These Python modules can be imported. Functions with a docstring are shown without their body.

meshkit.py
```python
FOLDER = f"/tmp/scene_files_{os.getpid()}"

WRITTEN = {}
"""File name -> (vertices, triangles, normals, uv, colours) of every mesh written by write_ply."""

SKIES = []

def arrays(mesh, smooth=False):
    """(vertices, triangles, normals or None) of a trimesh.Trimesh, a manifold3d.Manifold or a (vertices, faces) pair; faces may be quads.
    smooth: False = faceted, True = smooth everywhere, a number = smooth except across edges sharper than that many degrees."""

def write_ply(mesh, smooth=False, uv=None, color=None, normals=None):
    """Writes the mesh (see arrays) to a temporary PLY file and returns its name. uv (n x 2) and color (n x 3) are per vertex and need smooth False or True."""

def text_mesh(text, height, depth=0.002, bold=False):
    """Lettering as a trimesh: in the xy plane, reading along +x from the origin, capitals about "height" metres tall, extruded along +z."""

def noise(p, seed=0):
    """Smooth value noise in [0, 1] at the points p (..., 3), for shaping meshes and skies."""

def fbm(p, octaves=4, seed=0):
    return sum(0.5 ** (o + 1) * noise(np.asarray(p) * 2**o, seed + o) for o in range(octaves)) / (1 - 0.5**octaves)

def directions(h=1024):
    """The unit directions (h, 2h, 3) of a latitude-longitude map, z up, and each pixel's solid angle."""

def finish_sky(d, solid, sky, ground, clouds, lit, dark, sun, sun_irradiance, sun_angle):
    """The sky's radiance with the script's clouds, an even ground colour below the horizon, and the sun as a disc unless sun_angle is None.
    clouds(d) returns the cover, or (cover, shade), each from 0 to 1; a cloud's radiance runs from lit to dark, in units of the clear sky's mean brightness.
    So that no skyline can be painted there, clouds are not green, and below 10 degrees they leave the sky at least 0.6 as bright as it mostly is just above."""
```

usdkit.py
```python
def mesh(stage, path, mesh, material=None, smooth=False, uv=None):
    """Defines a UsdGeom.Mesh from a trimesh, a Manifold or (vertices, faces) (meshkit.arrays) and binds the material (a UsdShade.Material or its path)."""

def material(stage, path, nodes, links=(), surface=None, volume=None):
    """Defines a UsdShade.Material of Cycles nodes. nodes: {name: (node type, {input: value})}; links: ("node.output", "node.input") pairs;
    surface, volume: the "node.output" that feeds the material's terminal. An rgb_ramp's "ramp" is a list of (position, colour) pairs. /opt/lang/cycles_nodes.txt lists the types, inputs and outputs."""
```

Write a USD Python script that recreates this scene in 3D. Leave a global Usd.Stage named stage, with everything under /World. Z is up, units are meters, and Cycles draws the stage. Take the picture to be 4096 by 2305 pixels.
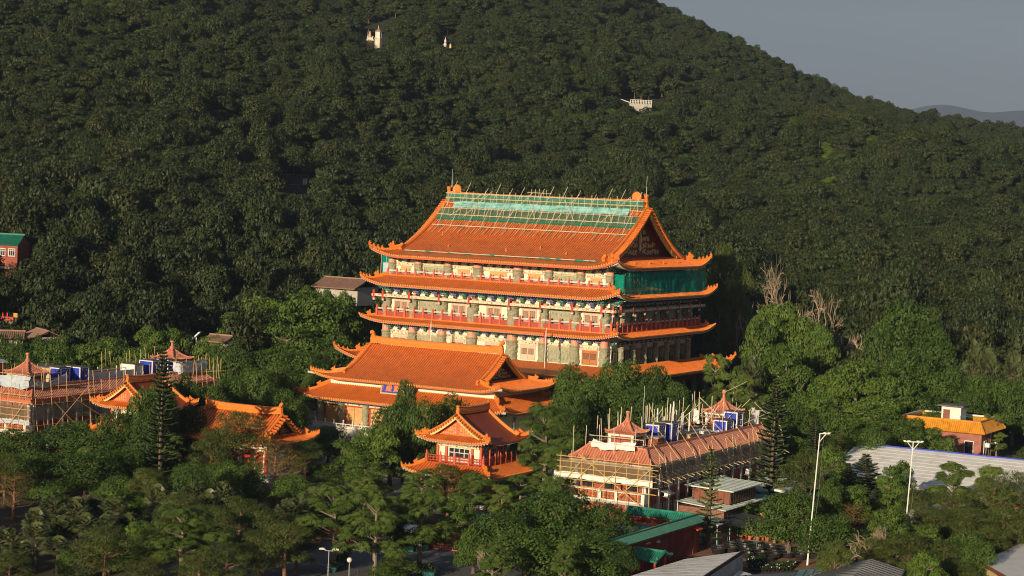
import math, random
import numpy as np
import trimesh
from shapely.geometry import Polygon
from shapely.ops import unary_union
from meshkit import fbm
import usdkit
from pxr import Usd, UsdGeom, UsdLux, UsdShade, Sdf, Gf, Vt

stage = Usd.Stage.CreateInMemory()
UsdGeom.SetStageUpAxis(stage, 'Z')
UsdGeom.SetStageMetersPerUnit(stage, 1.0)
UsdGeom.Xform.Define(stage, '/World')
PI = math.pi

# ---------------------------------------------------------------- camera, sky, sun, exposure
FPX, PITCH, ROLL, EYE = 8000.0, 0.0483, 0.0411, 40.0          # focal length in pixels of a 4096 wide picture
EXPOSURE = 0.75
SUN_EL, SUN_LEFT = math.radians(12.0), math.radians(27.0)      # sun low behind the camera, to its left
SUN_POWER, SKY_POWER = 1.15, 0.06
_ct, _st, _cr, _sr = math.cos(PITCH), math.sin(PITCH), math.cos(ROLL), math.sin(ROLL)
_fwd, _up0, _rt0 = np.array([0, _ct, -_st]), np.array([0, _st, _ct]), np.array([1.0, 0, 0])
_rt, _up = _rt0 * _cr + _up0 * _sr, -_rt0 * _sr + _up0 * _cr
cam = UsdGeom.Camera.Define(stage, '/World/camera')
cam.CreateHorizontalApertureAttr(36.0)
cam.CreateFocalLengthAttr(36.0 * FPX / 4096)
cam.CreateClippingRangeAttr(Gf.Vec2f(1.0, 40000.0))
cam.CreateExposureAttr(EXPOSURE)
cam.AddTransformOp().Set(Gf.Matrix4d(*_rt, 0, *_up, 0, *(-_fwd), 0, 0, 0, EYE, 1))

SUN_DIR = np.array([-math.sin(SUN_LEFT) * math.cos(SUN_EL), -math.cos(SUN_LEFT) * math.cos(SUN_EL), math.sin(SUN_EL)])
sun = UsdLux.DistantLight.Define(stage, '/World/sun')
sun.CreateIntensityAttr(SUN_POWER)
sun.CreateNormalizeAttr(True)
sun.CreateAngleAttr(0.53)
sun.CreateColorAttr(Gf.Vec3f(1.0, 0.80, 0.55))
_z = SUN_DIR
_x = np.cross([0, 0, 1.0], _z); _x /= np.linalg.norm(_x)
_y = np.cross(_z, _x)
sun.AddTransformOp().Set(Gf.Matrix4d(*_x, 0, *_y, 0, *_z, 0, 0, 0, 0, 1))

usdkit.material(stage, '/World/Looks/sky', {
    'sky': ('sky_texture', {'sky_type': 'single_scattering', 'sun_disc': False, 'sun_elevation': SUN_EL,
                            'sun_rotation': math.atan2(SUN_DIR[0], SUN_DIR[1]), 'air_density': 1.0, 'aerosol_density': 2.5, 'ozone_density': 1.0}),
    'tc': ('texture_coordinate', {}),
    'cl': ('noise_texture', {'scale': 1.6, 'detail': 4.0, 'roughness': 0.5}),
    'ra': ('rgb_ramp', {'ramp': [(0.30, (0.70, 0.70, 0.70)), (0.75, (0.92, 0.92, 0.92))]}),
    'mx': ('mix_color', {'b': (0.66, 0.82, 1.20)}),
    'bg': ('background_shader', {'strength': SKY_POWER})},
    [('tc.generated', 'cl.vector'), ('cl.fac', 'ra.fac'), ('ra.color', 'mx.fac'), ('sky.color', 'mx.a'), ('mx.result', 'bg.color')],
    surface='bg.background')
sky = UsdLux.DomeLight.Define(stage, '/World/sky')
UsdShade.MaterialBindingAPI.Apply(sky.GetPrim()).Bind(UsdShade.Material.Get(stage, '/World/Looks/sky'))
sky.GetPrim().SetCustomDataByKey('kind', 'structure')

# ---------------------------------------------------------------- where a pixel of the photograph points to (used to survey the place)
def ray(px, py):
    dx, dy = px - 2048, py - 1152.5
    a, b = (dx * _cr + dy * _sr) / FPX, (dx * _sr - dy * _cr) / FPX
    return np.array([a, _ct + b * _st, -_st + b * _ct])
def at(px, py, Y):
    r = ray(px, py)
    return np.array([0, 0, EYE]) + r * Y / r[1]
def atz(px, py, z):
    r = ray(px, py)
    return np.array([0, 0, EYE]) + r * (z - EYE) / r[2]
def project(P):
    P = np.asarray(P, float)
    x, y, z = P[..., 0], P[..., 1], P[..., 2] - EYE
    f, u = y * _ct - z * _st, z * _ct + y * _st
    px, py = FPX * x / f, -FPX * u / f
    return 2048 + px * _cr - py * _sr, 1152.5 + px * _sr + py * _cr
# the monastery's own axes: u along the hall fronts (to the right), v towards the mountain
ALPHA = 0.5077
HALL = np.array([5.3, 365.0])
UU, VV = np.array([math.cos(ALPHA), -math.sin(ALPHA)]), np.array([math.sin(ALPHA), math.cos(ALPHA)])
ROT = -math.degrees(ALPHA)
def uv(u, v, z=0.0):
    q = HALL + u * UU + v * VV
    return (float(q[0]), float(q[1]), float(z))
def to_uv(P):
    d = np.asarray(P)[:2] - HALL
    return np.array([d @ UU, d @ VV])

# ---------------------------------------------------------------- mesh building
class MB:
    """Collects pieces; build() makes them one Mesh prim."""
    def __init__(s):
        s.v, s.f, s.c, s.n, s.col = [], [], [], 0, (1, 1, 1)
    def add(s, v, f, col=None):
        v, f = np.asarray(v, float), np.asarray(f, int)
        if f.shape[1] == 4:
            f = np.vstack([f[:, [0, 1, 2]], f[:, [0, 2, 3]]])
        s.v.append(v); s.f.append(f + s.n); s.n += len(v)
        s.c.append(np.tile(np.asarray(col if col is not None else s.col, float), (len(v), 1)))
        return s
    def tm(s, m, col=None):
        return s.add(m.vertices, m.faces, col)
    def box(s, c, d, rz=0.0, col=None):
        x, y, z = np.asarray(d, float) / 2
        v = np.array([[-x, -y, -z], [x, -y, -z], [x, y, -z], [-x, y, -z], [-x, -y, z], [x, -y, z], [x, y, z], [-x, y, z]])
        if rz:
            k, q = math.cos(rz), math.sin(rz)
            v[:, :2] = v[:, :2] @ np.array([[k, q], [-q, k]])
        return s.add(v + np.asarray(c, float), BOXF, col)
    def bx(s, x0, x1, y0, y1, z0, z1, col=None):
        return s.box(((x0 + x1) / 2, (y0 + y1) / 2, (z0 + z1) / 2), (abs(x1 - x0), abs(y1 - y0), abs(z1 - z0)), 0, col)
    def hexa(s, v, col=None):
        return s.add(v, BOXF, col)
    def beam(s, p, q, w, h, col=None):
        p, q = np.asarray(p, float), np.asarray(q, float)
        t = q - p; t /= np.linalg.norm(t) + 1e-12
        a = np.cross(t, [0, 0, 1.0]) if abs(t[2]) < 0.95 else np.cross(t, [0, 1.0, 0])
        a /= np.linalg.norm(a); b = np.cross(a, t)
        o = [-a * w / 2 - b * h / 2, a * w / 2 - b * h / 2, a * w / 2 + b * h / 2, -a * w / 2 + b * h / 2]
        return s.add([p + x for x in o] + [q + x for x in o], BOXF, col)
    def tube(s, pts, r, n=6, caps=True, col=None):
        p = np.asarray(pts, float)
        r = np.broadcast_to(np.asarray(r, float), (len(p),))
        t = np.gradient(p, axis=0); t /= np.linalg.norm(t, axis=1, keepdims=True) + 1e-12
        a = np.cross(t, np.where(np.abs(t[:, 2:]) < 0.9, [0, 0, 1.0], [1.0, 0, 0]))
        a /= np.linalg.norm(a, axis=1, keepdims=True) + 1e-12
        b = np.cross(t, a)
        w = np.arange(n) * 2 * PI / n
        v = (p[:, None] + r[:, None, None] * (np.cos(w)[None, :, None] * a[:, None] + np.sin(w)[None, :, None] * b[:, None])).reshape(-1, 3)
        i, j = np.meshgrid(np.arange(len(p) - 1), np.arange(n), indexing='ij')
        f = np.stack([i * n + j, i * n + (j + 1) % n, (i + 1) * n + (j + 1) % n, (i + 1) * n + j], -1).reshape(-1, 4)
        f = np.vstack([f[:, [0, 2, 1]], f[:, [0, 3, 2]]])
        if caps:
            e = (len(p) - 1) * n
            f = np.vstack([f, [[0, k, k + 1] for k in range(1, n - 1)], [[e, e + k + 1, e + k] for k in range(1, n - 1)]])
        return s.add(v, f, col)
    def lathe(s, prof, n=10, c=(0, 0, 0), col=None, phase=0.0):
        """prof: (radius, z) from bottom to top."""
        prof = np.asarray(prof, float)
        w = np.arange(n) * 2 * PI / n + phase
        v = np.stack([prof[:, None, 0] * np.cos(w), prof[:, None, 0] * np.sin(w), np.repeat(prof[:, 1:], n, 1)], -1).reshape(-1, 3) + np.asarray(c, float)
        i, j = np.meshgrid(np.arange(len(prof) - 1), np.arange(n), indexing='ij')
        f = np.stack([i * n + j, i * n + (j + 1) % n, (i + 1) * n + (j + 1) % n, (i + 1) * n + j], -1).reshape(-1, 4)
        e = (len(prof) - 1) * n
        f3 = np.vstack([f[:, [0, 1, 2]], f[:, [0, 2, 3]], [[0, k + 1, k] for k in range(1, n - 1)], [[e, e + k, e + k + 1] for k in range(1, n - 1)]])
        return s.add(v, f3, col)
    def grid(s, P, flip=False, col=None):
        P = np.asarray(P, float); m, n = P.shape[:2]
        i, j = np.meshgrid(np.arange(m - 1), np.arange(n - 1), indexing='ij')
        f = np.stack([i * n + j, (i + 1) * n + j, (i + 1) * n + j + 1, i * n + j + 1], -1).reshape(-1, 4)
        return s.add(P.reshape(-1, 3), f[:, ::-1] if flip else f, col)
    def prism(s, poly, origin, ex, ey, depth, col=None):
        """A flat outline (2-D points) extruded: origin + x*ex + y*ey, thickness depth along ex x ey (centred)."""
        g = poly if not isinstance(poly, (list, tuple, np.ndarray)) else Polygon(poly)
        ex, ey = np.asarray(ex, float), np.asarray(ey, float)
        ez = np.cross(ex, ey); ez /= np.linalg.norm(ez)
        for q in getattr(g.buffer(0), 'geoms', [g.buffer(0)]):
            m = trimesh.creation.extrude_polygon(q, 1.0, engine='earcut')
            v = m.vertices
            s.add(np.asarray(origin, float) + v[:, :1] * ex + v[:, 1:2] * ey + (v[:, 2:] - 0.5) * depth * ez, m.faces, col)
        return s
    def sweep(s, pts, w, h, side, col=None, up=(0, 0, 1), taper=1.0):
        """A ridge of width w and height h standing on a polyline; side: its horizontal cross direction."""
        p, side, up = np.asarray(pts, float), np.asarray(side, float), np.asarray(up, float)
        side = side / np.linalg.norm(side)
        q = np.array([(-.5, 0), (-.5, .62), (-.3, 1), (.3, 1), (.5, .62), (.5, 0)])
        n = len(q)
        v = (p[:, None] + q[None, :, :1] * w * side + q[None, :, 1:] * h * up).reshape(-1, 3)
        i, j = np.meshgrid(np.arange(len(p) - 1), np.arange(n), indexing='ij')
        f = np.stack([i * n + j, i * n + (j + 1) % n, (i + 1) * n + (j + 1) % n, (i + 1) * n + j], -1).reshape(-1, 4)
        e = (len(p) - 1) * n
        f3 = np.vstack([f[:, [0, 1, 2]], f[:, [0, 2, 3]], [[0, k, k + 1] for k in range(1, n - 1)], [[e, e + k + 1, e + k] for k in range(1, n - 1)]])
        return s.add(v, f3, col)
    def join(s, o, M=None):
        for v, f, c in o.raw():
            v = np.asarray(v)
            if M is not None:
                v = v @ M[:3, :3].T + M[:3, 3]
            s.v.append(v); s.f.append(f + s.n); s.c.append(c); s.n += len(v)
        return s
    def raw(s):
        k = 0
        for v, f, c in zip(s.v, s.f, s.c):
            yield v, f - k, c
            k += len(v)
    def arrays(s):
        return np.vstack(s.v), np.vstack(s.f), np.vstack(s.c)
    def build(s, name, mat, parent='/World', label=None, M=None, smooth=False, tint=False, kind=None):
        v, f, c = s.arrays()
        if M is not None:
            v = v @ M[:3, :3].T + M[:3, 3]
        return put(parent, name, v, f, mat, label, smooth, c if tint else None, kind)
BOXF = np.array([[0, 3, 2, 1], [4, 5, 6, 7], [0, 1, 5, 4], [1, 2, 6, 5], [2, 3, 7, 6], [3, 0, 4, 7]])
def rotz(a, t=(0, 0, 0)):
    M = np.eye(4); k, q = math.cos(a), math.sin(a)
    M[:2, :2] = [[k, -q], [q, k]]; M[:3, 3] = t
    return M

_count = {}
def path_for(parent, name):
    k = _count.get((parent, name), 0); _count[(parent, name)] = k + 1
    return f'{parent}/{name}' if k == 0 else f'{parent}/{name}_{k:03d}'
def tag(prim, label=None, category=None, group=None, kind=None):
    for k, v in (('label', label), ('category', category), ('group', group), ('kind', kind)):
        if v:
            prim.SetCustomDataByKey(k, v)
def put(parent, name, v, f, mat, label=None, smooth=False, tint=None, kind=None):
    p = path_for(parent, name)
    m = UsdGeom.Mesh.Define(stage, p)
    m.CreatePointsAttr(Vt.Vec3fArray.FromNumpy(np.ascontiguousarray(v, np.float32)))
    m.CreateFaceVertexCountsAttr(Vt.IntArray.FromNumpy(np.full(len(f), 3, np.int32)))
    m.CreateFaceVertexIndicesAttr(Vt.IntArray.FromNumpy(np.ascontiguousarray(f, np.int32).ravel()))
    m.CreateSubdivisionSchemeAttr('none')
    if smooth:
        n, fn = np.zeros_like(v, dtype=float), np.cross(v[f[:, 1]] - v[f[:, 0]], v[f[:, 2]] - v[f[:, 0]])
        for k in range(3):
            np.add.at(n, f[:, k], fn)
        n /= np.linalg.norm(n, axis=1, keepdims=True) + 1e-12
        m.CreateNormalsAttr(Vt.Vec3fArray.FromNumpy(n.astype(np.float32)))
        m.SetNormalsInterpolation('vertex')
    if tint is not None:
        UsdGeom.PrimvarsAPI(m).CreatePrimvar('tint', Sdf.ValueTypeNames.Color3fArray, 'vertex').Set(Vt.Vec3fArray.FromNumpy(np.ascontiguousarray(tint, np.float32)))
    UsdShade.MaterialBindingAPI.Apply(m.GetPrim()).Bind(UsdShade.Material.Get(stage, '/World/Looks/' + mat))
    tag(m.GetPrim(), label=label, kind=kind)
    return p
def thing(name, label, category, loc=(0, 0, 0), rot=0.0, group=None, kind=None):
    p = path_for('/World', name)
    x = UsdGeom.Xform.Define(stage, p)
    x.AddTranslateOp().Set(Gf.Vec3d(*map(float, loc)))
    x.AddRotateZOp().Set(float(rot))
    tag(x.GetPrim(), label, category, group, kind)
    return p
def single(mb, name, mat, label, category, group=None, smooth=False, tint=False, kind=None):
    p = mb.build(name, mat, '/World', label, smooth=smooth, tint=tint, kind=kind)
    tag(stage.GetPrimAtPath(p), label, category, group, kind)
    return p
def copy_of(src, name, label, category, loc, rot=0.0, scale=1.0, group=None):
    p = path_for('/World', name)
    x = UsdGeom.Xform.Define(stage, p)
    x.AddTranslateOp().Set(Gf.Vec3d(*map(float, loc)))
    x.AddRotateZOp().Set(float(rot))
    x.AddScaleOp().Set(Gf.Vec3f(*np.broadcast_to(np.asarray(scale, float), (3,)).tolist()))
    x.GetPrim().GetReferences().AddInternalReference(src)
    x.GetPrim().SetInstanceable(True)
    tag(x.GetPrim(), label, category, group)
    return p

# ---------------------------------------------------------------- materials
def look(name, color, rough=0.6, vary=0.15, scale=2.0, spec=0.4, bump=0.0, bscale=12.0, dirt=None, dirt_scale=0.6, metal=0.0, tint=False, stretch=(1, 1, 1)):
    """Principled material: colour with mottling, optional dirt patches and fine relief."""
    c = np.asarray(color, float)
    N = {'tc': ('texture_coordinate', {}), 'mp': ('mapping', {'scale': stretch}), 'n': ('noise_texture', {'scale': scale, 'detail': 5.0, 'roughness': 0.62}),
         'r': ('rgb_ramp', {'ramp': [(0.25, np.clip(c * (1 - vary), 0, 1)), (0.75, np.clip(c * (1 + vary), 0, 1))]}),
         'p': ('principled_bsdf', {'roughness': rough, 'specular_ior_level': spec, 'metallic': metal})}
    L = [('tc.object', 'mp.vector'), ('mp.vector', 'n.vector'), ('n.fac', 'r.fac')]
    out = 'r.color'
    if tint:
        N['at'] = ('attribute', {'attribute': 'tint'}); N['mt'] = ('mix_color', {'blend_type': 'multiply', 'fac': 1.0})
        L += [('at.color', 'mt.a'), (out, 'mt.b')]; out = 'mt.result'
    if dirt is not None:
        N['n2'] = ('noise_texture', {'scale': dirt_scale, 'detail': 6.0, 'roughness': 0.7})
        N['r2'] = ('rgb_ramp', {'ramp': [(0.5, (0, 0, 0)), (0.72, (0.75, 0.75, 0.75))]})
        N['md'] = ('mix_color', {'b': dirt})
        L += [('mp.vector', 'n2.vector'), ('n2.fac', 'r2.fac'), ('r2.color', 'md.fac'), (out, 'md.a')]; out = 'md.result'
    L.append((out, 'p.base_color'))
    if bump:
        N['n3'] = ('noise_texture', {'scale': bscale, 'detail': 5.0, 'roughness': 0.6})
        N['b'] = ('bump', {'strength': bump, 'distance': 0.08})
        L += [('tc.object', 'n3.vector'), ('n3.fac', 'b.height'), ('b.normal', 'p.normal')]
    usdkit.material(stage, '/World/Looks/' + name, N, L, surface='p.BSDF')

def foliage(name, dark, light, trans=0.25, scale=0.35, rough=0.55, spec=0.3):
    """Leaves: hue drifts between trees and between clumps, light passes through."""
    d, l = np.asarray(dark, float), np.asarray(light, float)
    usdkit.material(stage, '/World/Looks/' + name, {
        'oi': ('object_info', {}), 'ge': ('geometry', {}),
        'n': ('noise_texture', {'scale': scale, 'detail': 3.0, 'roughness': 0.6}),
        'ad': ('math', {'math_type': 'multiply_add', 'value2': 0.42}),
        'ai': ('math', {'math_type': 'multiply_add', 'value2': 0.22}),
        'r': ('rgb_ramp', {'ramp': [(0.30, d), (0.62, (d + l) / 2), (0.95, l)]}),
        'p': ('principled_bsdf', {'roughness': rough, 'specular_ior_level': spec}),
        't': ('translucent_bsdf', {}), 'm': ('mix_closure', {'fac': trans})},
        [('ge.position', 'n.vector'), ('oi.random', 'ad.value1'), ('n.fac', 'ad.value3'), ('ge.random_per_island', 'ai.value1'), ('ad.value', 'ai.value3'),
         ('ai.value', 'r.fac'), ('r.color', 'p.base_color'), ('r.color', 't.color'), ('p.BSDF', 'm.closure1'), ('t.BSDF', 'm.closure2')], surface='m.closure')

def netting(name, color, clear, scale, rough=0.8, stretch=(1, 1, 1), streak=0.3, stripe=(0.8, 0.95, 0.95)):
    """A mesh sheet: part of it lets everything through."""
    c = np.asarray(color, float)
    usdkit.material(stage, '/World/Looks/' + name, {
        'tc': ('texture_coordinate', {}), 'mp': ('mapping', {'scale': stretch}),
        'n': ('noise_texture', {'scale': scale, 'detail': 4.0, 'roughness': 0.6}),
        'r': ('rgb_ramp', {'ramp': [(0.3, np.clip(c * (1 - streak), 0, 1)), (0.7, np.clip(c * (1 + streak), 0, 1))]}),
        'rf': ('rgb_ramp', {'ramp': [(0.3, (clear * 0.55,) * 3), (0.75, (min(1, clear * 1.4),) * 3)]}),
        'd': ('diffuse_bsdf', {}), 'l': ('translucent_bsdf', {}), 'dl': ('mix_closure', {'fac': 0.4}),
        'x': ('transparent_bsdf', {'color': (1, 1, 1)}), 'm': ('mix_closure', {})},
        [('tc.object', 'mp.vector'), ('mp.vector', 'n.vector'), ('n.fac', 'r.fac'), ('n.fac', 'rf.fac'), ('r.color', 'd.color'), ('r.color', 'l.color'),
         ('d.BSDF', 'dl.closure1'), ('l.BSDF', 'dl.closure2'), ('rf.color', 'm.fac'), ('dl.closure', 'm.closure1'), ('x.BSDF', 'm.closure2')], surface='m.closure')

def bricks(name, c1, c2, mortar, w=0.24, h=0.085, rough=0.75):
    """Far-off brickwork laid on vertical walls along the monastery's axes."""
    usdkit.material(stage, '/World/Looks/' + name, {
        'tc': ('texture_coordinate', {}), 'sp': ('separate_xyz', {}), 'ad': ('math', {'math_type': 'add'}), 'cb': ('combine_xyz', {}),
        'b': ('brick_texture', {'color1': c1, 'color2': c2, 'mortar': mortar, 'scale': 1.0, 'brick_width': w, 'row_height': h, 'mortar_size': 0.012, 'mortar_smooth': 0.2}),
        'n': ('noise_texture', {'scale': 0.9, 'detail': 5.0}), 'r': ('rgb_ramp', {'ramp': [(0.3, (0.75, 0.75, 0.75)), (0.7, (1.1, 1.1, 1.1))]}),
        'm': ('mix_color', {'blend_type': 'multiply', 'fac': 1.0}), 'bp': ('bump', {'strength': 0.5, 'distance': 0.02}),
        'p': ('principled_bsdf', {'roughness': rough, 'specular_ior_level': 0.3})},
        [('tc.object', 'sp.vector'), ('sp.x', 'ad.value1'), ('sp.y', 'ad.value2'), ('ad.value', 'cb.x'), ('sp.z', 'cb.y'), ('cb.vector', 'b.vector'), ('tc.object', 'n.vector'),
         ('n.fac', 'r.fac'), ('b.color', 'm.a'), ('r.color', 'm.b'), ('m.result', 'p.base_color'), ('b.fac', 'bp.height'), ('bp.normal', 'p.normal')], surface='p.BSDF')

# glazed tiles, ridges, paint
look('glazed_tile', (0.62, 0.150, 0.026), rough=0.32, vary=0.22, scale=1.2, spec=0.5, dirt=(0.34, 0.075, 0.02), dirt_scale=0.35)
look('glazed_row', (0.66, 0.170, 0.030), rough=0.28, vary=0.25, scale=1.6, spec=0.55, dirt=(0.40, 0.09, 0.02), dirt_scale=0.5)
look('glazed_bed_shaded', (0.27, 0.050, 0.014), rough=0.5, vary=0.25, scale=1.5, dirt=(0.22, 0.05, 0.02), dirt_scale=0.5)  # darkened to paint the shadow gaps between the tile rows
look('ridge_tile', (0.68, 0.20, 0.032), rough=0.30, vary=0.25, scale=2.5, spec=0.5, bump=0.5, bscale=3.0)
look('eave_disc', (0.74, 0.30, 0.07), rough=0.4, vary=0.25, scale=4.0)
look('fascia_red', (0.62, 0.13, 0.055), rough=0.55, vary=0.15, scale=1.0)
look('red_paint', (0.42, 0.045, 0.022), rough=0.5, vary=0.18, scale=0.8, dirt=(0.26, 0.06, 0.04), dirt_scale=0.9)
look('red_dado', (0.36, 0.055, 0.035), rough=0.6, vary=0.15, scale=0.7, dirt=(0.24, 0.06, 0.05), dirt_scale=0.7)
look('post_red', (0.58, 0.115, 0.055), rough=0.5, vary=0.15, scale=2.0)
look('pink_paint', (0.66, 0.30, 0.20), rough=0.6, vary=0.1, scale=2.0)
look('cream_wall', (0.80, 0.73, 0.55), rough=0.7, vary=0.06, scale=0.7, dirt=(0.62, 0.54, 0.38), dirt_scale=0.4)
look('carved_stone', (0.29, 0.285, 0.19), rough=0.85, vary=0.35, scale=3.0, bump=1.0, bscale=3.2)
look('relief_stone', (0.335, 0.335, 0.23), rough=0.85, vary=0.16, scale=2.0, bump=0.6, bscale=5.0)
look('white_stone', (0.62, 0.60, 0.54), rough=0.75, vary=0.12, scale=1.5, dirt=(0.36, 0.34, 0.29), dirt_scale=0.8)
look('door_wood', (0.66, 0.45, 0.32), rough=0.6, vary=0.16, scale=2.0, stretch=(1, 1, 0.3))
look('door_wood_red', (0.42, 0.15, 0.055), rough=0.55, vary=0.2, scale=2.0)
look('ply_board', (0.60, 0.33, 0.13), rough=0.7, vary=0.22, scale=1.1, dirt=(0.42, 0.19, 0.07), dirt_scale=0.8)
look('lattice_dark', (0.10, 0.055, 0.035), rough=0.7)
look('painted', (1, 1, 1), rough=0.55, vary=0.10, scale=3.0, tint=True)
look('gold', (0.62, 0.42, 0.12), rough=0.35, vary=0.3, scale=6.0, metal=0.6)
look('gold_paint', (0.68, 0.52, 0.20), rough=0.5, vary=0.25, scale=5.0)
look('gable_red', (0.20, 0.030, 0.018), rough=0.6, vary=0.2, scale=1.2)
look('ochre_board', (0.55, 0.33, 0.10), rough=0.6, vary=0.2, scale=1.5)
look('rafter', (0.60, 0.56, 0.48), rough=0.7, vary=0.2, scale=3.0)
look('white_metal', (0.72, 0.72, 0.70), rough=0.4, vary=0.05, scale=1.0)
look('grey_metal', (0.42, 0.43, 0.44), rough=0.45, vary=0.1, scale=1.0, metal=0.3)
look('dark_metal', (0.05, 0.05, 0.05), rough=0.5, vary=0.2)
look('bamboo', (0.58, 0.40, 0.19), rough=0.55, vary=0.28, scale=1.3)
look('bamboo_pale', (0.64, 0.55, 0.40), rough=0.6, vary=0.25, scale=1.3)
look('bamboo_yellow', (0.58, 0.42, 0.15), rough=0.55, vary=0.25, scale=1.3)
look('pink_tile', (0.46, 0.165, 0.095), rough=0.5, vary=0.22, scale=1.0, dirt=(0.33, 0.13, 0.09), dirt_scale=0.5)
look('pink_row', (0.56, 0.215, 0.135), rough=0.45, vary=0.22, scale=1.4)
look('concrete', (0.42, 0.40, 0.36), rough=0.9, vary=0.15, scale=1.0, dirt=(0.24, 0.22, 0.19), dirt_scale=0.5)
look('white_render', (0.70, 0.68, 0.62), rough=0.8, vary=0.08, scale=1.0, dirt=(0.42, 0.40, 0.34), dirt_scale=0.6)
look('asphalt_roof', (0.10, 0.10, 0.10), rough=0.9, vary=0.3, scale=0.8, dirt=(0.22, 0.21, 0.19), dirt_scale=0.4)
look('blue_panel', (0.030, 0.055, 0.42), rough=0.35, vary=0.12, scale=1.5)
look('glass_dark', (0.03, 0.035, 0.04), rough=0.08, spec=0.8, vary=0.2)
look('teal_sheet', (0.07, 0.36, 0.40), rough=0.5, vary=0.2, scale=0.6, dirt=(0.22, 0.36, 0.36), dirt_scale=0.5)
look('pale_sheet', (0.58, 0.68, 0.63), rough=0.55, vary=0.12, scale=0.6, dirt=(0.26, 0.33, 0.29), dirt_scale=0.5)
look('green_tile', (0.020, 0.19, 0.13), rough=0.25, vary=0.35, scale=2.0, spec=0.6, dirt=(0.03, 0.10, 0.06), dirt_scale=0.9)
look('crimson_wall', (0.23, 0.022, 0.018), rough=0.8, vary=0.15, scale=0.6, dirt=(0.30, 0.12, 0.12), dirt_scale=0.35)
look('brown_panel', (0.20, 0.060, 0.030), rough=0.5, vary=0.25, scale=1.0)
look('rust_steel', (0.28, 0.07, 0.035), rough=0.6, vary=0.2)
look('white_sheet', (0.78, 0.78, 0.77), rough=0.45, vary=0.07, scale=0.5, dirt=(0.46, 0.44, 0.40), dirt_scale=0.4)
look('fence_sheet', (0.50, 0.51, 0.50), rough=0.5, vary=0.1, scale=0.7, dirt=(0.3, 0.3, 0.29), dirt_scale=0.7)
look('slate_sheet', (0.105, 0.11, 0.125), rough=0.4, vary=0.2, scale=0.8)
look('black_edge', (0.03, 0.03, 0.032), rough=0.6)
look('blue_sheet', (0.16, 0.24, 0.33), rough=0.2, vary=0.2, scale=0.8, spec=0.6)
look('amber_tile', (0.60, 0.26, 0.022), rough=0.35, vary=0.25, scale=1.2, dirt=(0.30, 0.13, 0.02), dirt_scale=0.8)
look('tan_wall', (0.50, 0.38, 0.20), rough=0.85, vary=0.15, scale=0.8)
look('grey_tile', (0.29, 0.175, 0.13), rough=0.7, vary=0.25, scale=1.5)
look('black_plastic', (0.018, 0.018, 0.019), rough=0.35, vary=0.2)
look('water', (0.012, 0.018, 0.014), rough=0.05, spec=0.6)
look('terracotta', (0.48, 0.13, 0.05), rough=0.7, vary=0.2)
look('teal_glaze', (0.03, 0.12, 0.13), rough=0.25, vary=0.2)
look('orange_paint', (0.72, 0.13, 0.035), rough=0.45, vary=0.1)
look('flag_red', (0.60, 0.02, 0.02), rough=0.7)
look('sign_blue', (0.035, 0.055, 0.36), rough=0.4, vary=0.12)
look('sign_gold', (0.72, 0.20, 0.05), rough=0.4)
look('lamp_glass', (0.62, 0.60, 0.55), rough=0.15, vary=0.05)
look('tarp_white', (0.70, 0.69, 0.66), rough=0.6, vary=0.12, scale=2.0)
look('tarp_blue', (0.40, 0.47, 0.55), rough=0.5, vary=0.2, scale=2.0)
look('robe', (0.55, 0.30, 0.05), rough=0.8)
look('skin', (0.45, 0.27, 0.18), rough=0.6)
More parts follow.
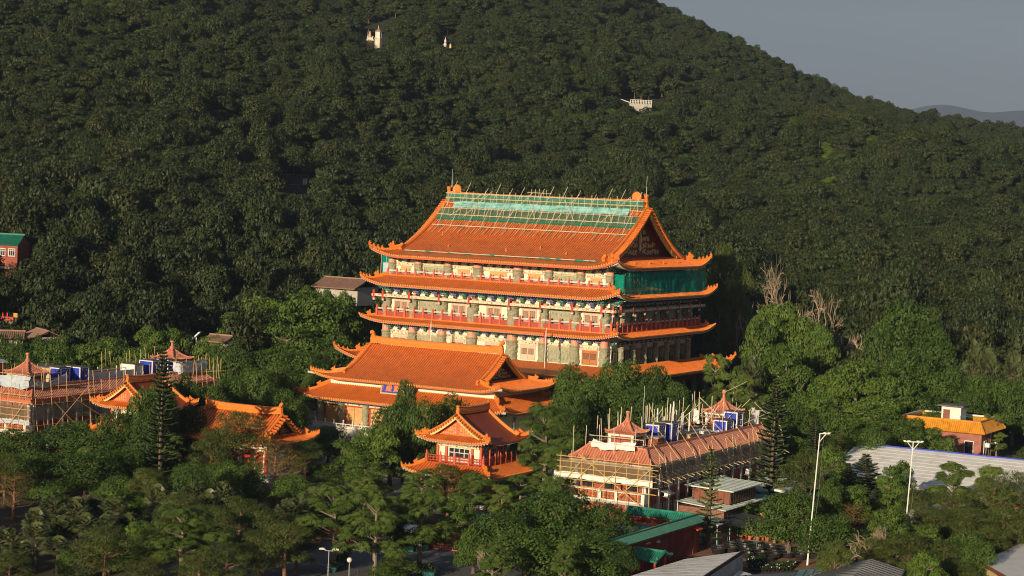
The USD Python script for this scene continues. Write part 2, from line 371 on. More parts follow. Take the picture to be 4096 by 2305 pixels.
look('stupa_stone', (0.62, 0.58, 0.50), rough=0.85, vary=0.15, scale=1.0, dirt=(0.30, 0.26, 0.20), dirt_scale=0.5)
look('stupa_brick', (0.46, 0.33, 0.21), rough=0.9, vary=0.2, scale=1.5)
bricks('red_brick', (0.36, 0.062, 0.032), (0.27, 0.045, 0.026), (0.40, 0.30, 0.24), w=0.5, h=0.17)
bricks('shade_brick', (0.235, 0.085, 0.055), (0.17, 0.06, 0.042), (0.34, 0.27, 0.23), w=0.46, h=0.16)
bricks('rose_brick', (0.36, 0.105, 0.075), (0.28, 0.075, 0.055), (0.46, 0.36, 0.30), w=0.46, h=0.16)
# woods and leaves
look('bark', (0.11, 0.085, 0.062), rough=0.9, vary=0.3, scale=4.0)
look('bark_pale', (0.22, 0.18, 0.135), rough=0.85, vary=0.25, scale=4.0)
look('bark_rust', (0.20, 0.105, 0.06), rough=0.9, vary=0.3, scale=3.0)
look('dead_wood', (0.33, 0.25, 0.18), rough=0.9, vary=0.25, scale=3.0)
look('frond_dry', (0.25, 0.17, 0.075), rough=0.9, vary=0.3)
foliage('leaf_ficus', (0.024, 0.056, 0.009), (0.080, 0.145, 0.022))
foliage('leaf_bright', (0.042, 0.088, 0.012), (0.120, 0.200, 0.030))
foliage('leaf_airy', (0.050, 0.094, 0.017), (0.145, 0.205, 0.042))
foliage('leaf_pine', (0.020, 0.040, 0.014), (0.055, 0.082, 0.026), trans=0.1)
foliage('leaf_needle', (0.034, 0.058, 0.011), (0.095, 0.130, 0.026), trans=0.2)
foliage('leaf_palm', (0.040, 0.062, 0.022), (0.115, 0.138, 0.056), trans=0.2, rough=0.4)
foliage('leaf_bamboo', (0.045, 0.055, 0.014), (0.110, 0.105, 0.028))
foliage('leaf_golden', (0.070, 0.060, 0.012), (0.150, 0.105, 0.022))
foliage('leaf_hill_shaded', (0.011, 0.024, 0.007), (0.042, 0.062, 0.017), trans=0.12, scale=0.06)  # leaf colour darkened to paint shade over the mountain slope
foliage('leaf_hill_olive_shaded', (0.014, 0.025, 0.006), (0.046, 0.060, 0.015), trans=0.12, scale=0.06)  # olive leaves, darkened likewise for the painted shade on the slope
foliage('leaf_hedge', (0.014, 0.032, 0.012), (0.040, 0.070, 0.022))
netting('net_teal', (0.010, 0.38, 0.28), 0.22, 1.2, stretch=(1, 1, 0.4))
netting('net_teal_thin', (0.02, 0.30, 0.20), 0.46, 1.5)
netting('net_aqua', (0.30, 0.80, 0.72), 0.03, 0.9, stretch=(0.5, 1, 2.5), streak=0.5)
netting('net_fine', (0.30, 0.23, 0.15), 0.42, 1.2)
netting('net_grey', (0.22, 0.21, 0.19), 0.22, 1.2)
netting('shade_cloth', (0.075, 0.085, 0.09), 0.18, 1.5)
# ---------------------------------------------------------------- terrain
look('soil', (0.060, 0.050, 0.032), rough=0.95, vary=0.35, scale=0.15, dirt=(0.10, 0.075, 0.045), dirt_scale=0.05)
look('forest_floor', (0.022, 0.026, 0.013), rough=0.95, vary=0.4, scale=0.08)
look('far_hills_hazed', (0.026, 0.042, 0.066), rough=0.95, vary=0.3, scale=0.01)  # distance haze put into the base colour as blue
look('paving', (0.26, 0.25, 0.235), rough=0.85, vary=0.12, scale=0.3, dirt=(0.15, 0.145, 0.135), dirt_scale=0.15)
look('asphalt', (0.115, 0.115, 0.12), rough=0.85, vary=0.18, scale=0.4, dirt=(0.07, 0.07, 0.072), dirt_scale=0.22)
look('red_earth', (0.27, 0.135, 0.085), rough=0.9, vary=0.2, scale=0.5, dirt=(0.16, 0.085, 0.05), dirt_scale=0.4)
look('line_paint', (0.55, 0.54, 0.50), rough=0.7, vary=0.2, scale=2.0)

_KX = np.array([-3500, -1200, 0, 700, 1500, 2048, 2400, 2560, 2703, 2862, 3021, 3180, 3339, 3498, 3657, 3816, 3975, 4096, 4600, 6500, 8000], float)
_KE = np.array([.05, .150, .178, .172, .158, .133, .109, .0955, .0860, .0775, .0680, .0595, .0520, .0470, .0435, .0405, .0370, .0335, .024, .006, 0.0])
_KY = np.array([1300, 1250, 1200, 1180, 1180, 1180, 1170, 1160, 1150, 1140, 1120, 1100, 1090, 1080, 1080, 1090, 1110, 1130, 1200, 1300, 1300], float)
_KF = np.array([330, 330, 335, 345, 390, 400, 405, 405, 405, 400, 385, 365, 355, 350, 350, 350, 350, 350, 350, 360, 360], float)
def terrain(az, R):
    """Height of the ground at azimuth az (from +y towards +x) and distance R from under the camera."""
    az, R = np.broadcast_arrays(np.asarray(az, float), np.asarray(R, float))
    fade = np.clip((math.radians(62) - np.abs(az)) / math.radians(36), 0, 1); fade = fade * fade * (3 - 2 * fade)
    px = 2048 + FPX * np.tan(np.clip(az, -0.62, 0.62))
    e, yc, yf = np.interp(px, _KX, _KE), np.interp(px, _KX, _KY), np.interp(px, _KX, _KF)
    zc = (EYE + e * yc) * fade
    s = (R - yf) / (yc - yf)
    up = np.clip(s, 0, 1) ** np.interp(px, [1400, 3600], [1.22, 1.08])
    z = zc * up
    down = np.clip((R - yc) / 1500, 0, 1)
    z = np.where(R > yc, zc * (1 - down * down * (3 - 2 * down)), z)
    x, y = R * np.sin(az), R * np.cos(az)
    P = np.stack([x, y, 0 * x], -1)
    bump = (fbm(P / 95.0, 4, 3) - 0.5) * 40 + (fbm(P / 30.0, 3, 8) - 0.5) * 7
    w = np.clip(s * 3.2, 0, 1) * np.clip((1.02 - s) * 5 + 0.22, 0, 1) * fade
    return np.where(R > yf, z + bump * w, 0.0)
def ground_z(x, y):
    return terrain(np.arctan2(x, y), np.hypot(x, y))
_A = np.unique(np.concatenate([np.radians(np.arange(-20, 20.01, 0.2)), np.radians(np.arange(-70, 70, 3.0)), np.radians(np.arange(-180, 180.1, 12.0))]))
_R1 = np.array([0.5, 60, 120, 180, 240, 290, 328.0])
_R2 = np.concatenate([[328.0], np.arange(340, 700, 7.0), np.arange(700, 1350, 12.0), np.arange(1350, 3000, 90), [3300, 4000, 5200, 6800, 8300, 11500, 14000]])
def polar(R):
    a, r = np.meshgrid(_A, R, indexing='ij')
    return np.stack([r * np.sin(a), r * np.cos(a), terrain(a, r)], -1)
g = MB().grid(polar(_R1), flip=False); v, f, c = g.arrays()
p = put('/World', 'ground', v, f, 'soil'); tag(stage.GetPrimAtPath(p), kind='structure')
g = MB().grid(polar(_R2), flip=False); v, f, c = g.arrays()
p = put('/World', 'hillside', v, f, 'forest_floor', smooth=True); tag(stage.GetPrimAtPath(p), kind='structure')
# mountains far away on the right, distance haze painted in as blue
def far_range(name, skyline, dist, depth):
    xs = np.linspace(skyline[0][0], skyline[-1][0], 150)
    ys = np.interp(xs, [s[0] for s in skyline], [s[1] for s in skyline])
    k = np.ones(7) / 7
    ys = np.convolve(np.pad(ys, 3, mode='edge'), k, 'valid')
    crest = np.array([at(a, b, dist) for a, b in zip(xs, ys)])
    rows = []
    for t in np.linspace(-1, 1, 27):
        q = crest.copy()
        q[:, :2] *= (dist + t * depth) / dist
        n = (fbm(q / 740.0 + 5, 4, 2) - 0.5) * 230 * (1 - (1 - abs(t)) ** 3) * (1 - abs(t) ** 3) * 1.4
        q[:, 2] = (crest[:, 2] + 8) * (1 - abs(t) ** 1.25) + n - 8
        rows.append(q)
    v, f, c = MB().grid(np.array(rows)).arrays()
    p = put('/World', name, v, f, 'far_hills_hazed', smooth=True); tag(stage.GetPrimAtPath(p), kind='structure')
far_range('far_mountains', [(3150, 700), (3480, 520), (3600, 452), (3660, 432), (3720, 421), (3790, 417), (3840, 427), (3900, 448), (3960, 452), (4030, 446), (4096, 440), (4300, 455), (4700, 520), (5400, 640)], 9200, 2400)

# paved ground: courtyards between the halls, the forecourt, the plant yard
def sheet(name, pts, z, mat, kind='structure', parent='/World'):
    m = trimesh.creation.triangulate_polygon(Polygon(pts), engine='earcut')
    v = np.column_stack([m[0], np.full(len(m[0]), z)])
    p = put(parent, name, v, m[1], mat)
    if parent == '/World':
        tag(stage.GetPrimAtPath(p), kind=kind)
    return p
_q = lambda L: [uv(a, b)[:2] for a, b in L]
sheet('courtyard_paving', _q([(-36, -112), (62, -112), (62, -20), (-36, -20)]), 0.02, 'paving')
sheet('forecourt_asphalt', [(-34, 188), (2.5, 188), (2.2, 216), (-4.0, 221.6), (-17.5, 222.4), (-34, 228)], 0.03, 'asphalt')
sheet('plant_yard', _q([(78, -118), (93, -119), (101, -112), (99, -98), (80, -98)]), 0.03, 'red_earth')
def strip(name, pts, w, z, mat):
    sheet(name, list(np.array(pts) + np.array([0, w / 2])) + list(reversed(np.array(pts) - np.array([0, w / 2]))), z, mat)
strip('road_marking', [(-13.6, 216.0), (-10.5, 216.6), (-7.8, 218.6)], 0.14, 0.036, 'line_paint')
strip('road_marking', [(-19.5, 209.6), (-18.4, 208.0), (-17.7, 206.4)], 0.14, 0.036, 'line_paint')
for x, y, w, d in ((-4.3, 215.7, .9, .55), (-6.1, 217.4, .8, .5)):
    mh = MB(); mh.bx(x - w / 2, x + w / 2, y - d / 2, y + d / 2, 0.031, 0.045); 
    p = mh.build('drain_cover', 'black_edge'); tag(stage.GetPrimAtPath(p), 'dark iron drain cover in the grey forecourt ' + ('nearer the gate' if y > 217 else 'farther out from the gate'), 'drain cover')
# thin evening haze over the whole valley
usdkit.material(stage, '/World/Looks/haze', {'v': ('principled_volume', {'color': (0.50, 0.68, 1.0), 'density': 0.00005, 'anisotropy': 0.0})}, [], volume='v.volume')
hz = MB().bx(-14500, 14500, -14500, 14500, -16, 1400)
HAZE = hz
# ---------------------------------------------------------------- Chinese tiled roofs
class Roof:
    """Hip-and-gable roof (Wi = 0, gable plane at x = +-Li, gable foot at fraction tg) or a skirt round a storey (tg = 1).
    Local axes: ridge along x, eaves at y = +-Wo and x = +-Lo."""
    def __init__(s, Lo, Wo, Li, Wi, tg, ze, zr, lift, R, k, M=None):
        s.Lo, s.Wo, s.Li, s.Wi, s.tg, s.ze, s.zr, s.lift, s.R, s.k = Lo, Wo, Li, Wi, tg, ze, zr, lift, R, k
        s.M = M
    def z(s, t):
        return s.ze + (s.zr - s.ze) * (s.k * t + (1 - s.k) * t * t)
    def P(s, x, y, t, off=0.0):
        cx = np.clip((np.abs(x) - (s.Lo - s.R)) / s.R, 0, 1) ** 2
        cy = np.clip((np.abs(y) - (s.Wo - s.R)) / s.R, 0, 1) ** 2
        fade = np.clip(1 - t / max(s.tg, 1e-6), 0, 1)
        z = s.z(t) + s.lift * cx * cy * (0.35 + 0.65 * fade) + off
        return np.stack(np.broadcast_arrays(np.asarray(x, float), np.asarray(y, float), z), -1)
    def half_front(s, t):
        return s.Li + (s.Lo - s.Li) * (1 - np.minimum(np.asarray(t, float) / s.tg, 1))
    def front(s, sg, x, t, off=0.0):
        return s.P(x, sg * (s.Wo - (s.Wo - s.Wi) * np.asarray(t, float)), np.asarray(t, float), off)
    def side(s, sg, y, q, off=0.0):
        return s.P(sg * (s.Lo - (s.Lo - s.Li) * np.asarray(q, float)), y, s.tg * np.asarray(q, float), off)
    def half_side(s, q):
        return s.Wo - (s.Wo - s.Wi) * s.tg * np.asarray(q, float)
    def ts(s):
        a = np.linspace(0, s.tg, 5)
        return a if s.tg >= 1 else np.concatenate([a, np.linspace(s.tg, 1, 9)[1:]])
    def surface(s, off=0.0, under=False):
        m = MB()
        w = np.sign(np.linspace(-1, 1, 29)) * np.abs(np.linspace(-1, 1, 29)) ** 0.6
        for sg in (-1, 1):
            t = s.ts() if not under else np.linspace(0, s.tg * (1.0 if s.tg >= 1 else 0.99), 4)
            P = np.array([s.front(sg, s.half_front(k) * w, k, off) for k in t])
            m.grid(P, flip=(sg > 0) ^ under)
            q = np.linspace(0, 1, 5)
            P = np.array([s.side(sg, s.half_side(k) * w, k, off) for k in q])
            m.grid(P, flip=(sg < 0) ^ under)
        return m
    def eave_line(s, off=0.0, n=33):
        w = np.sign(np.linspace(-1, 1, n)) * np.abs(np.linspace(-1, 1, n)) ** 0.6
        f = s.front(-1, s.Lo * w, 0.0, off); r = s.side(1, s.Wo * w, 0.0, off)
        b = s.front(1, -s.Lo * w, 0.0, off); l = s.side(-1, -s.Wo * w, 0.0, off)
        return np.vstack([f, r[1:], b[1:], l[1:]])
    def fascia(s, h):
        a, b = s.eave_line(-0.02), s.eave_line(-h)
        b2 = b.copy(); b2[:, :2] *= (1 - 0.12 / max(s.Lo, s.Wo))
        return MB().grid(np.array([a, b2]), flip=True)
    def rows(s, which, pitch, r, n=None):
        """One barrel row of tiles after the other: [(where, MB, end point, direction)]."""
        out = []
        side = which in ('right', 'left')
        sg = {'front': -1, 'back': 1, 'right': 1, 'left': -1}[which]
        W = s.Wo if side else s.Lo
        cnt = int(2 * W / pitch)
        for i in range(cnt):
            a = -W + (i + 0.5) * 2 * W / cnt
            if side:
                lim = 1.0 if abs(a) <= s.half_side(1.0) else (s.Wo - abs(a)) / ((s.Wo - s.Wi) * s.tg)
            else:
                lim = 1.0 if abs(a) <= s.Li else s.tg * (s.Lo - abs(a)) / (s.Lo - s.Li)
            if lim < 0.06:
                continue
            k = n or (4 if side or s.tg >= 1 else 8)
            tt = np.linspace(0, lim, k + 1)
            c = np.array([s.side(sg, a, q) if side else s.front(sg, a, q) for q in tt])
            across = np.array([0, 1.0, 0]) if side else np.array([1.0, 0, 0])
            prof = [(-r, 0.0), (-0.55 * r, 0.8 * r), (0.55 * r, 0.8 * r), (r, 0.0)]
            v = np.array([[p + across * u + np.array([0, 0, h + 0.01]) for u, h in prof] for p in c])
            flip = (sg > 0) if not side else (sg < 0)
            m = MB().grid(v, flip=flip)
            e = v[0]
            m.add(e, [[0, 1, 2], [0, 2, 3]])
            out.append((a, m, c[0]))
        return out
    def discs(s, which, pitch, r):
        m = MB(); side = which in ('right', 'left'); sg = {'front': -1, 'back': 1, 'right': 1, 'left': -1}[which]
        o = np.array([sg, 0, 0.0]) if side else np.array([0, sg, 0.0])
        ac = np.array([0, 1.0, 0]) if side else np.array([1.0, 0, 0])
        for a, _m, e in s.rows(which, pitch, r, 1):
            w = np.arange(6) * PI / 3
            ring = np.array([e + o * 0.05 + ac * math.cos(q) * r * 1.05 + np.array([0, 0, r * 0.35 + math.sin(q) * r * 1.05]) for q in w])
            back = ring - o * 0.12
            m.add(np.vstack([ring, back]), [[0, 1, 2], [0, 2, 3], [0, 3, 4], [0, 4, 5]] + [x for k in range(6) for x in ([k, k + 6, (k + 1) % 6], [(k + 1) % 6, k + 6, (k + 1) % 6 + 6])])
            d = e + ac * pitch / 2 + o * 0.03
            m.add([d - ac * r * 0.9, d + ac * r * 0.9, d + np.array([0, 0, -r * 1.7])], [[0, 1, 2], [0, 2, 1]])
        return m
    def rafters(s, which, pitch, drop, length, size):
        m = MB(); side = which in ('right', 'left'); sg = {'front': -1, 'back': 1, 'right': 1, 'left': -1}[which]
        W = s.Wo if side else s.Lo
        for a in np.arange(-W + 0.35, W - 0.3, pitch):
            t0, t1 = 0.02, min(0.95, length / (s.Wo - s.Wi) if not side else length / (s.Lo - s.Li))
            if side:
                p, q = s.side(sg, a, t0, -drop), s.side(sg, a * 0.985, t1, -drop)
            else:
                p, q = s.front(sg, a, t0, -drop), s.front(sg, a * 0.985, t1 * (s.tg if s.tg >= 1 else 1), -drop)
            m.beam(p, q, size, size)
        return m
    def hip(s, sx, sy, n=9):
        t = np.linspace(0, s.tg, n)
        return s.front(sy, sx * s.half_front(t), t)
    def verge(s, sx, sy, n=12, inset=0.0):
        t = np.linspace(s.tg * 0.72, 1, n)
        return s.front(sy, sx * np.full(n, s.Li - inset), t)

def ident(p, M):
    return None if M is None else M
BEAST = [(-.26, 0), (.26, 0), (.22, .30), (.30, .34), (.30, .44), (.16, .50), (.10, .62), (.02, .72), (-.10, .78), (-.14, .66), (-.06, .56), (-.16, .36), (-.30, .22), (-.36, .34), (-.42, .30), (-.34, .08)]
DRAGON = [(-.5, 0), (.45, 0), (.45, .40), (.70, .46), (.74, .62), (.52, .70), (.40, .86), (.30, 1.02), (.18, .92), (.02, .96), (-.06, 1.22), (-.22, 1.36), (-.42, 1.34), (-.34, 1.18), (-.40, .90), (-.52, .60)]
CHIWEN = [(-.55, 0), (.55, 0), (.60, .45), (.82, .55), (.78, .74), (.56, .78), (.50, 1.0), (.34, 1.16), (.20, 1.34), (.10, 1.62), (-.02, 1.86), (-.26, 2.02), (-.52, 1.96), (-.66, 1.74), (-.60, 1.50), (-.42, 1.46), (-.40, 1.64), (-.30, 1.66), (-.24, 1.46), (-.36, 1.18), (-.52, .92)]
def figure(outline, p, d, s, thick):
    """A ridge figure: outline standing at p, looking along the horizontal direction d."""
    d = np.asarray(d, float); d[2] = 0; d /= np.linalg.norm(d)
    m = MB()
    a = Polygon(outline)
    for off, sh in ((-0.33, 0.86), (0.0, 1.0), (0.33, 0.86)):
        n = np.cross(d, [0, 0, 1.0])
        from shapely import affinity
        g = affinity.scale(a, sh, 0.94 if sh < 1 else 1.0, origin=(0, 0))
        m.prism(g, np.asarray(p, float) + n * off * thick, d * s, np.array([0, 0, 1.0]) * s, thick * 0.42)
    return m

def roof_parts(T, R, pitch, r, rows=('front', 'right'), row_parts=('front',), M=None, mats=('glazed_bed_shaded', 'glazed_row', 'ridge_tile'), fascia='fascia_red', fh=0.34, ridge=(0.4, 0.5), beasts=4, beast=0.55, corners=((-1, -1), (1, -1), (1, 1)), raft=True, soffit='rafter', name='roof', gable=True, discs=True, drag=1.0):
    """The parts of one tiled roof under thing T; single tile rows are sub-parts of the roof."""
    rp = R.surface().build(name, mats[0], T, M=M)
    R.surface(-fh * 0.9, under=True).build('soffit', soffit, rp, M=M)
    R.fascia(fh).build('eave_board', fascia, rp, M=M)
    rest = MB()
    for w in rows:
        for a, m, e in R.rows(w, pitch, r):
            if w in row_parts:
                m.build('tile_row', mats[1], rp, M=M)
            else:
                rest.join(m)
    if rest.n:
        rest.build('side_tile_rows', mats[1], rp, M=M, kind='stuff')
    if discs:
        d = MB()
        for w in rows:
            d.join(R.discs(w, pitch, r))
        d.build('eave_tile_ends', 'eave_disc', rp, M=M, kind='stuff')
    if raft:
        f = MB()
        for w in rows:
            f.join(R.rafters(w, 0.42, fh * 0.9 + 0.06, 1.4, 0.15))
        f.build('rafter_ends', 'rafter', rp, M=M, kind='stuff')
    for sx, sy in corners:
        h = R.hip(sx, sy)
        d = h[0] - h[-1]
        side = np.cross(d, [0, 0, 1.0])
        k = int(len(h) * 0.62)
        MB().sweep(h[:k + 1], ridge[0] * 0.8, ridge[1] * 0.75, side).build('hip_ridge', mats[2], rp, M=M)
        MB().sweep(h[k:], ridge[0], ridge[1] * 1.35, side).build('hip_ridge', mats[2], rp, M=M)
        L = np.linalg.norm(d)
        u = d / L
        s0 = np.linspace(0.02, 0.36, beasts)
        for q in s0 if beasts else ():
            i = q * (len(h) - 1); j = int(i); p = h[j] + (h[min(j + 1, len(h) - 1)] - h[j]) * (i - j)
            figure(BEAST, p + [0, 0, ridge[1] * 0.70], d.copy(), beast, 0.22 * beast / 0.55).build('ridge_beast', mats[2], rp, M=M)
        p = h[k] + [0, 0, ridge[1] * 0.6]
        figure(DRAGON, p, d.copy(), beast * 1.35 * drag, 0.34 * beast / 0.55).build('ridge_dragon', mats[2], rp, M=M)
    if R.Wi == 0 and gable:
        rw, rh = ridge[0] * 1.25, ridge[1] * 2.0
        Lr = R.Li
        x = np.linspace(-Lr, Lr, 17)
        c = R.zr + 0.05 + 0.25 * (np.abs(x) / Lr) ** 4
        pr = MB(); pr.sweep(np.column_stack([x, 0 * x, c]), rw, rh, (0, 1, 0))
        pr.sweep(np.column_stack([x, 0 * x, c + rh * 0.98]), rw * 1.25, rh * 0.16, (0, 1, 0))
        pr.sweep(np.column_stack([x, 0 * x, c + rh * 0.35]), rw * 1.15, rh * 0.1, (0, 1, 0))
        pr.build('main_ridge', mats[2], rp, M=M)
        for sx in (-1, 1):
            for sy in (-1, 1):
                v = R.verge(sx, sy)
                MB().sweep(v, ridge[0], ridge[1], (1, 0, 0)).build('verge_ridge', mats[2], rp, M=M)
                dd = v[0] - v[1]
                figure(DRAGON, v[0] + [0, 0, 0.1], dd, beast * 1.25 * drag, 0.4 * beast / 0.55).build('ridge_dragon', mats[2], rp, M=M)
                # the comb of short tiles that runs along the gable edge
                comb = MB(); w = R.verge(sx, sy, 60)
                seg = np.linalg.norm(np.diff(w, axis=0), axis=1).sum(); nn = max(8, int(seg / (pitch * 1.05)))
                w = R.verge(sx, sy, nn)
                for p in w[2:]:
                    comb.tube([p + [sx * 0.10, 0, 0.10], p + [sx * 0.95 * ridge[0] / 0.4, 0, -0.05]], pitch * 0.40, 5)
                comb.build('verge_tiles', mats[1], rp, M=M, kind='stuff')
    return rp

def gable_parts(T, R, sx, M=None, board='ochre_board', back='gable_red', deep=0.9, bw=1.1, scroll='gold_paint', curls=7, seed=1, out=0.72, dots=True):
    """Bargeboards, the recessed gable wall and its gilded scrollwork."""
    t = np.linspace(R.tg, 1, 12)
    zt = R.z(t)
    yw = R.Wo - R.Wo * t
    base = R.z(np.array([R.tg]))[0]
    poly = [(-y, z - 0.15) for y, z in zip(yw, zt)] + [(y, z - 0.15) for y, z in list(zip(yw, zt))[::-1][1:]]
    poly[0] = (poly[0][0], base - 0.1); poly[-1] = (poly[-1][0], base - 0.1)
    gp = MB().prism(poly, (sx * (R.Li - deep), 0, 0), (0, 1, 0), (0, 0, 1), 0.2).build('gable_wall', back, T, M=M)
    for sy in (-1, 1):
        y = sy * yw
        n = np.column_stack([np.full(12, sx * (R.Li + out)), y, zt])
        low = n + np.array([0, 0, 1.0]) * -bw
        low[:, 1] -= sy * 0.0
        inn = n.copy(); inn[:, 0] -= sx * 0.14
        inl = low.copy(); inl[:, 0] -= sx * 0.14
        low[:, 2] = np.maximum(low[:, 2], base - 0.05); inl[:, 2] = np.maximum(inl[:, 2], base - 0.05)
        m = MB().grid(np.array([n, low]), flip=sx * sy > 0).grid(np.array([low, inl]), flip=sx * sy > 0).grid(np.array([inl, inn]), flip=sx * sy > 0)
        bp = m.build('bargeboard', board, T, M=M)
        if dots:
            dm = MB()
            for i in np.linspace(1.5, 10.2, 6):
                j = int(i); p = n[j] + (n[j + 1] - n[j]) * (i - j) + np.array([sx * 0.06, 0, -bw * 0.55])
                for a in range(6):
                    dm.box(p + np.array([0, math.cos(a * PI / 3) * bw * .17, math.sin(a * PI / 3) * bw * .17]), (0.08, bw * .11, bw * .11))
                dm.box(p, (0.09, bw * .12, bw * .12))
            dm.build('gilt_studs', 'gold', bp, M=M, kind='stuff')
    rng = random.Random(seed)
    sc = MB()
    H = R.zr - base; half = yw[0] * 0.62
    X = sx * (R.Li - deep + 0.16)
    for sy in (-1, 1):
        for k in range(curls):
            f = (k + 0.5) / curls
            cy = sy * half * (0.10 + 0.80 * f); top = H * 0.62 * (1 - f * 0.92)
            for lvl in np.arange(0.12 * H, max(top, 0.14 * H), 0.13 * H):
                rr = 0.055 * H * rng.uniform(0.8, 1.15); a0 = rng.uniform(0, 6)
                w = np.linspace(0, 4.6, 9)
                pts = [(X, cy + sy * rr * (1 - .16 * q) * math.cos(a0 + q * 1.2), base + lvl + rr * (1 - .16 * q) * math.sin(a0 + q * 1.2)) for q in w]
                sc.tube(pts, max(0.016 * H, 0.05), 4)
    if H > 3:
        sc.lathe([(0.0, base + .10 * H), (0.05 * H, base + .16 * H), (0.03 * H, base + .26 * H), (0.055 * H, base + .36 * H), (0.02 * H, base + .5 * H), (0.03 * H, base + .62 * H), (0, base + .72 * H)], 8, (X, 0, 0))
    sc.build('gilded_scrollwork', scroll, gp, M=M)

TEAL, BLUE, WHITE, CREAM, REDP = (0.012, 0.14, 0.105), (0.045, 0.065, 0.20), (0.66, 0.66, 0.60), (0.74, 0.66, 0.46), (0.42, 0.04, 0.02)
def dougong(p, o, s=1.0, tiers=4, color=TEAL):
    """A painted bracket cluster: p = foot at the wall, o = outward; grows out and up tier by tier."""
    p, o = np.asarray(p, float), np.asarray(o, float)
    ac = np.array([-o[1], o[0], 0.0])
    rz = math.atan2(ac[1], ac[0])
    m = MB()
    for k in range(tiers):
        w, d, z = (0.42 + 0.36 * k) * s, (0.30 + 0.36 * k) * s, (0.16 + 0.30 * k) * s
        c = p + o * d * 0.5 + np.array([0, 0, z])
        m.box(c, (w, d, 0.22 * s), rz, color)
        m.box(c + o * 0.04 * s + np.array([0, 0, 0.125 * s]), (w + 0.05 * s, d + 0.05 * s, 0.03 * s), rz, WHITE)
        tip = p + o * (d + 0.02 * s) + np.array([0, 0, z - 0.02 * s])
        for a in (-1, 0, 1) if k > 1 else (0,):
            q = tip + ac * a * w * 0.40
            m.hexa([q + ac * x * s + o * y * s + np.array([0, 0, h * s]) for x, y, h in
                    ((-.075, -.1, -.11), (.075, -.1, -.11), (.06, .34, .02), (-.06, .34, .02), (-.075, -.1, .09), (.075, -.1, .09), (.06, .34, .08), (-.06, .34, .08))], WHITE if a == 0 and k % 2 else color)
    return m
def bracket_row(T, p0, p1, n, o, s=1.0, tiers=4, parent_name='bracket_cluster', alt=True, first=0):
    for i in range(n):
        f = (i + 0.5) / n if first == 0 else i / (n - 1)
        p = np.asarray(p0, float) * (1 - f) + np.asarray(p1, float) * f
        dougong(p, o, s, tiers, TEAL if (i % 2 == 0 or not alt) else BLUE).build(parent_name, 'painted', T, tint=True)

def painted_band(T, a, b, z0, z1, o, seed=0, name='painted_beam', thick=0.14):
    """A beam painted with clouds and flowers in panels: the pattern is flat paint on flat boards."""
    a, b, o = np.asarray(a, float), np.asarray(b, float), np.asarray(o, float)
    L = np.linalg.norm(b - a); u = (b - a) / L
    rng = random.Random(seed)
    m = MB(); rz = math.atan2(u[1], u[0])
    c = (a + b) / 2
    m.box((c[0], c[1], (z0 + z1) / 2), (L, thick, z1 - z0), rz, (0.70, 0.64, 0.46))
    h = z1 - z0
    def flat(x, z, w, hh, col, lift):
        q = a + u * x + o * (thick / 2 + lift)
        m.box((q[0], q[1], z), (w, 0.012, hh), rz, col)
    n = max(3, int(L / 0.9))
    for i in range(n):
        x = (i + 0.5) * L / n; e = abs(i - (n - 1) / 2) / max((n - 1) / 2, 1)
        col = (0.50, 0.10, 0.11) if e > 0.62 else (0.56, 0.50, 0.13) if e > 0.3 else (0.60, 0.54, 0.24)
        flat(x, z0 + h / 2, L / n * 0.86, h * 0.74, (0.66, 0.62, 0.48), 0.006)
        for k in range(5):
            cc = [(0.45, 0.07, 0.09), (0.10, 0.30, 0.20), (0.60, 0.45, 0.10), (0.55, 0.24, 0.26), (0.16, 0.22, 0.36)][rng.randrange(5)] if rng.random() < 0.6 else col
            flat(x + rng.uniform(-.36, .36) * L / n, z0 + h * rng.uniform(0.22, 0.78), L / n * rng.uniform(.12, .3), h * rng.uniform(.14, .32), cc, 0.014 + 0.002 * k)
    for zz in (z0 + h * 0.05, z1 - h * 0.05):
        flat(L / 2, zz, L, h * 0.09, (0.46, 0.30, 0.10), 0.012)
    m.build(name, 'painted', T, tint=True)

def dragon_column(T, x, y, z0, z1, zt, r, seed=0, mat='carved_stone', label=None):
    """A stone column wrapped in carved dragons, with a plain painted neck from z1 to zt."""
    n, k = 14, 20
    z = np.linspace(z0, z1, k)
    a = np.arange(n + 1) * 2 * PI / n
    A, Z = np.meshgrid(a, z)
    rng = np.random.default_rng(seed)
    ph = rng.uniform(0, 6)
    coil = 0.16 * np.maximum(0, np.sin(A * 1 + (Z - z0) * 2.6 + ph)) ** 2
    P = np.stack([np.cos(A[:, :-1]) * 3, np.sin(A[:, :-1]) * 3, Z[:, :-1] * 2.2 + seed * 7], -1)
    lump = (fbm(P, 3, 4) - 0.45) * 0.5
    rr = r * (1 + coil + np.concatenate([lump, lump[:, :1]], 1))
    rr[0] = rr[1] = r * 1.14; rr[-1] = r * 1.18; rr[-2] = r * 1.18; rr[-3] = r * 1.0
    m = MB().grid(np.stack([x + rr * np.cos(A), y + rr * np.sin(A), Z], -1))
    m.add([(x + r * 1.18 * math.cos(q), y + r * 1.18 * math.sin(q), z1) for q in a[:-1]], [[0, i, i + 1] for i in range(1, n - 1)])
    p = m.build('dragon_column', mat, T, smooth=False, label=label)
    if zt > z1 + 0.05:
        MB().lathe([(r * 0.92, z1), (r * 0.92, zt)], 12, (x, y, 0)).build('column_neck', 'pink_paint', p)

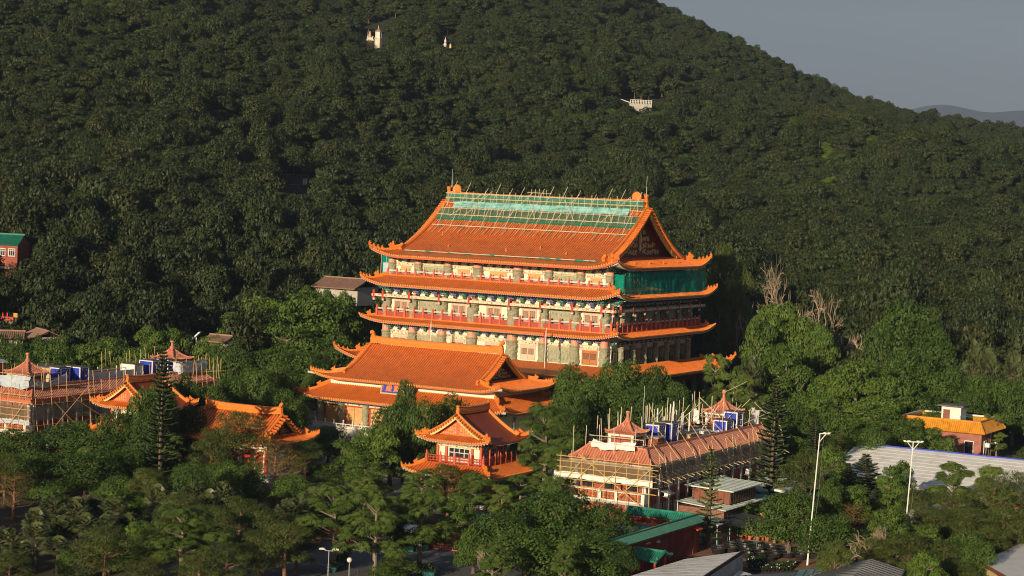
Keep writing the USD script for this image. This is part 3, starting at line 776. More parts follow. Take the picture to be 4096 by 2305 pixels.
def relief(T, x0, x1, z0, z1, y, seed=0):
    """A stone panel with figures carved in relief, in a raised frame; faces -y."""
    nx, nz = 40, 24
    X, Z = np.meshgrid(np.linspace(x0, x1, nx), np.linspace(z0, z1, nz))
    rng = np.random.default_rng(seed)
    h = (fbm(np.stack([X * 1.8, Z * 1.8, 0 * X + seed], -1), 4, 2) - 0.4) * 0.30
    W, H = x1 - x0, z1 - z0
    for k in range(5):
        cx, cz, s = x0 + W * (0.12 + 0.19 * k + rng.uniform(-.03, .03)), z0 + H * rng.uniform(0.30, 0.42), H * rng.uniform(0.24, 0.34)
        h = np.maximum(h, 0.28 * np.sqrt(np.clip(1 - ((X - cx) / (s * .42)) ** 2 - ((Z - cz) / s) ** 2, 0, 1)))
        h = np.maximum(h, 0.26 * np.sqrt(np.clip(1 - ((X - cx) / (s * .22)) ** 2 - ((Z - cz - s * 1.1) / (s * .26)) ** 2, 0, 1)))
    m = MB().grid(np.stack([X, y - h, Z], -1), flip=False)
    for a, b, c, d in ((x0 - .12, x1 + .12, z0 - .12, z0 + .06), (x0 - .12, x1 + .12, z1 - .06, z1 + .12), (x0 - .12, x0 + .06, z0 + .06, z1 - .06), (x1 - .06, x1 + .12, z0 + .06, z1 - .06)):
        m.bx(a, b, y - 0.16, y + 0.02, c, d)
    m.build('relief_panel', 'relief_stone', T)

def lattice_door(T, x0, x1, z0, z1, y, leaves=2, mat='door_wood', lat='lattice_dark'):
    """Carved wooden doors: frame, leaves with a pierced upper panel, solid lower panels; face -y."""
    m = MB(); W = x1 - x0
    for a, b, c, d in ((x0, x0 + .14, z0, z1), (x1 - .14, x1, z0, z1), (x0 + .14, x1 - .14, z1 - .22, z1)):
        m.bx(a, b, y - 0.12, y + 0.02, c, d)
    fp = m.build('door_frame', mat, T)
    lw = (W - 0.28) / leaves
    for i in range(leaves):
        a = x0 + .14 + i * lw + 0.02; b = a + lw - 0.04
        zt = z1 - .24; lz0, lz1 = z0 + (zt - z0) * 0.42, zt - (zt - z0) * 0.12
        q = MB().bx(a, b, y - 0.055, y + 0.0, z0, zt)
        q.bx(a, a + .10, y - .10, y - .055, z0, zt).bx(b - .10, b, y - .10, y - .055, z0, zt)
        for zz in (z0 + .06, lz0 - .08, lz1 + .06, zt - .06):
            q.bx(a + .10, b - .10, y - .10, y - .055, zz - .05, zz + .05)
        dp = q.build('door_leaf', mat, fp)
        l = MB().bx(a + .13, b - .13, y - .062, y - .056, lz0, lz1)
        pn = l.build('lattice_opening', lat, fp)
        g = MB(); w, h = b - a - .26, lz1 - lz0
        for k in range(1, 4):
            g.bx(a + .13 + w * k / 4 - .018, a + .13 + w * k / 4 + .018, y - .085, y - .063, lz0, lz1)
        nh = max(3, int(h / 0.28))
        for k in range(1, nh):
            g.bx(a + .13, b - .13, y - .09, y - .07, lz0 + h * k / nh - .018, lz0 + h * k / nh + .018)
        for k in range(nh):
            for j in range(4):
                cx, cz = a + .13 + w * (j + .5) / 4, lz0 + h * (k + .5) / nh
                g.box((cx, y - .08, cz), (.09, .02, .09))
        g.build('lattice_bars', mat, fp)

def rail_posts(T, pts, z0, z1, w=0.22, mat='post_red'):
    for x, y in pts:
        m = MB().bx(x - w / 2, x + w / 2, y - w / 2, y + w / 2, z0, z1)
        m.lathe([(w * .72, z1), (w * .72, z1 + .07), (w * .40, z1 + .12), (w * .62, z1 + .22), (w * .60, z1 + .32), (w * .30, z1 + .46), (0.01, z1 + .60)], 6, (x, y, 0))
        m.build('rail_post', mat, T)
# ---------------------------------------------------------------- the grand hall
T = thing('grand_hall', 'great orange-roofed temple hall of stacked balconied storeys with scaffolding on its ridge', 'temple hall', uv(0, 0), ROT)
HT = T
CU = [-22, -16.4, -10.2, -4.05, 4.05, 10.2, 16.4, 22]          # columns along the front
CS = list(np.linspace(-16.4, 16.4, 8))                         # and along the sides
# bottom roof and the dark arcade under it
R4 = Roof(28.8, 24.2, 24.0, 18.5, 1.0, 9.2, 10.75, 2.0, 7.5, 0.62)
roof_parts(T, R4, 0.47, 0.15, row_parts=(), ridge=(0.42, 0.5), beast=0.6, corners=((-1, -1), (1, -1), (1, 1), (-1, 1)))
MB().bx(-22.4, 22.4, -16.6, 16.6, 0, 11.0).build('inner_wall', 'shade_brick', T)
MB().bx(-25.5, 25.5, -20.8, 20.8, 0.0, 0.9).build('plinth', 'white_stone', T)
for x in CU:
    for y in (-20.0,):
        MB().lathe([(.55, .9), (.5, 1.2), (.5, 8.6)], 10, (x, y, 0)).build('arcade_column', 'carved_stone', T)
for y in np.linspace(-20, 20, 9):
    MB().lathe([(.55, .9), (.5, 1.2), (.5, 8.6)], 10, (24.6, y, 0)).build('arcade_column', 'carved_stone', T)
    dougong((24.9, y, 7.6), (1, 0, 0), 1.2, 3, TEAL).build('bracket_cluster', 'painted', T, tint=True)
MB().bx(24.3, 24.9, -20, 20, 7.2, 8.0).build('arcade_beam', 'red_paint', T)
MB().bx(-24.9, 24.3, -20.3, -19.7, 7.2, 8.0).build('arcade_beam', 'red_paint', T)

def storey(z0, zt, A, B, dz0, dz1, bz0, bz1, colz, pat, stone=True, cu=CU, cs=CS, neck=None, side=True, seed=0, colr=0.78):
    """One storey: cream wall, columns, doors and reliefs, painted beams, on the front and the right side."""
    MB().bx(-A, A, -B, B, z0, zt).build('storey_wall', 'cream_wall', T)
    y = -B - 0.06
    for i, x in enumerate(cu):
        big = 1.25 if i in (3, 4) else 1.0
        dragon_column(T, x, -B - 0.35, z0, colz, neck or colz, colr * big, seed + i)
    for i, kind in enumerate(pat):
        a, b = cu[i] + 0.95, cu[i + 1] - 0.95
        if i == 3:
            a, b = a + .2, b - .2
        w = b - a
        if kind == 'door':
            c = (a + b) / 2; h = 1.5 if w < 6 else 2.6
            lattice_door(T, c - h, c + h, dz0, dz1, y, 2 if w < 6 else 4, 'door_wood_red' if (i == 6 and seed == 4) else 'door_wood')
        elif kind == 'relief':
            relief(T, a + .1, b - .1, dz0 + 0.1, dz1 + 0.25, y, seed + i)
        elif kind == 'board':
            m = MB(); k = 3 if w > 5.8 else 1
            W2 = w * (0.62 if k == 1 else 0.8); c = (a + b) / 2
            for j in range(k):
                m.bx(c - W2 / 2 + j * W2 / k + .06, c - W2 / 2 + (j + 1) * W2 / k - .06, y - .06, y, dz0, dz1)
            bp = m.build('boarded_opening', 'ply_board', T)
            MB().bx(c - W2 / 2 - .08, c + W2 / 2 + .08, y - .1, y + .01, dz1, dz1 + .12).build('lintel', 'door_wood', bp)
        painted_band(T, (a - .15, -B - .1), (b + .15, -B - .1), bz0, bz1, (0, -1), seed * 9 + i)
    if side:
        x = A + 0.06
        for i, v in enumerate(cs):
            m = MB().bx(x - .1, x + .28, v - .14, v + .14, z0, colz + .2)
            m.build('side_pilaster', 'white_stone', T)
        S0 = MB()
        for i in range(len(cs) - 1):
            a, b = cs[i] + .3, cs[i + 1] - .3
            nx = 26
            Y, Z = np.meshgrid(np.linspace(a, b, nx), np.linspace(z0, colz, 20))
            h = (fbm(np.stack([Y * 1.6, Z * 1.6, 0 * Y + i + seed * 3], -1), 4, 6) - 0.4) * 0.40
            MB().grid(np.stack([A + 0.05 + np.clip(h, 0, 1), Y, Z], -1)).build('carved_side_panel', 'relief_stone', T)
            dragon_column(T, A + 0.5, (a + b) / 2 + 0.9, z0, colz, colz, 0.5, seed + 40 + i)
            if i % 2 == 0 or seed == 4:
                m = MB().bx(A + .02, A + .3, a + .35, a + 1.75, z0, dz1)
                dp = m.build('side_door', 'lattice_dark' if i != 2 else 'door_wood_red', T)
                q = MB()
                for k in range(5):
                    q.bx(A + .3, A + .34, a + .42 + k * .3, a + .48 + k * .3, z0 + .9, dz1 - .2)
                for k in range(6):
                    q.bx(A + .3, A + .345, a + .4, a + 1.7, z0 + .9 + k * .35, z0 + .95 + k * .35)
                q.build('lattice_bars', 'carved_stone', dp)
            painted_band(T, (A + .1, a - .3), (A + .1, b + .3), bz0, bz1, (1, 0), seed * 9 + 20 + i)

# third storey from the top (over the bottom roof)
storey(10.7, 16.4, 22.6, 17.1, 10.9, 13.4, 13.48, 14.25, 14.1, ['door', 'relief', 'door', 'door', 'door', 'relief', 'door'], neck=15.4, seed=4)
bracket_row(T, (-22, -17.2, 14.3), (22, -17.2, 14.3), 24, (0, -1, 0), 1.25, 3)
bracket_row(T, (22.7, -16.8, 14.35), (22.7, 16.8, 14.35), 18, (1, 0, 0), 0.95, 3)
R3 = Roof(26.0, 20.6, 23.9, 18.4, 1.0, 15.88, 16.55, 1.05, 6.0, 0.8)
roof_parts(T, R3, 0.47, 0.15, row_parts=(), ridge=(0.36, 0.36), beasts=0, corners=((-1, -1), (1, -1), (1, 1)))
MB().bx(-24.1, 24.1, -18.6, 18.6, 16.2, 16.72).build('balcony_curb', 'ridge_tile', T)
# second storey with the high red balcony
def balcony(zb, h, ax, ay, pitch, post_top, side_pitch, pipes=True):
    for a in (((-ax, ax, -ay, -ay + .22)), ((-ax, ax, ay - .22, ay)), ((ax - .22, ax, -ay + .22, ay - .22)), ((-ax, -ax + .22, -ay + .22, ay - .22))):
        MB().bx(a[0], a[1], a[2], a[3], zb, zb + h).build('balcony_wall', 'red_dado', T)
    n = int(round(2 * ax / pitch)); k = int(round(2 * ay / side_pitch))
    pts = [(-ax + .08 + i * (2 * ax - .16) / n, -ay - .03) for i in range(n + 1)] + [(ax + .03, -ay + (j + 1) * (2 * ay - .1) / k) for j in range(k)] + [(-ax - .03, -ay + (j + 1) * (2 * ay - .1) / k) for j in range(5)]
    rail_posts(T, pts, zb, post_top, 0.36)
    z = (zb + h + post_top) / 2 + .12
    m = MB()
    for q in (z, z + .16):
        m.tube([(-ax, -ay - .02, q), (ax, -ay - .02, q)], 0.055, 5).tube([(ax, -ay, q), (ax, ay, q)], 0.055, 5).tube([(-ax, -ay, q), (-ax, -ay + 10, q)], 0.055, 5)
    m.build('pipe_rail', 'white_metal', T)
balcony(16.72, 0.86, 23.7, 18.2, 1.98, 18.1, 1.9)
storey(16.5, 22.4, 22.6, 17.1, 17.0, 19.95, 20.0, 20.6, 20.0, ['door', 'relief', 'door', 'door', 'door', 'relief', 'door'], seed=14, neck=20.9)
bracket_row(T, (-22.4, -17.2, 20.62), (22.4, -17.2, 20.62), 23, (0, -1, 0), 1.45, 4)
bracket_row(T, (22.7, -17.0, 20.62), (22.7, 17.0, 20.62), 20, (1, 0, 0), 1.4, 4)
bracket_row(T, (-22.7, -17.0, 20.75), (-22.7, -10, 20.75), 4, (-1, 0, 0), 1.28, 4)
# short red hanging posts with white and gold knobs in front of the beam
for x, y in [(u, -18.9) for u in CU] + [(24.4, v) for v in CS] + [(-24.4, -18.2), (24.1, -18.7), (-23.9, -18.9)]:
    h = MB().bx(x - .2, x + .2, y - .2, y + .2, 19.85, 21.3).build('hanging_post', 'red_paint', T)
    MB().lathe([(.05, 19.4), (.24, 19.52), (.2, 19.68), (.27, 19.78), (.2, 19.85)], 8, (x, y, 0)).build('post_knob', 'rafter', h)
MB().bx(-24.5, 24.5, -18.98, -18.82, 20.22, 20.58).build('outer_beam', 'fascia_red', T)
MB().bx(24.32, 24.48, -18.7, 18.7, 20.22, 20.58).build('outer_beam', 'fascia_red', T)
painted_band(T, (-24.3, -18.98), (24.3, -18.98), 20.16, 20.66, (0, -1), 77)
painted_band(T, (24.48, -18.7), (24.48, 18.7), 20.16, 20.66, (1, 0), 78)
R2 = Roof(26.0, 20.6, 22.5, 17.1, 1.0, 22.48, 24.05, 1.35, 6.0, 0.7)
roof_parts(T, R2, 0.47, 0.15, row_parts=('front',), ridge=(0.38, 0.45), beast=0.62, corners=((-1, -1), (1, -1), (1, 1)))
MB().bx(-22.7, 22.7, -17.3, 17.3, 23.7, 24.15).build('balcony_curb', 'ridge_tile', T)
balcony(24.15, 0.34, 22.4, 17.0, 1.95, 24.85, 1.9)
# top storey, its openings boarded up for the works
storey(24.0, 27.9, 21.4, 15.9, 24.55, 25.75, 25.8, 26.45, 26.35, ['board', 'relief', 'board', 'board', 'board', 'relief', 'board'], seed=24, neck=26.9, side=True, colr=0.72)
bracket_row(T, (-21.3, -16.0, 26.48), (21.3, -16.0, 26.48), 24, (0, -1, 0), 1.12, 3)
bracket_row(T, (21.5, -15.6, 26.5), (21.5, 15.6, 26.5), 18, (1, 0, 0), 0.92, 3)
# the great top roof
R1 = Roof(25.0, 19.6, 20.5, 0.0, 0.27, 27.65, 37.9, 1.6, 6.5, 0.34)
rp = roof_parts(T, R1, 0.47, 0.155, row_parts=('front',), ridge=(0.55, 0.62), beast=0.72, corners=((-1, -1), (1, -1), (1, 1)), fh=0.42)
gable_parts(T, R1, 1, bw=1.35, seed=5, deep=1.1)
gable_parts(T, R1, -1, bw=1.35, seed=6, deep=1.1, dots=False)
MB().bx(19.2, 20.9, -13.6, 13.6, 28.55, 29.25).build('gable_sill', 'red_dado', T)
for sx in (-1, 1):
    # toothed sun discs over the ridge ends, and the finials at the gable peaks
    w = np.linspace(0, 2 * PI, 33)[:-1]
    rad = np.where(np.arange(32) % 2 == 0, 1.0, 0.84)
    m = MB().prism([(r * math.cos(a), r * math.sin(a)) for r, a in zip(rad, w)], (sx * 18.6, 0, 39.9), (1, 0, 0), (0, 0, 1), 0.35)
    m.prism([(.66 * math.cos(a), .66 * math.sin(a)) for a in w[::2]], (sx * 18.6, 0, 39.9), (1, 0, 0), (0, 0, 1), 0.5)
    m.bx(sx * 18.6 - .6, sx * 18.6 + .6, -.25, .25, 38.6, 39.2)
    m.build('sun_disc', 'ridge_tile', rp)
    f = MB().lathe([(.5, 37.9), (.55, 38.4), (.34, 38.7), (.46, 39.2), (.30, 39.6), (.42, 40.1), (.46, 40.4), (.2, 40.45)], 8, (sx * 20.4, 0, 0))
    f.join(figure(DRAGON, (sx * 20.6, 0, 36.6), (sx, 0, 0), 1.3, 0.5))
    f.build('gable_finial', 'ridge_tile', rp)
for sx, n in ((-1, 'left-hand'), (1, 'right-hand')):
    x, y, z = uv(sx * 20.4 - (0.0 if sx > 0 else -0.6), 0, 40.3)
    single(MB().tube([(x, y, z), (x, y, z + 1.4)], 0.07, 5).tube([(x, y, z + 1.4), (x, y, z + 3.4)], 0.04, 5).lathe([(.11, z), (.11, z + .3)], 6, (x, y, 0)), 'lightning_rod', 'grey_metal',
           'thin lightning rod on the ' + ('gable peak above the carved red gable' if sx > 0 else 'ridge end farthest from the carved red gable'), 'lightning rod')
# small clay guards on the roof slope
for x, v in ((-12, -13.4), (0, -13.6), (12, -13.6), (-16, -9), (6, -12)):
    t = 1 + v / 19.6
    q = R1.front(-1, x, t)
    MB().lathe([(.16, -.1), (.16, .4), (.05, .6)], 6, q).build('roof_guard', 'ridge_tile', rp)
for y in (-9, -3, 3, 9):
    q = R1.side(1, y, 0.45)
    MB().lathe([(.16, -.1), (.16, .35), (.05, .55)], 6, q).build('roof_guard', 'ridge_tile', rp)

# ---------------------------------------------------------------- bamboo scaffold and netting on it
rng = random.Random(41)
S = thing('ridge_scaffold', 'bamboo scaffold of pale poles caging the ridge of the great hall', 'scaffold', uv(0, 0), ROT)
def zr1(y):
    t = 1 - abs(y) / 19.6
    return float(R1.z(np.array([t]))[0])
def pole(p, q, r=0.040, mat='bamboo_pale', T=None, name='bamboo_pole'):
    MB().tube([p, (np.asarray(p) + np.asarray(q)) / 2 + np.array([rng.uniform(-.05, .05), rng.uniform(-.05, .05), 0]), q], r, 5).build(name, mat, T or S)
us = np.arange(-19.6, 20.4, 1.3)
for i, u in enumerate(us):
    y = -1.5; ex = rng.uniform(0.1, 0.7)
    pole((u, y, zr1(-2) - .4), (u + rng.uniform(-.1, .1), y, 39.25 + ex))
    y = -4.9
    pole((u + .4, y, zr1(y)), (u + .4 + rng.uniform(-.1, .1), y + 1.2, 36.9 + rng.uniform(0, .5)))
    if i % 1 == 0:
        pole((u + .2, -4.9, zr1(-4.9) + .25), (u + .2 + rng.uniform(-.2, .2), -8.4 - rng.uniform(0, 1.0), zr1(-8.8) + .45))
for z, y in ((39.2, -1.6), (38.4, -1.6), (37.5, -1.6), (36.5, -3.0), (35.3, -4.4)):
    pole((-20.1, y, z), (20.6, y, z - .1), 0.06)
pole((-19.8, -6.6, zr1(-6.6) + .4), (20.1, -6.6, zr1(-6.6) + .3), 0.07)
for u in np.arange(-18.5, 19.5, 2.9):
    a = u + rng.uniform(-.6, .6)
    pole((a, -6.7, zr1(-6.7) + .3), (a + rng.uniform(1.0, 1.7), -1.9, 40.2 + rng.uniform(-.2, 1.3)))
for u, d in ((-17, 5.0), (-11.5, -2.6), (-5, 3.4), (1, -3.6), (5, 3.0), (9, -4.4), (14, 4.2), (16.5, -3.6), (-14, 4.0)):
    pole((u, -5.2, 35.0), (u + d, -1.8, 39.3 + rng.uniform(0, .6)))
for u in (-2.2, -1.4, -.6, .2, .9):
    pole((u, -1.2, 38.6), (u + .1, -1.2, 40.5 + rng.uniform(-.2, .4)))
pole((-3.0, -1.2, 39.9), (2.0, -1.2, 39.85))
for u in np.arange(-18, 19, 4.6):
    m = MB().box((u, -6.9, zr1(-6.9) + .32), (.9, .22, .14)); m.build('tie_pad', 'green_tile', S)
N = thing('ridge_netting', 'green and aqua netting stretched along the scaffolded ridge of the great hall', 'netting', uv(0, 0), ROT)
def cloth(us, rows, name, mat, T, amp=0.12, sc=0.8, seed=0):
    """A hanging sheet through the given rows of (y, z), wavy."""
    P = []
    for j, (y, z) in enumerate(rows):
        n = fbm(np.column_stack([us * sc, np.full(len(us), j * 0.7), np.full(len(us), seed * 3.1)]), 3, seed) - 0.5
        P.append(np.column_stack([us, y + n * amp * 2, z + n * amp]))
    MB().grid(np.array(P)).build(name, mat, T, smooth=True)
U = np.linspace(-20.1, 20.6, 160)
cloth(U, [(-1.42, 39.25), (-1.42, 38.6)], 'upper_net', 'net_teal', N, 0.05, seed=1)
cloth(U, [(-1.42, 38.6), (-1.42, 37.7)], 'upper_net', 'net_teal_thin', N, 0.05, seed=2)
cloth(U[8:150], [(-1.66, 37.75), (-1.9, 37.2), (-2.3, 36.6)], 'tarpaulin', 'net_aqua', N, 0.22, seed=3)
cloth(U, [(-2.95, 36.5), (-3.7, 35.85), (-4.6, 35.0), (-5.0, 34.4)], 'lower_net', 'net_teal_thin', N, 0.10, seed=4)
cloth(U, [(-4.75, 34.62), (-5.02, 34.36)], 'lower_net_hem', 'net_teal', N, 0.2, seed=5)
E2 = thing('eave_netting', 'rolled green net and pale pole lying along the foot of the great top roof', 'netting', uv(0, 0), ROT)
w = np.linspace(-19.3, 19.6, 90)
n = fbm(np.column_stack([w * .9, w * 0, w * 0]), 4, 9)
yy = -16.6 - 0.35 * n
P = []
for a in np.linspace(0, 2 * PI, 7):
    rr = 0.05 + 0.30 * np.clip(n - .32, 0, 1)
    P.append(np.column_stack([w, yy + rr * 1.3 * math.cos(a), np.array([zr1(q) for q in yy]) + 0.34 + rr * math.sin(a)]))
MB().grid(np.array(P)).build('rolled_net', 'net_teal', E2, smooth=True)
m = MB().tube([(-19, -16.9, zr1(-16.9) + .42), (0, -16.95, zr1(-16.9) + .4), (19.4, -16.9, zr1(-16.9) + .42)], .07, 5); m.build('bamboo_pole', 'bamboo_pale', E2)
# the green netting wall round the top storey's side
G = thing('side_netting', 'bright green netting wall hung over the side of the top storey', 'netting', uv(0, 0), ROT)
vs = np.linspace(-15.9, 18.2, 110)
P = []
for j, z in enumerate(np.linspace(26.95, 23.0, 12)):
    n = fbm(np.column_stack([vs * .45, np.full(110, z * .35), np.full(110, 3.0)]), 4, 5) - .5
    q = fbm(np.column_stack([vs * 1.6, np.full(110, z * .5), np.full(110, 3.0)]), 3, 5) - .5
    P.append(np.column_stack([24.5 + n * .5 + q * .22 + (0.25 * j / 12), vs, z + 0.10 * n + np.where(j == 11, q * .5, 0)]))
MB().grid(np.array(P)).build('net_sheet', 'net_teal', G, smooth=True)
P = [np.column_stack([np.linspace(24.5, 22.0, 8), np.full(8, -15.9), np.full(8, z) + .05 * np.sin(np.arange(8) * 2)]) for z in (26.6, 25, 23.7)]
MB().grid(np.array(P)).build('net_sheet', 'net_teal', G, smooth=True)
for v in np.arange(-15, 18.5, 1.7):
    MB().tube([(24.2, v, 23.2), (24.2, v, 26.9)], .05, 5).build('bamboo_pole', 'bamboo_pale', G)
for z in (23.6, 24.5, 25.4, 26.3):
    MB().tube([(24.25, -15.9, z), (24.25, 18.2, z)], .05, 5).build('bamboo_pole', 'bamboo_pale', G)
for v in (-9, -4, 0, 5, 11, 16):
    MB().tube([(24.2, v, 23.1), (25.4, v + .6, 22.75)], .07, 5).build('bamboo_pole', 'bamboo_pale', G)
B2 = thing('corner_netting', 'green netting and blue sheet at the far end of the top balcony', 'netting', uv(0, 0), ROT)
P = [np.column_stack([np.linspace(-24.6, -22.4, 12), np.linspace(-15.6, -16.0, 12), np.full(12, z) + 0.05 * np.sin(np.arange(12))]) for z in (27.6, 26.3, 25, 24)]
MB().grid(np.array(P)).build('net_sheet', 'net_teal', B2)
MB().bx(-23.9, -22.0, -16.3, -16.2, 24.1, 26.2).build('blue_sheet', 'tarp_blue', B2)
for u in (-24.6, -23.5, -22.4):
    MB().tube([(u, -15.9, 23.6), (u, -15.9, 28)], .05, 5).build('bamboo_pole', 'bamboo_pale', B2)
# ---------------------------------------------------------------- the main shrine hall in front of it
T = thing('main_shrine_hall', 'broad two-tiered orange-roofed hall with blue name board standing on white balustraded terrace', 'temple hall', uv(6.93, -47.65), ROT)
MB().bx(-15.2, 15.2, -7.2, 8.6, 0, 9.4).build('inner_wall', 'cream_wall', T)
CM = [-16.2, -12.2, -7.6, -2.7, 2.7, 7.6, 12.2, 16.2]
for x in CM:
    dragon_column(T, x, -8.2, 1.6, 5.4, 5.4, .55, int(x + 50))
for y in (-3, 3, 8.2):
    dragon_column(T, 16.2, y, 1.6, 5.4, 5.4, .5, int(y + 80))
for i in range(7):
    a, b = CM[i] + .7, CM[i + 1] - .7
    m = MB()
    k = 2 if b - a > 3.2 else 1
    for j in range(k):
        m.bx(a + (b - a) * j / k + .04, a + (b - a) * (j + 1) / k - .04, -7.95, -7.8, 1.6, 4.55)
    dp = m.build('boarded_door', 'ply_board', T)
    MB().bx(a - .1, a + .1, -8.05, -7.7, 1.6, 4.7).bx(b - .1, b + .1, -8.05, -7.7, 1.6, 4.7).bx(a + .1, b - .1, -8.05, -7.7, 4.55, 4.7).build('door_frame', 'red_paint', dp)
    painted_band(T, (CM[i] + .5, -8.05), (CM[i + 1] - .5, -8.05), 4.75, 5.4, (0, -1), 300 + i)
MB().bx(-16.6, 16.6, -8.3, -7.6, 5.4, 6.1).build('eave_wall', 'cream_wall', T)
MB().bx(15.9, 16.5, -7.6, 8.4, 1.6, 6.1).build('side_wall', 'cream_wall', T)
bracket_row(T, (-16.4, -8.3, 5.3), (16.4, -8.3, 5.3), 24, (0, -1, 0), .62, 3)
bracket_row(T, (16.5, -8, 5.3), (16.5, 8, 5.3), 11, (1, 0, 0), .62, 3)
Rl = Roof(19.3, 11.2, 14.9, 6.7, 1.0, 5.95, 8.3, .95, 5.0, .7)
roof_parts(T, Rl, 0.43, 0.14, row_parts=('front',), ridge=(.34, .5), beast=.46, beasts=5, corners=((-1, -1), (1, -1), (1, 1)), fh=.26)
MB().bx(-14.9, 14.9, -6.75, 6.75, 8.1, 8.62).build('roof_collar', 'ridge_tile', T)
m = MB()
for x in np.arange(-14.4, 14.5, .62):
    m.bx(x, x + .34, -6.9, -6.76, 8.66, 8.92)
m.bx(-14.9, 14.9, -6.86, -6.75, 8.62, 8.98); m.build('red_band', 'red_paint', T)
m = MB()
for x in np.arange(-14.4, 14.5, .62):
    m.bx(x + .36, x + .58, -6.93, -6.87, 8.70, 8.9)
m.build('white_studs', 'rafter', T, kind='stuff')
bracket_row(T, (-14.6, -7.0, 8.75), (14.6, -7.0, 8.75), 17, (0, -1, 0), .5, 3)
bracket_row(T, (15.0, -6.4, 8.75), (15.0, 6.4, 8.75), 8, (1, 0, 0), .5, 3)
Ru = Roof(17.6, 9.6, 12.3, 0.0, .30, 9.15, 14.2, 1.0, 5.0, .52)
rp = roof_parts(T, Ru, 0.43, 0.145, row_parts=('front',), ridge=(.42, .5), beast=.46, beasts=6, corners=((-1, -1), (1, -1), (1, 1)), fh=.26)
gable_parts(T, Ru, 1, bw=.8, seed=11, deep=.7, out=.6)
gable_parts(T, Ru, -1, bw=.8, seed=12, deep=.7, out=.6, dots=False)
for sx in (-1, 1):
    figure(CHIWEN, (sx * 11.9, 0, 14.35), (-sx, 0, 0), 1.05, .55).build('ridge_end_dragon', 'ridge_tile', rp)
# corner beam ends: white ram's heads under the eave tips
for R, z in ((Rl, 0), (Ru, 0)):
    for sx, sy in ((-1, -1), (1, -1)):
        p = R.P(sx * R.Lo, sy * R.Wo, 0.0, -.42)
        d = np.array([sx, sy, 0.0]) / math.sqrt(2)
        MB().beam(p - d * 1.6 - [0, 0, .2], p + d * .35 + [0, 0, .02], .3, .32).build('corner_beam_end', 'rafter', T)
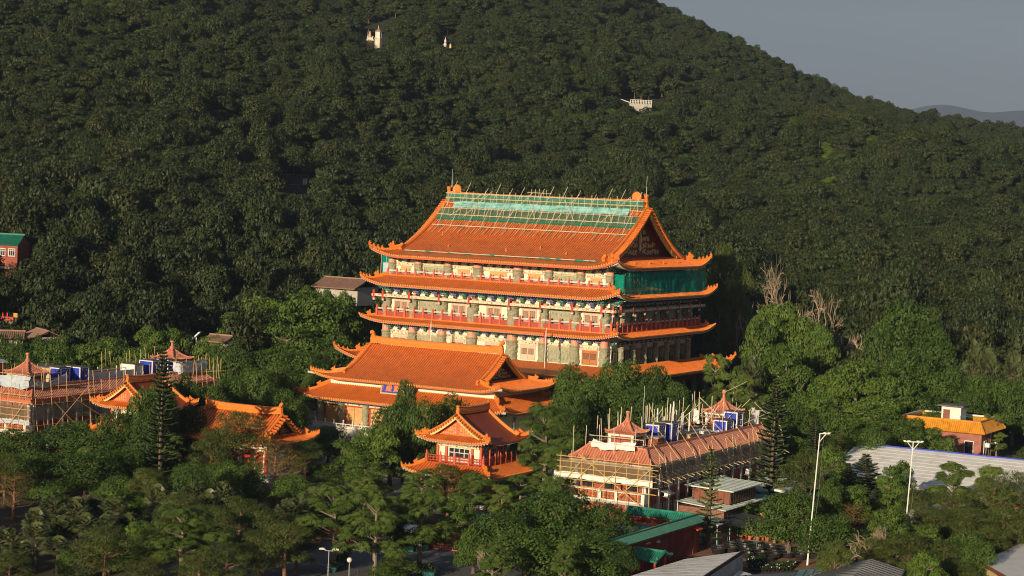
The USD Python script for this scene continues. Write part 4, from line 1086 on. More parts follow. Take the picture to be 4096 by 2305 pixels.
# the name board, 大雄寶殿, read from right to left
SG = {'da':[[[(0.016,0.047),(0.016,0.094),(0.105,0.127),(0.248,0.238),(0.327,0.349),(0.391,0.509),(0.382,0.531),(0.047,0.531),(0.031,0.656),(0.418,0.673),(0.422,0.937),(0.453,0.969),(0.562,0.969),(0.578,0.937),(0.567,0.673),(0.969,0.672),(0.953,0.531),(0.609,0.523),(0.721,0.3),(0.863,0.158),(0.984,0.094),(0.984,0.047),(0.922,-0.031),(0.734,0.063),(0.609,0.203),(0.508,0.379),(0.406,0.203),(0.25,0.047),(0.109,-0.031),(0.063,-0.016)]]],'xiong':[[[(0.0,0.219),(0.0,0.281),(0.03,0.302),(0.093,0.443),(0.141,0.633),(0.134,0.656),(0.031,0.672),(0.031,0.781),(0.17,0.816),(0.188,0.969),(0.312,0.953),(0.301,0.798),(0.478,0.781),(0.499,0.786),(0.547,0.937),(0.578,0.969),(0.649,0.938),(0.766,0.953),(0.828,0.859),(0.846,0.784),(0.969,0.75),(0.953,0.641),(0.828,0.631),(0.832,0.564),(0.969,0.547),(0.953,0.438),(0.828,0.428),(0.832,0.361),(0.969,0.344),(0.953,0.234),(0.828,0.225),(0.833,0.157),(0.984,0.141),(0.969,0.031),(0.633,0.031),(0.609,-0.031),(0.516,-0.031),(0.478,0.017),(0.406,0.016),(0.382,0.078),(0.125,0.031),(0.094,0.109),(0.11,0.168),(0.063,0.172)],[(0.625,0.166),(0.7,0.158),(0.701,0.231),(0.628,0.232)],[(0.625,0.369),(0.7,0.362),(0.701,0.434),(0.628,0.435)],[(0.625,0.572),(0.7,0.565),(0.701,0.637),(0.628,0.638)],[(0.641,0.775),(0.702,0.77),(0.683,0.842),(0.658,0.842)],[(0.359,0.413),(0.422,0.406),(0.454,0.302),(0.482,0.297),(0.482,0.468),(0.381,0.499)],[(0.266,0.616),(0.383,0.578),(0.422,0.649),(0.289,0.656)],[(0.298,0.261),(0.288,0.188),(0.344,0.207),(0.34,0.28)]]],'bao':[[[(0.016,0.047),(0.047,0.094),(0.156,0.118),(0.156,0.446),(0.063,0.469),(0.063,0.578),(0.125,0.588),(0.108,0.683),(0.047,0.703),(0.063,0.906),(0.398,0.906),(0.438,0.969),(0.547,0.969),(0.57,0.906),(0.953,0.891),(0.953,0.703),(0.919,0.694),(0.937,0.594),(0.907,0.571),(0.906,0.484),(0.859,0.459),(0.86,0.116),(0.969,0.062),(0.969,0.031),(0.922,-0.016),(0.844,-0.031),(0.728,0.031),(0.578,0.063),(0.523,0.109),(0.46,0.109),(0.391,0.047),(0.125,-0.031),(0.078,-0.031)]]],'dian':[[[(0.0,0.047),(0.062,0.321),(0.078,0.937),(0.531,0.938),(0.553,0.904),(0.563,0.922),(0.891,0.906),(0.891,0.663),(0.984,0.656),(0.984,0.547),(0.936,0.525),(0.953,0.5),(0.937,0.406),(0.828,0.18),(1.0,0.078),(0.937,-0.031),(0.781,0.031),(0.741,0.078),(0.516,-0.031),(0.481,0.029),(0.422,0.047),(0.351,0.187),(0.329,0.183),(0.328,0.141),(0.234,-0.016),(0.188,-0.016),(0.132,0.031),(0.063,0.0)],[(0.625,0.547),(0.783,0.537),(0.75,0.641),(0.745,0.796),(0.689,0.792),(0.672,0.625)],[(0.679,0.406),(0.705,0.317),(0.729,0.309),(0.765,0.333),(0.781,0.4)],[(0.484,0.219),(0.539,0.125),(0.629,0.194),(0.573,0.284),(0.547,0.234)],[(0.478,0.438),(0.471,0.363),(0.543,0.362),(0.545,0.387)],[(0.197,0.812),(0.194,0.75),(0.406,0.757),(0.4,0.812)],[(0.328,0.369),(0.359,0.365),(0.354,0.437),(0.329,0.432)],[(0.338,0.625),(0.328,0.57),(0.352,0.563),(0.359,0.617)],[(0.188,0.369),(0.218,0.365),(0.213,0.437),(0.188,0.432)],[(0.188,0.572),(0.218,0.567),(0.214,0.624),(0.189,0.62)],[(0.156,0.148),(0.186,0.146),(0.2,0.233),(0.173,0.229)]]]}
bd = MB()
sgn = thing('name_board', 'blue name board with orange characters in an ornate frame between the two roofs', 'sign', uv(6.93, -47.65), ROT)
Mb = trimesh.transformations.rotation_matrix(math.radians(-16), [1, 0, 0])
Mb[:3, 3] = (-1.55, -8.55, 8.25)
MB().box((0, 0, 0), (5.6, .16, 1.75)).build('board', 'sign_blue', sgn, M=Mb)
fr = MB()
for a, b, c, d in ((-3.0, 3.0, .80, 1.0), (-3.0, 3.0, -1.0, -.80), (-3.0, -2.78, -.8, .8), (2.78, 3.0, -.8, .8)):
    fr.bx(a, b, -.16, .12, c, d)
fr.build('frame', 'ochre_board', sgn, M=Mb)
fo = MB()
for i in range(15):
    for zz in (-.9, .9):
        fo.box((-2.8 + i * .4, -.18, zz), (.22, .05, .12))
fo.build('frame_carving', 'rafter', sgn, M=Mb, kind='stuff')
for i, ch in enumerate(('dian', 'bao', 'xiong', 'da')):
    m = MB()
    for poly in SG[ch]:
        m.prism(Polygon(poly[0], poly[1:]), (-2.05 + i * 1.37, -.11, -.55), (1.12, 0, 0), (0, 0, 1.12), .06)
    m.build('character', 'sign_gold', sgn, M=Mb)
m = MB()
for i in range(5):
    m.box((-2.62, -.1, .45 - i * .2), (.09, .05, .12))
m.build('small_inscription', 'sign_gold', sgn, M=Mb)
# terrace and balustrade
Z = thing('stone_terrace', 'pale stone terrace carrying the two-tiered hall behind its white balustrade', 'terrace', uv(6.93, -47.65), ROT)
MB().bx(-19.2, 19.2, -12.9, 10.5, 0, 1.5).build('terrace_wall', 'white_stone', Z)
MB().bx(-19.4, 19.4, -13.1, 10.6, 1.42, 1.6).build('coping', 'white_stone', Z)
m = MB()
for k in range(9):
    m.bx(-3.2, 3.2, -13.1 - (k + 1) * .34, -13.1 - k * .34, 0, 1.5 - k * .165)
m.build('steps', 'white_stone', Z)
BL = thing('stone_balustrade', 'white carved stone balustrade round the hall terrace', 'balustrade', uv(6.93, -47.65), ROT)
def balus(a, b, n):
    a, b = np.array(a, float), np.array(b, float)
    d = (b - a) / n; u = d / np.linalg.norm(d); rz = math.atan2(u[1], u[0])
    for i in range(n + 1):
        p = a + d * i
        MB().box((p[0], p[1], 2.12), (.2, .2, 1.05), rz).lathe([(.12, 2.64), (.05, 2.7), (.13, 2.8), (.13, 2.98), (.05, 3.06)], 8, (p[0], p[1], 0)).build('post', 'white_stone', BL)
        if i < n:
            c = p + d / 2; L = np.linalg.norm(d) - .2
            m = MB().box((c[0], c[1], 1.85), (L, .09, .46), rz).box((c[0], c[1], 2.40), (L, .11, .12), rz)
            for k in (-.28, .28):
                q = c + u * k * L; m.box((q[0], q[1], 2.20), (.12, .1, .3), rz)
            m.build('panel', 'white_stone', BL)
balus((-19.2, -12.9), (-3.3, -12.9), 9)
balus((3.3, -12.9), (19.2, -12.9), 9)
balus((-19.2, -12.9), (-19.2, 4), 9)
balus((19.2, -12.9), (19.2, 4), 9)

# ---------------------------------------------------------------- the front hall (left) and the two towers
T = thing('gate_hall', 'small single-storey hall with orange gabled roof half hidden behind thin-leaved trees', 'temple hall', uv(8.9, -100.9), ROT)
MB().bx(-6.4, 6.4, -3.2, 3.2, .5, 5.0).build('wall', 'cream_wall', T)
MB().bx(-8.2, 8.2, -5.0, 5.0, 0, .5).build('plinth', 'white_stone', T)
for x in (-7, -4.2, -1.5, 1.5, 4.2, 7):
    for y in (-4.1, 4.1):
        q = MB().lathe([(.26, .6), (.24, 4.7)], 10, (x, y, 0)).build('column', 'red_paint', T)
        MB().lathe([(.36, .5), (.36, .85), (.28, .95)], 8, (x, y, 0)).build('column_base', 'white_stone', q)
MB().bx(-7.3, 7.3, -4.4, -4.1, 4.2, 4.9).bx(-7.3, 7.3, 4.1, 4.4, 4.2, 4.9).bx(7.0, 7.3, -4.1, 4.1, 4.2, 4.9).bx(-7.3, -7.0, -4.1, 4.1, 4.2, 4.9).build('eave_beam', 'white_stone', T)
painted_band(T, (-7.2, -4.42), (7.2, -4.42), 4.25, 4.85, (0, -1), 501)
for x in (-5.2, -3.0, 3.0, 5.2):
    MB().bx(x - .6, x + .6, -3.3, -3.15, 1.6, 3.7).build('window', 'red_paint', T)
lattice_door(T, -1.4, 1.4, .5, 3.9, -3.22, 4, 'door_wood_red')
bracket_row(T, (-7.2, -4.5, 4.55), (7.2, -4.5, 4.55), 12, (0, -1, 0), .45, 3)
Rg = Roof(8.7, 5.7, 6.4, 0, .34, 4.95, 8.35, .75, 3.6, .58)
rp = roof_parts(T, Rg, 0.46, 0.145, row_parts=('front',), ridge=(.42, .45), beast=.5, beasts=5, corners=((-1, -1), (1, -1), (1, 1)), fh=.26)
gable_parts(T, Rg, 1, bw=.62, seed=21, deep=.5, out=.55); gable_parts(T, Rg, -1, bw=.62, seed=22, deep=.5, out=.55)
for sx in (-1, 1):
    figure(CHIWEN, (sx * 6.1, 0, 8.75), (-sx, 0, 0), .72, .42).build('ridge_end_dragon', 'ridge_tile', rp)
for sx in (-1, 1):
    p = Rg.P(sx * 8.7, -5.7, 0.0, -.35); d = np.array([sx, -1, 0.0]) / math.sqrt(2)
    MB().beam(p - d * 1.0 - [0, 0, .15], p + d * .3, .24, .24).build('corner_beam_end', 'rafter', T)

def tower(loc, label, seed):
    T = thing('bell_tower', label, 'tower', loc, ROT)
    M90 = rotz(PI / 2)
    MB().bx(-5.6, 5.6, -5.4, 5.4, 0, .5).build('plinth', 'white_stone', T)
    MB().bx(-3.6, 3.6, -3.5, 3.5, .5, 4.4).build('lower_wall', 'tan_wall', T)
    for x in (-4.6, -1.6, 1.6, 4.6):
        for y in (-4.5, 4.5):
            MB().lathe([(.2, .5), (.2, 4.2)], 8, (x, y, 0)).build('column', 'red_paint', T)
    for y in (-1.5, 1.5):
        MB().lathe([(.2, .5), (.2, 4.2)], 8, (4.6, y, 0)).build('column', 'red_paint', T)
    MB().bx(-4.8, 4.8, -4.7, -4.4, 3.6, 4.2).bx(4.5, 4.8, -4.4, 4.6, 3.6, 4.2).build('lower_beam', 'red_paint', T)
    Rs = Roof(6.5, 6.6, 4.4, 4.3, 1.0, 3.95, 5.05, .6, 3.0, .7)
    roof_parts(T, Rs, .40, .13, row_parts=('front', 'right'), ridge=(.3, .36), beast=.38, beasts=3, corners=((-1, -1), (1, -1), (1, 1)), fh=.22, name='lower_roof')
    MB().bx(-4.4, 4.4, -4.3, 4.3, 4.6, 5.15).build('gallery_floor', 'red_paint', T)
    MB().bx(-3.1, 3.1, -3.0, 3.0, 5.15, 8.3).build('upper_wall', 'cream_wall', T)
    for x in (-3.2, -1.9, 1.9, 3.2):
        MB().lathe([(.19, 5.15), (.18, 8.2)], 8, (x, -3.15, 0)).build('upper_column', 'post_red', T)
    for y in (-1.1, 1.1, 3.1):
        MB().lathe([(.19, 5.15), (.18, 8.2)], 8, (3.25, y, 0)).build('upper_column', 'post_red', T)
    for y0, y1 in ((-2.6, -1.4), (-.8, .8), (1.4, 2.6)):
        f = MB().bx(3.1, 3.2, y0, y1, 6.0, 7.1).build('window', 'glass_dark', T)
        q = MB()
        for k in range(4):
            yy = y0 + (y1 - y0) * k / 3
            q.bx(3.2, 3.25, yy - .03, yy + .03, 6.0, 7.1)
        q.bx(3.2, 3.25, y0, y1, 5.95, 6.03).bx(3.2, 3.25, y0, y1, 6.52, 6.58).bx(3.2, 3.25, y0, y1, 7.07, 7.15)
        q.build('window_bars', 'white_metal', f)
    for x0, x1 in ((-1.5, 1.5),):
        f = MB().bx(x0, x1, -3.1, -3.0, 5.9, 7.0).build('window', 'glass_dark', T)
        q = MB()
        for k in range(5):
            xx = x0 + (x1 - x0) * k / 4
            q.bx(xx - .04, xx + .04, -3.16, -3.1, 5.9, 7.0)
        q.bx(x0, x1, -3.16, -3.1, 6.42, 6.5).build('window_bars', 'white_metal', f)
    painted_band(T, (-3.0, -3.25), (3.0, -3.25), 7.15, 7.6, (0, -1), seed)
    painted_band(T, (3.3, -3.0), (3.3, 3.0), 7.2, 7.7, (1, 0), seed + 1)
    bracket_row(T, (-3.1, -3.1, 7.4), (3.1, -3.1, 7.4), 5, (0, -1, 0), .85, 3)
    bracket_row(T, (3.2, -2.9, 7.4), (3.2, 2.9, 7.4), 6, (1, 0, 0), .85, 3)
    # railing of the gallery
    pts = [(x, -4.2) for x in (-4.2, -2.1, 0, 2.1, 4.2)] + [(4.3, y) for y in (-2.8, -1.4, 0, 1.4, 2.8, 4.2)]
    rail_posts(T, pts, 5.1, 6.1, .2, 'post_red')
    m = MB()
    for z in (5.35, 5.7, 6.0):
        m.bx(-4.2, 4.2, -4.24, -4.16, z, z + .09).bx(4.26, 4.34, -4.2, 4.2, z, z + .09)
    for x in np.arange(-4.0, 4.1, .42):
        m.bx(x, x + .07, -4.23, -4.17, 5.15, 6.0); m.bx(4.27, 4.33, x, x + .07, 5.15, 6.0)
    m.build('gallery_rail', 'red_paint', T)
    Rt = Roof(5.1, 5.5, 3.9, 0, .25, 8.05, 11.35, .6, 3.0, .62, M90)
    rp = roof_parts(T, Rt, .36, .12, row_parts=('back', 'left'), rows=('back', 'left'), ridge=(.34, .40), beast=.40, beasts=3, corners=((-1, -1), (-1, 1), (1, -1), (1, 1)), fh=.24, M=M90, name='upper_roof')
    gable_parts(T, Rt, -1, M=M90, bw=.5, seed=seed, deep=.45, board='gold_paint', back='fascia_red', curls=6, out=.45, dots=False)
    gable_parts(T, Rt, 1, M=M90, bw=.5, seed=seed + 3, deep=.45, board='gold_paint', back='fascia_red', curls=6, out=.45, dots=False)
    for s in (-1, 1):
        figure(CHIWEN, (s * 3.7, 0, 11.6), (-s, 0, 0), .52, .32).build('ridge_end_dragon', 'ridge_tile', rp, M=M90)
    return T
tower(uv(44.5, -99.8), 'two-tiered square tower with orange roofs and red gallery rising above the roadside trees', 600)
tower(uv(-7.0, -102.6), 'square tower with orange gabled roof mostly hidden beside the tall conifer', 620)
# ---------------------------------------------------------------- the two long dormitories, wrapped in bamboo for repairs
def hip_patch(L0, L1, n):
    return np.array([L0 + (L1 - L0) * t for t in np.linspace(0, 1, n)])
def tiled_slope(T, e0, e1, t0, t1, pitch, r, bed, row, kick=0.25, as_parts=True, parent=None):
    """A roof slope between its eave (e0-e1) and its top edge (t0-t1), with barrel rows running up it."""
    e0, e1, t0, t1 = (np.asarray(q, float) for q in (e0, e1, t0, t1))
    def S(a, t):
        p = (e0 + (e1 - e0) * a) * (1 - t) + (t0 + (t1 - t0) * a) * t
        return p + np.array([0, 0, -kick * 4 * t * (1 - t) * 0.5])
    P = np.array([[S(a, t) for a in np.linspace(0, 1, 12)] for t in np.linspace(0, 1, 5)])
    n = np.cross(e1 - e0, t0 - e0); n /= np.linalg.norm(n)
    if n[2] < 0:
        n = -n
    m = MB().grid(P); b = P - n * 0.16; m.grid(b, flip=True)
    m.grid(np.array([P[0], b[0]]))
    rp = parent or m.build('roof_slope', bed, T)
    if parent:
        m.build('roof_slope', bed, parent)
    u = (e1 - e0) / np.linalg.norm(e1 - e0)
    L = np.linalg.norm(e1 - e0); k = int(L / pitch)
    d0, d1 = (t0 - e0) @ u, (t1 - e0) @ u
    rest = MB()
    for i in range(k):
        x = (i + 0.5) * L / k
        lim = 1.0
        if x < d0: lim = x / d0
        if x > d1: lim = min(lim, (L - x) / (L - d1))
        if lim < 0.08:
            continue
        c = []
        for t in np.linspace(0, lim, 4):
            lo, hi = d0 * t, L + (d1 - L) * t
            a = (x - lo) / (hi - lo)
            c.append(S(a, t))
        c = np.array(c)
        v = np.array([[p + u * q * r + n * (h * r + 0.005) for q, h in ((-1, 0), (-.55, .95), (.55, .95), (1, 0))] for p in c])
        q = MB().grid(v); q.add(v[0], [[0, 1, 2], [0, 2, 3]])
        if as_parts:
            q.build('tile_row', row, rp)
        else:
            rest.join(q)
    if rest.n:
        rest.build('tile_rows', row, rp, kind='stuff')
    return rp
def pagoda(T, cx, cy, z0, half, ze, zt, finial, ceil='red_brick'):
    """A square brick lantern with a pointed tiled roof, part of the dormitory's roof."""
    p = MB().bx(cx - half * .72, cx + half * .72, cy - half * .72, cy + half * .72, z0, ze + .1).build('roof_lantern', ceil, T)
    for sx in (-1, 1):
        for sy in (-1, 1):
            MB().bx(cx + sx * half * .74 - .16, cx + sx * half * .74 + .16, cy + sy * half * .74 - .16, cy + sy * half * .74 + .16, z0, ze).build('corner_post', 'white_render', p)
    a = np.array([[cx - half, cy - half, ze], [cx + half, cy - half, ze], [cx + half, cy + half, ze], [cx - half, cy + half, ze]])
    for q in a:
        q[2] += 0.12
    tip = .22
    for i in range(4):
        e0, e1 = a[i], a[(i + 1) % 4]
        c = np.array([cx, cy, zt])
        d = (e1 - e0) / np.linalg.norm(e1 - e0)
        rp = tiled_slope(T, e0, e1, c - d * tip, c + d * tip, .30, .10, 'pink_tile', 'pink_row', kick=.75, as_parts=i in (0, 1), parent=None)
        h = np.array([e0 * (1 - t) + np.array([cx, cy, zt]) * t + np.array([0, 0, -.75 * 2 * t * (1 - t) + .02]) for t in np.linspace(0, 1, 7)])
        h[0, 2] += .16
        MB().sweep(h, .26, .22, np.cross(h[-1] - h[0], [0, 0, 1])).build('hip_ridge', 'pink_row', rp)
    MB().bx(cx - half * .86, cx + half * .86, cy - half * .86, cy + half * .86, ze - .28, ze - .02).build('lantern_cornice', 'white_render', p)
    MB().lathe([(.30, zt - .1), (.34, zt + .1), (.17, zt + .3), (.16, zt + .7), (.27, zt + .9), (.27, zt + 1.05), (.2, finial)], 8, (cx, cy, 0)).build('finial', 'pink_row', p)

def dorm(T, L, W, right):
    """Long flat-topped block; local origin at the front corner nearest the camera, y runs back along it, x to the left is negative."""
    zr, zt = 8.1, 9.75
    br_f, br_s = 'red_brick', 'shade_brick' if right else 'red_brick'
    MB().bx(-W + .9, -.9, .9, L - .9, 0, 8.2).build('wall', 'red_brick', T)
    MB().bx(-W + 2.2, -2.0, 2.1, L - 2.1, 8.2, 9.35).build('flat_roof', 'asphalt_roof', T)
    # mansard of pink tiles on the front and the long right side, plain on the far sides
    e = [np.array([-W, 0, zr]), np.array([0, 0, zr]), np.array([0, L, zr]), np.array([-W, L, zr])]
    t = [np.array([-W + 1.9, 1.9, zt]), np.array([-1.6, 1.9, zt]), np.array([-1.6, L - 1.9, zt]), np.array([-W + 1.9, L - 1.9, zt])]
    tiled_slope(T, e[0], e[1], t[0], t[1], .36, .12, 'pink_tile', 'pink_row', as_parts=True)
    tiled_slope(T, e[1], e[2], t[1], t[2], .36, .12, 'pink_tile', 'pink_row', as_parts=True)
    tiled_slope(T, e[2], e[3], t[2], t[3], .36, .12, 'pink_tile', 'pink_row', as_parts=False)
    tiled_slope(T, e[3], e[0], t[3], t[0], .36, .12, 'pink_tile', 'pink_row', as_parts=False)
    for i in range(4):
        a, b = e[i], t[i]
        h = np.array([a + (b - a) * q + [0, 0, -.12 * 4 * q * (1 - q) + .05] for q in np.linspace(0, 1, 5)]); h[0, 2] += .1
        MB().sweep(h, .28, .22, np.cross(b - a, [0, 0, 1])).build('hip_ridge', 'pink_row', T)
        MB().beam(t[i] + [0, 0, .1], t[(i + 1) % 4] + [0, 0, .1], .34, .26).build('top_ridge', 'pink_row', T)
    MB().bx(-W + .1, -.1, .1, .35, zr - .42, zr - .12).bx(-.35, -.1, .35, L - .1, zr - .42, zr - .12).build('eave_board', 'fascia_red' if not right else 'white_render', T)
    MB().bx(-W + .9, -.9, .45, .85, zr - .75, zr - .45).bx(-.88, -.5, .85, L - 1, zr - .75, zr - .45).build('cornice', 'concrete', T)
    # the long side: white pilasters, two floors of windows
    n = 13
    for i in range(n + 1):
        y = 1.4 + i * (L - 2.8) / n
        MB().bx(-.9, -.62, y - .16, y + .16, 0, 7.4).build('pilaster', 'white_render', T)
    for i in range(n):
        y = 1.4 + (i + .5) * (L - 2.8) / n
        for k, (z0, z1) in enumerate(((1.6, 3.0), (5.0, 6.6))):
            for d in (-.68, .68):
                w = MB().bx(-.9, -.84, y + d - .42, y + d + .42, z0, z1).build('window', 'glass_dark', T)
                q = MB()
                for a in (-.42, 0, .38):
                    q.bx(-.84, -.78, y + d + a, y + d + a + .05, z0, z1)
                q.bx(-.84, -.76, y + d - .46, y + d + .46, z0 - .1, z0).bx(-.84, -.78, y + d - .42, y + d + .42, z1 - .5, z1 - .44).bx(-.84, -.78, y + d - .42, y + d + .42, z1 - .05, z1)
                q.build('window_frame', 'white_metal', w)
        if right and i % 3 == 1:
            MB().box((-.3, y + .2, 4.25), (.5, .9, .7)).build('air_conditioner', 'white_metal', T)
            MB().bx(-.9, -.05, y - .35, y + .75, 3.78, 3.86).build('bracket_shelf', 'concrete', T)
        if right and i in (1, 4, 7):
            MB().hexa([(-.9, y - .9, 4.5), (.5, y - .9, 4.2), (.5, y + .9, 4.2), (-.9, y + .9, 4.5), (-.9, y - .9, 4.58), (.5, y - .9, 4.28), (.5, y + .9, 4.28), (-.9, y + .9, 4.58)]).build('window_canopy', 'pale_sheet', T)
    # front: brick balcony with pierced panels and openings behind
    MB().bx(-W + .6, -.4, -.5, .9, 3.2, 3.5).build('balcony_floor', 'concrete', T)
    xs = [-W + .6, -W + 4.4, -4.4, -.4]
    for i in range(3):
        a, b = xs[i], xs[i + 1]
        MB().bx(a, a + .45, -.5, -.2, 3.5, 4.7).build('parapet_pier', 'white_render', T)
        MB().bx(a + .45, b, -.46, -.24, 3.5, 3.66).bx(a + .45, b, -.48, -.22, 4.58, 4.7).build('parapet_rail', 'white_render', T)
        MB().bx(a + .5, b - .05, -.36, -.30, 3.66, 4.58).build('parapet_back', 'lattice_dark', T)
        q = MB()
        k = max(2, int((b - a - .5) / .46))
        for j in range(k):
            for r in range(2):
                c = (a + .5 + (j + .5) * (b - a - .55) / k, -.40, 3.66 + (r + .5) * .46)
                q.box(c, (.10, .07, .46)); q.box(c, (.46, .07, .10)); q.beam(np.array(c) + [-.2, 0, -.2], np.array(c) + [.2, 0, .2], .06, .06); q.beam(np.array(c) + [.2, 0, -.2], np.array(c) + [-.2, 0, .2], .06, .06)
        q.build('pierced_panel', 'terracotta', T)
    MB().bx(-.85, -.4, -.5, .9, 3.5, 4.7).build('parapet_pier', 'white_render', T)
    for x in (-W + 2.4, -5.6, -2.6):
        MB().bx(x - .75, x + .75, .86, .93, 4.75, 6.9).build('opening', 'glass_dark', T)
    for x in (-W + .9, -W + 4.4, -4.2, -.95):
        MB().bx(x - .22, x + .22, .5, .9, 3.5, 7.3).build('front_pier', br_f if x > -W + 1 and x < -1 else 'white_render', T)

T = thing('dormitory', 'long brick dormitory with pink-tiled roof above the plant yard, shaded side full of windows', 'dormitory', uv(73.2, -106.9), ROT)
dorm(T, 39.8, 11.0, True)
pagoda(T, -4.9, 3.4, 9.3, 2.02, 11.35, 12.95, 14.0)
pagoda(T, -5.4, 34.0, 9.3, 2.2, 11.5, 13.2, 14.5)
MB().bx(-4.0, -1.9, 6.0, 7.6, 9.3, 10.7).build('roof_shaft', 'red_brick', T)
MB().bx(-4.15, -1.75, 5.85, 7.75, 10.7, 10.82).build('shaft_lid', 'concrete', T)
T2 = thing('dormitory', 'long brick dormitory with pink-tiled mansard roof behind the banyans, caged in crossed bamboo', 'dormitory', uv(-20.6, -110.7), ROT)
dorm(T2, 42.0, 12.0, False)
pagoda(T2, -3.9, 3.3, 9.3, 2.3, 11.4, 13.2, 14.3)
pagoda(T2, -5.2, 37.2, 9.3, 2.4, 11.5, 13.3, 14.4)
MB().bx(-9.6, -8.0, 2.0, 3.4, 9.3, 12.6).build('chimney', 'red_brick', T2)
MB().hexa([(-9.9, 1.7, 12.6), (-7.7, 1.7, 12.6), (-7.7, 3.7, 12.6), (-9.9, 3.7, 12.6), (-9.2, 2.4, 13.1), (-8.4, 2.4, 13.1), (-8.4, 3.0, 13.1), (-9.2, 3.0, 13.1)]).build('chimney_cap', 'tarp_blue', T2)

# ---------------------------------------------------------------- things on the dormitory roofs
def cabin(base, loc, label, mat='blue_panel', s=(1.5, 1.7, 2.3), group=None, rot=ROT, lid='asphalt_roof'):
    w, d, h = s
    T = thing(base, label, 'cabin', loc, rot, group)
    MB().bx(-w / 2 + .05, w / 2 - .05, -d / 2 + .05, d / 2 - .05, .1, h).build('body', mat, T)
    f = MB()
    for x in (-w / 2, w / 2):
        for y in (-d / 2, d / 2):
            f.box((x, y, h / 2), (.16, .16, h))
    for z in (.08, h):
        f.bx(-w / 2, w / 2, -d / 2 - .05, -d / 2 + .05, z - .07, z + .07).bx(-w / 2, w / 2, d / 2 - .05, d / 2 + .05, z - .07, z + .07)
        f.bx(-w / 2 - .05, -w / 2 + .05, -d / 2 + .05, d / 2 - .05, z - .07, z + .07).bx(w / 2 - .05, w / 2 + .05, -d / 2 + .05, d / 2 - .05, z - .07, z + .07)
    f.build('frame', 'white_metal', T)
    MB().bx(-w / 2 - .1, w / 2 + .1, -d / 2 - .1, d / 2 + .1, h + .07, h + .16).build('roof', lid, T)
    dr = MB().bx(w / 2 - .04, w / 2 + .0, -d * .3, d * .3, .15, h - .15).build('door', mat, T)
    MB().bx(w / 2, w / 2 + .06, d * .18, d * .26, h * .42, h * .54).build('handle', 'white_metal', dr)
    v = MB().lathe([(.001, 0), (.11, 0), (.11, .03), (.001, .03)], 8)
    for y in (-d * .22, d * .22):
        MB().box((w / 2 + .02, y, h - .3), (.05, .2, .14)).build('vent', 'white_metal', T)
    return T
LR = lambda x, y, z=9.36: uv(73.2 + x, -106.9 + y, z)
LL = lambda x, y, z=9.36: uv(-20.6 + x, -110.7 + y, z)
cabin('blue_cabin', LR(-3.9, 9.4), 'blue portable cabin beside the brick roof shaft, the one closest to the pointed pink lantern', s=(1.7, 1.9, 2.6))
cabin('blue_cabin', LR(-3.5, 12.4), 'blue portable cabin standing behind the first on the dormitory over the plant yard', s=(1.7, 1.9, 2.6))
cabin('blue_cabin', LR(-2.9, 28.4), 'low blue cabin half hidden by the mansard edge under the second pink lantern', s=(1.8, 2.2, 1.7))
cabin('blue_cabin', LR(-2.7, 31.2), 'tall blue cabin against the second pink lantern above the shaded long roof', s=(1.8, 1.9, 2.6))
cabin('blue_cabin', LL(-5.2, 11.6), 'dark blue cabin behind the nearer lantern of the bamboo-caged dormitory', s=(2.0, 1.8, 2.2))
cabin('blue_cabin', LL(-4.0, 14.0), 'bright blue cabin next to the white fence panels on the bamboo-caged dormitory', s=(2.6, 1.8, 2.3))
cabin('blue_cabin', LL(-4.4, 31.0), 'wide blue cabin beside the white cabin on the bamboo-caged dormitory', s=(2.5, 1.9, 2.3))
cabin('blue_cabin', LL(-4.0, 34.4), 'blue cabin partly behind the tall conifer next to the far pink lantern', s=(2.2, 1.9, 2.3))
cabin('white_cabin', LL(-4.8, 27.2), 'white cabin with dark lid between white fence panels and blue cabins', 'white_render', s=(2.6, 1.9, 1.9))
P = thing('white_panel_fence', 'row of white panels on posts along the roof edge of the bamboo-caged dormitory', 'fence', LL(-3.6, 15.8), ROT)
for i in range(5):
    MB().bx(-.06, .06, i * 2.1, i * 2.1 + 2.0, .15, 1.3).build('panel', 'white_metal', P)
    MB().bx(.06, .16, i * 2.1 - .06, i * 2.1 + .06, 0, 2.1 if i % 2 else 1.7).build('post', 'white_metal', P)
for i in (0, 2):
    MB().bx(.06, .14, i * 2.1, i * 2.1 + 4.2, 1.62, 1.7).build('top_bar', 'white_metal', P)
K = thing('tank_house', 'tan flat-roofed block with a white pipe on the bamboo-caged dormitory', 'roof hut', LL(-9.0, 13.0, 8.9), ROT)
MB().bx(-2.4, 2.4, -1.6, 1.6, 0, 2.5).build('wall', 'tan_wall', K)
MB().bx(-2.6, 2.6, -1.8, 1.8, 2.5, 2.66).build('roof', 'asphalt_roof', K)
MB().tube([(2.4, -1.9, .2), (2.4, -1.9, 1.6), (1.2, -1.9, 1.7), (1.1, -1.9, .4)], .12, 6).build('pipe', 'white_metal', K)
for lab, x, y, w, d, h, mt in (('low timber-coloured box on the near dormitory roof between cabins and white tank', -3.2, 17.4, 2.0, 2.4, .9, 'ply_board'), ('white lidded tank on the near dormitory roof between timber box and second lantern', -3.0, 21.6, 1.5, 2.2, .9, 'white_render')):
    q = thing('roof_box' if mt != 'white_render' else 'water_tank', lab, 'box' if mt != 'white_render' else 'tank', LR(x, y), ROT)
    MB().bx(-w / 2, w / 2, -d / 2, d / 2, 0, h).build('body', mt, q)
    MB().bx(-w / 2 - .08, w / 2 + .08, -d / 2 - .08, d / 2 + .08, h, h + .08).build('lid', 'concrete' if mt != 'white_render' else 'white_metal', q)
rng = random.Random(9)
Q = thing('roof_pipework', 'tangle of dark pipes and upright white tubes on the near dormitory roof between the lanterns', 'pipework', LR(-6, 22), ROT)
